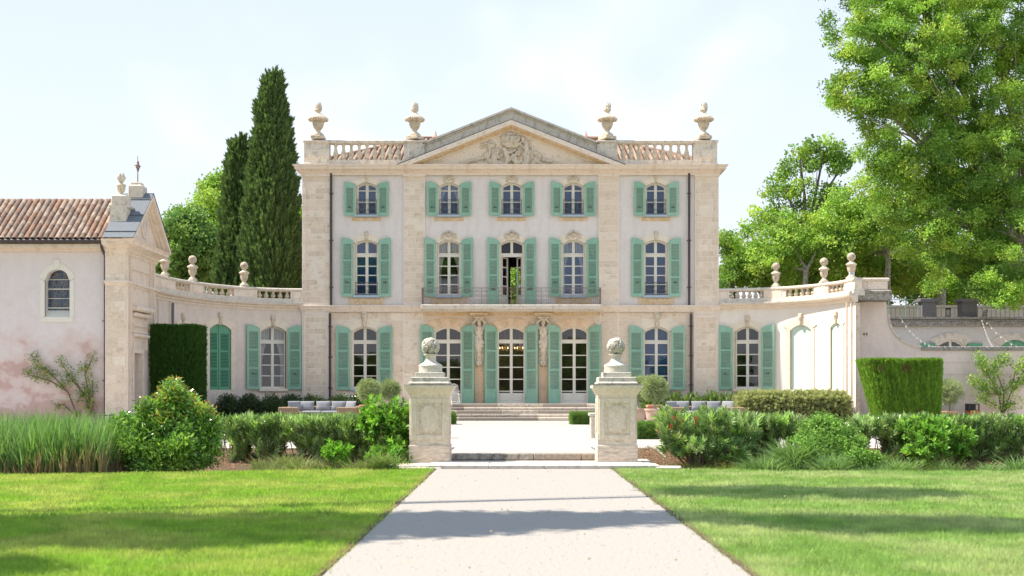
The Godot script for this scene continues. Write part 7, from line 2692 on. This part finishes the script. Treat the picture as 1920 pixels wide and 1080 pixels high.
func ground(x: float, d: float) -> float:
	var e := lawn_edge(x)
	if d < e - 0.1:
		return -0.06
	if d < e + 0.7:
		return lerpf(-0.06, -0.34, smoothstep(e - 0.1, e + 0.7, d))
	if d < 26.0:
		return lerpf(-0.34, 0.14, smoothstep(e + 0.9, 25.9, d))
	return lerpf(0.14, 0.20, clampf((d - 26.0) / 25.0, 0.0, 1.0))

func build_ground() -> void:
	var ds := [-700.0, -150.0, -30.0, 0.0, 10.0, 17.0, 19.0]
	var q := 19.4
	while q < 26.6:
		ds.append(q)
		q += 0.3
	ds.append_array([30.0, 40.0, 51.0, 70.0, 120.0, 300.0, 900.0])
	var xs := [-900.0, -300.0, -100.0, -40.0, -24.0]
	q = -22.0
	while q < 22.1:
		xs.append(q)
		q += 0.55
	xs.append_array([26.0, 40.0, 100.0, 300.0, 900.0])
	var nz := noise(3, 0.9, 3)
	var rows := []
	for d in ds:
		var row := PackedVector3Array()
		for x in xs:
			var y := ground(x, d)
			if d > 20.3 and d < 26.0:
				y += nz.get_noise_2d(x, d) * 0.07
			row.append(Vector3(x, y, -d))
		rows.append(row)
	var b := B.new()
	b.grid(rows)
	struct("ground", b, M.earth, "bare brown earth of the ditch and bank, running out under everything")
	# lawns, with the path between
	for s in 2:
		b = B.new()
		var far := []
		var n := 24
		for i in n + 1:
			var x := lerpf(-60.0, -1.46, pow(i / float(n), 0.35)) if s == 0 else lerpf(1.78, 60.0, pow(i / float(n), 2.9))
			far.append(x)
		for i in n:
			var a: float = far[i]
			var c: float = far[i + 1]
			b.quad(Vector3(a, 0, 40), Vector3(a, 0, -lawn_edge(a)), Vector3(c, 0, -lawn_edge(c)), Vector3(c, 0, 40))
			b.quad(Vector3(a, -0.2, -lawn_edge(a)), Vector3(a, 0, -lawn_edge(a)), Vector3(c, 0, -lawn_edge(c)), Vector3(c, -0.2, -lawn_edge(c)))
		struct("lawn" if s == 0 else "lawn", b, M.turf, "mown lawn left of the path" if s == 0 else "mown lawn right of the path")
	b = B.new()
	b.quad(Vector3(-1.47, 0.006, 40), Vector3(-1.44, 0.006, -21.6), Vector3(1.77, 0.006, -21.6), Vector3(1.79, 0.006, 40))
	b.quad(Vector3(-1.47, -0.1, 40), Vector3(-1.44, -0.1, -21.6), Vector3(-1.44, 0.006, -21.6), Vector3(-1.47, 0.006, 40))
	b.quad(Vector3(1.79, -0.1, 40), Vector3(1.77, -0.1, -21.6), Vector3(1.77, 0.006, -21.6), Vector3(1.79, 0.006, 40))
	var walk := struct("path", b, M.path, "straight pale sandy path leading to the house")
	rng.seed = 605
	b = B.new()
	for s in 2:
		var dd := -5.0
		var w0 := 0.03
		while dd < 21.5:
			var w1 := rr(-0.01, 0.022)
			var xa := -1.455 if s == 0 else 1.775
			var f := 1.0 if s == 0 else -1.0
			b.quad(Vector3(xa - f * 0.06, 0.012, -dd), Vector3(xa - f * 0.06, 0.012, -dd - 0.22), Vector3(xa + f * w1, 0.011, -dd - 0.22), Vector3(xa + f * w0, 0.011, -dd))
			w0 = w1
			dd += 0.22
	part("soil_edge", b, M.earth, walk, true)
	# grass
	for s in 2:
		for near in 2:
			var o := Node3D.new()
			o.name = numbered("grass")
			add_child(o)
			tag(o, "%s short mown grass blades of the %s lawn" % ["nearer" if near == 0 else "farther", "left" if s == 0 else "right"], "grass", "", "stuff")
			rng.seed = 500 + s * 2 + near
			var nz2 := noise(40 + s, 0.5, 4)
			var nz3 := noise(50 + s, 2.2, 2)
			var buf := PackedFloat32Array()
			var d := 7.6 if near == 0 else 13.0
			while d < (13.0 if near == 0 else 21.75):
				var st := 0.060 if near == 0 else 0.082
				var x0 := -0.46 * d - 3.2 if s == 0 else 1.80
				var x1 := -1.47 if s == 0 else 0.455 * d + 3.2
				var x := x0
				while x < x1:
					var px := x + rr(-0.5, 0.5) * st
					var pd := d + rr(-0.5, 0.5) * st
					x += st
					if pd > lawn_edge(px) - 0.02:
						continue
					var edge := (px + 1.47) if s == 0 else (1.80 - px)
					if edge > 0.0 + 0.06 * nz3.get_noise_2d(d * 3.0, 9.0):
						continue
					var m := nz2.get_noise_2d(px, pd)
					var f := nz3.get_noise_2d(px, pd)
					var v := rr(0.78, 1.22) * (1.0 + 0.35 * f)
					var col := Color(0.165, 0.265, 0.038).lerp(Color(0.27, 0.305, 0.085), clampf(0.45 + m * 2.0, 0.0, 1.0)) if s == 0 else Color(0.165, 0.255, 0.075).lerp(Color(0.27, 0.31, 0.15), clampf(0.5 + m * 2.0, 0.0, 1.0))  # right lawn paler: haze and sheen from the sun angle painted in
					var h := rr(0.75, 1.25) * (1.0 + 0.3 * f)
					inst(buf, Basis(Vector3.UP, rr(0, TAU)) * Basis.from_scale(Vector3(1.1, h, 1.1)), Vector3(px, -0.003, -pd), Color(col.r * v, col.g * v, col.b * v))
				d += st
			scatter("blades", buf, M.turf_tuft if near == 0 else M.turf_far, M.grass, o)
	rng.seed = 620
	var peb := B.new()
	peb.ball(Vector3.ZERO, Vector3(1, 0.6, 0.8), 5, 3)
	var pm := peb.mesh()
	var loose := Node3D.new()
	loose.name = "gravel"
	add_child(loose)
	tag(loose, "loose grit and small pebbles strewn over the sandy path", "gravel", "", "stuff")
	var pbuf := PackedFloat32Array()
	for i in 900:
		var pd := rr(7.8, 21.0)
		var v := rr(0.15, 0.235)
		inst(pbuf, Basis(Vector3.UP, rr(0, TAU)) * Basis.from_scale(Vector3.ONE * rr(0.003, 0.006)), Vector3(rr(-1.44, 1.76), 0.009, -pd), Color(v, v * 0.92, v * 0.82))
	scatter("pebbles", pbuf, pm, M.grit, loose)
	var lv := Node3D.new()
	lv.name = numbered("fallen_leaves")
	add_child(lv)
	tag(lv, "few dry leaves blown onto the path and lawn", "leaves", "", "stuff")
	var lbuf := PackedFloat32Array()
	for i in 150:
		var v := rr(0.4, 1.2)
		inst(lbuf, spray_basis(Vector3.UP + rand_dir() * 0.4, rr(0.018, 0.035)), Vector3(rr(-6.0, 6.0) if i % 2 else rr(-1.4, 1.7), 0.02 if i % 2 == 0 else 0.05, -rr(8.0, 21.0)), Color(0.30 * v, 0.22 * v, 0.11 * v))
	scatter("dead_leaves", lbuf, M.single_leaf, M.leaf_dull, lv)
	rng.seed = 600
	var fl := thing("lawn_flowers", "tiny yellow flowers in the grass beside the right edge of the path", "flowers", Vector3(2.4, 0, -18))
	var fb := PackedFloat32Array()
	for i in 46:
		inst(fb, spray_basis(Vector3.UP, 0.016), Vector3(rr(1.9, 3.4), 0.045, -rr(10.0, 21.0)) - fl.position, Color(0.75, 0.58, 0.03))
	scatter("petals", fb, M.dry_leaf, M.leaf_dull, fl)
	# court
	b = B.new()
	var kb := 26.1
	b.quad(Vector3(-26, 0.20, -kb), Vector3(-26, 0.25, -51.0), Vector3(30, 0.25, -51.0), Vector3(30, 0.20, -kb))
	b.quad(Vector3(-26, 0.25, -51.0), Vector3(-26, 0.25, -64.0), Vector3(30, 0.25, -64.0), Vector3(30, 0.25, -51.0))
	b.quad(Vector3(-1.34, 0.195, -23.42), Vector3(-1.34, 0.20, -kb), Vector3(1.68, 0.20, -kb), Vector3(1.68, 0.195, -23.42))
	b.quad(Vector3(-1.34, -0.3, -23.45), Vector3(-1.34, 0.19, -23.45), Vector3(-1.34, 0.2, -kb), Vector3(-1.34, -0.3, -kb))
	b.quad(Vector3(1.68, -0.3, -23.45), Vector3(1.68, 0.19, -23.45), Vector3(1.68, 0.2, -kb), Vector3(1.68, -0.3, -kb))
	struct("courtyard", b, M.gravel, "wide court of pale gravel before the house")
	var kerb := struct("kerb", null, M.weathered, "stone kerb along the near edge of the gravel court")
	rng.seed = 610
	for s in 2:
		var x := -13.5 if s == 0 else 1.72
		var x1 := -1.38 if s == 0 else 14.5
		while x < x1 - 0.05:
			var l := minf(rr(0.9, 1.4), x1 - x)
			b = B.new()
			b.cbox(Vector3(x + l * 0.5, 0.115, -kb + 0.07), Vector3(l - 0.012, 0.18, 0.16), 0.015)
			part("stone", b, [M.weathered, M.stone[1], M.step][rng.randi() % 3], kerb)
			x += l
	# bridge landing between lawn and court
	var ld := struct("landing", null, M.step, "two shallow worn stone steps between the gate piers")
	var x := -1.62
	rng.seed = 611
	b = B.new()
	b.span(Vector3(-2.35, -0.6, -24.0), Vector3(2.68, 0.055, -21.75))
	part("footing", b, M.weathered, ld)
	while x < 2.55:
		var l := minf(rr(0.9, 1.3), 2.58 - x)
		for k in 2:
			b = B.new()
			b.cbox(Vector3(x + l * 0.5, 0.038, -21.95 - 0.72 * k), Vector3(l - 0.006, 0.07, 0.715), 0.012)
			part("stone", b, M.landing, ld)
		x += l
	x = -1.33
	while x < 1.66:
		var l := minf(rr(0.7, 1.0), 1.67 - x)
		b = B.new()
		b.cbox(Vector3(x + l * 0.5, 0.135, -23.55), Vector3(l - 0.006, 0.135, 0.30), 0.02)
		part("stone", b, M.coping if x < 0.2 else M.step_dark, ld)
		x += l
	b = B.new()
	b.cbox(Vector3(-2.0, 0.008, -21.72), Vector3(1.3, 0.05, 0.35), 0.02, Basis(Vector3.UP, 0.03))
	b.cbox(Vector3(2.75, 0.01, -21.9), Vector3(0.7, 0.05, 0.4), 0.02, Basis(Vector3.UP, -0.16))
	part("edge_slab", b, M.landing, ld)


# ---------------------------------------------------------------- the picture
func sky_panorama() -> ImageTexture:
	var w := 768
	var h := 384
	var img := Image.create(w, h, false, Image.FORMAT_RGBF)
	var nz := noise(91, 1.0, 5)
	nz.fractal_gain = 0.55
	var nz2 := noise(92, 2.6, 4)
	for y in h:
		var el := PI * (0.5 - (y + 0.5) / h)
		var s := sin(el)
		for x in w:
			var a := TAU * (x + 0.5) / w
			var c: Color
			if s < 0.0:
				c = Color(0.42, 0.42, 0.38).lerp(Color(0.25, 0.26, 0.20), minf(1.0, -s * 3.0))
			else:
				var t := pow(clampf(s, 0.0, 1.0), 0.55)
				c = SKY_LOW.lerp(SKY_HIGH, t)
				var q := 1.0 / (s + 0.12)
				var p := Vector3(cos(a) * cos(el) * q * 0.35, s, sin(a) * cos(el) * q * 0.9)
				var m := nz.get_noise_3dv(p * 1.1) * 0.75 + nz2.get_noise_3dv(p * 1.4) * 0.35
				m = smoothstep(0.02, 0.75, m + 0.12 - s * 0.25) * 0.5 * (1.0 - smoothstep(0.35, 0.9, s))
				c = c.lerp(Color(0.57, 0.575, 0.58), m)
			img.set_pixel(x, y, c)
	return ImageTexture.create_from_image(img)

func wall_image() -> ImageTexture:
	var w := 512
	var h := 256
	var img := Image.create(w, h, false, Image.FORMAT_RGB8)
	var n1 := noise(71, 0.012, 5)
	var n2 := noise(72, 0.05, 4)
	var n3 := noise(73, 0.2, 3)
	for y in h:
		var up := (1.0 - (y + 0.5) / h) * 8.2 - 0.45
		for x in w:
			var a := n1.get_noise_2d(x, y * 1.6) + 0.5 * n2.get_noise_2d(x, y)
			var k := smoothstep(0.0, 1.0, clampf((4.5 - up) / 3.2 + a * 0.9, 0.0, 1.0))
			var deep := smoothstep(0.25, 0.75, clampf((2.6 - up) / 2.4 + a * 1.3 + 0.05, 0.0, 1.0))
			var v := 1.0 + 0.05 * n2.get_noise_2d(x * 1.3, y) + 0.04 * n3.get_noise_2d(x, y)
			var c := Color(0.70, 0.625, 0.60).lerp(Color(0.66, 0.50, 0.455), k * 0.9).lerp(Color(0.47, 0.265, 0.22), deep * 0.55)
			img.set_pixel(x, y, lin(c.r * v, c.g * v, c.b * v))
	return ImageTexture.create_from_image(img)

func stained_image() -> ImageTexture:
	var n := 128
	var img := Image.create(n, n, false, Image.FORMAT_RGB8)
	var cells := noise(81, 0.11, 1, FastNoiseLite.TYPE_CELLULAR)
	cells.cellular_return_type = FastNoiseLite.RETURN_CELL_VALUE
	var edge := noise(81, 0.11, 1, FastNoiseLite.TYPE_CELLULAR)
	edge.cellular_return_type = FastNoiseLite.RETURN_DISTANCE2_SUB
	for y in n:
		for x in n:
			var k := cells.get_noise_2d(x, y) * 0.5 + 0.5
			var c := Color(0.02, 0.03, 0.06).lerp(Color(0.05, 0.09, 0.15), k)
			if k > 0.72:
				c = Color(0.09, 0.075, 0.06)
			if edge.get_noise_2d(x, y) < -0.86:
				c = Color(0.16, 0.17, 0.19)
			img.set_pixel(x, y, lin(c.r, c.g, c.b))
	return ImageTexture.create_from_image(img)

func more_materials() -> void:
	M.rust_light = plain(lin(0.30, 0.20, 0.16), 0.8)
	M.step = grained(0.54, 0.475, 0.40, 0.18, 62, {"scale": 1.2, "stain": lin(0.17, 0.155, 0.14), "stain_at": 0.58, "stain_most": 0.6, "stain_scale": Vector3(0.8, 1.2, 0.8), "bump": 0.8})
	M.bulb = plain(lin(0.9, 0.8, 0.6), 0.5)
	M.bulb.emission_enabled = true
	M.bulb.emission = Color(1.0, 0.82, 0.55)
	M.bulb.emission_energy_multiplier = 2.0
	M.grit = plain(Color.WHITE, 0.9)
	M.grit.vertex_color_use_as_albedo = true
	M.step_dark = grained(0.33, 0.285, 0.245, 0.2, 69, {"scale": 1.2, "bump": 0.8})
	M.post = grained(0.16, 0.15, 0.15, 0.25, 70, {"scale": 1.0, "bump": 0.8})
	M.landing = grained(0.55, 0.505, 0.455, 0.10, 63, {"scale": 1.2, "stain": lin(0.30, 0.27, 0.24), "stain_at": 0.62, "stain_most": 0.5, "stain_scale": Vector3(0.8, 0.8, 0.8), "bump": 0.5})
	M.pier = grained(0.69, 0.60, 0.49, 0.12, 64, {"scale": 1.4, "stain": lin(0.56, 0.44, 0.31), "stain_at": 0.60, "stain_most": 0.5, "stain_scale": Vector3(0.9, 0.5, 0.9), "bump": 0.7})
	M.pier_base = grained(0.66, 0.55, 0.45, 0.16, 65, {"scale": 0.9, "stretch": Vector3(0.5, 1.8, 0.5), "stain": lin(0.26, 0.2, 0.15), "stain_at": 0.66, "stain_most": 0.5, "stain_scale": Vector3(0.5, 2.0, 0.5), "bump": 0.8})
	M.pier_top = grained(0.62, 0.57, 0.50, 0.14, 66, {"scale": 1.6, "stain": lin(0.22, 0.205, 0.18), "stain_at": 0.64, "stain_most": 0.6, "stain_scale": Vector3(0.7, 0.7, 0.7), "bump": 0.9})
	var m := plain(Color.WHITE, 0.9, 0.0, 0.35)
	m.albedo_texture = wall_image()
	m.uv1_triplanar = true
	m.uv1_world_triplanar = true
	m.uv1_scale = Vector3(1.0 / 16.0, 1.0 / 8.2, 1.0 / 16.0)
	m.uv1_offset = Vector3(0.3, 0.055, 0.0)
	M.plaster_wall = m
	m = plain(Color.WHITE, 0.2, 0.0, 0.5)
	m.albedo_texture = stained_image()
	m.uv1_triplanar = true
	m.uv1_scale = Vector3.ONE * 0.9
	M.stained = m

const SKY_LOW := Color(0.51, 0.513, 0.52)
const SKY_HIGH := Color(0.225, 0.322, 0.475)
const SUN_SIDE := 4.0      # degrees behind the plane of the front
const SUN_HIGH := 56.0

func _ready() -> void:
	var cam := Camera3D.new()
	cam.name = "camera"
	add_child(cam)
	cam.position = Vector3(0, EYE, 0)
	var att := CameraAttributesPhysical.new()
	att.frustum_near = 0.1
	att.frustum_far = 2000.0
	att.frustum_focal_length = 41.25
	att.frustum_focus_distance = 48.0
	att.exposure_aperture = 2.2
	cam.attributes = att
	cam.projection = Camera3D.PROJECTION_FRUSTUM
	cam.near = 0.1
	cam.far = 2000.0
	cam.size = 2.0 * 0.1 * 540.0 / F
	cam.frustum_offset = Vector2((960.0 - 966.0) / F * 0.1, (741.0 - 540.0) / F * 0.1)
	cam.current = true
	var env := Environment.new()
	env.background_mode = Environment.BG_SKY
	var sm := PanoramaSkyMaterial.new()
	sm.panorama = sky_panorama()
	env.sky = Sky.new()
	env.sky.sky_material = sm
	env.tonemap_mode = Environment.TONE_MAPPER_LINEAR
	env.tonemap_exposure = 2.3
	env.sdfgi_enabled = true
	env.ssao_enabled = true
	env.ssil_enabled = true
	var we := WorldEnvironment.new()
	we.name = "world"
	we.environment = env
	add_child(we)
	var sun := DirectionalLight3D.new()
	sun.name = "sun"
	sun.light_energy = 1.25
	sun.light_color = Color(1.0, 0.965, 0.91)
	sun.light_angular_distance = 0.5
	sun.shadow_enabled = true
	add_child(sun)
	var a := deg_to_rad(SUN_SIDE)
	var e := deg_to_rad(SUN_HIGH)
	var towards := Vector3(-cos(e) * cos(a), sin(e), -cos(e) * sin(a))
	sun.look_at_from_position(Vector3.ZERO, -towards)
	rng.seed = 1
	make_materials()
	more_materials()
	make_sprays()
	build_ground()
	rng.seed = 2
	build_house()
	build_wing(true)
	build_wing(false)
	build_chapel()
	build_garden_wall()
	build_terrace_house()
	rng.seed = 3
	build_steps()
	build_piers()
	var ul := ["flaming stone urn at the left corner of the roof parapet", "flaming stone urn on the roof parapet left of the pediment", "flaming stone urn on the roof parapet right of the pediment", "flaming stone urn at the right corner of the roof parapet"]
	for i in 4:
		flame_urn(Vector3(fx([595.0, 777.0, 1139.5, 1321.0][i]), fy(260), -D - 0.24), ul[i], i * 1.1)
	sofa(Vector3(fx(602, 49.0), 0.25, -49.0), "left")
	sofa(Vector3(fx(1316, 49.0), 0.25, -49.0), "right")
	bistro_chair(Vector3(fx(853, 53.0), 0.98, -53.0))
	litter_bin(Vector3(fx(1823, 49.2), 0.25, -49.2))
	floor_lantern(Vector3(fx(201, 42.6), 0.22, -42.6))
	var fl := thing("floodlight", "small white framed floodlight on the right gallery rail beside the last urn", "floodlight", at(1597, 521, 49.9))
	var b := B.new()
	b.cbox(Vector3(0, 0.16, 0), Vector3(0.22, 0.20, 0.10), 0.015)
	b.box(Vector3(0, 0.03, 0), Vector3(0.05, 0.08, 0.05))
	part("housing", b, M.white_iron, fl)
	b = B.new()
	b.box(Vector3(0, 0.16, 0.048), Vector3(0.17, 0.15, 0.012))
	part("lens", b, M.sill, fl)
	chandelier(Vector3(fx(947, 57.0), fy(655, 57.0), -57.0), "lit chandelier seen through the left half of the middle garden door")
	chandelier(Vector3(fx(975, 57.0), fy(655, 57.0), -57.0), "lit chandelier seen through the right half of the middle garden door")
	build_plants()
	build_trees()
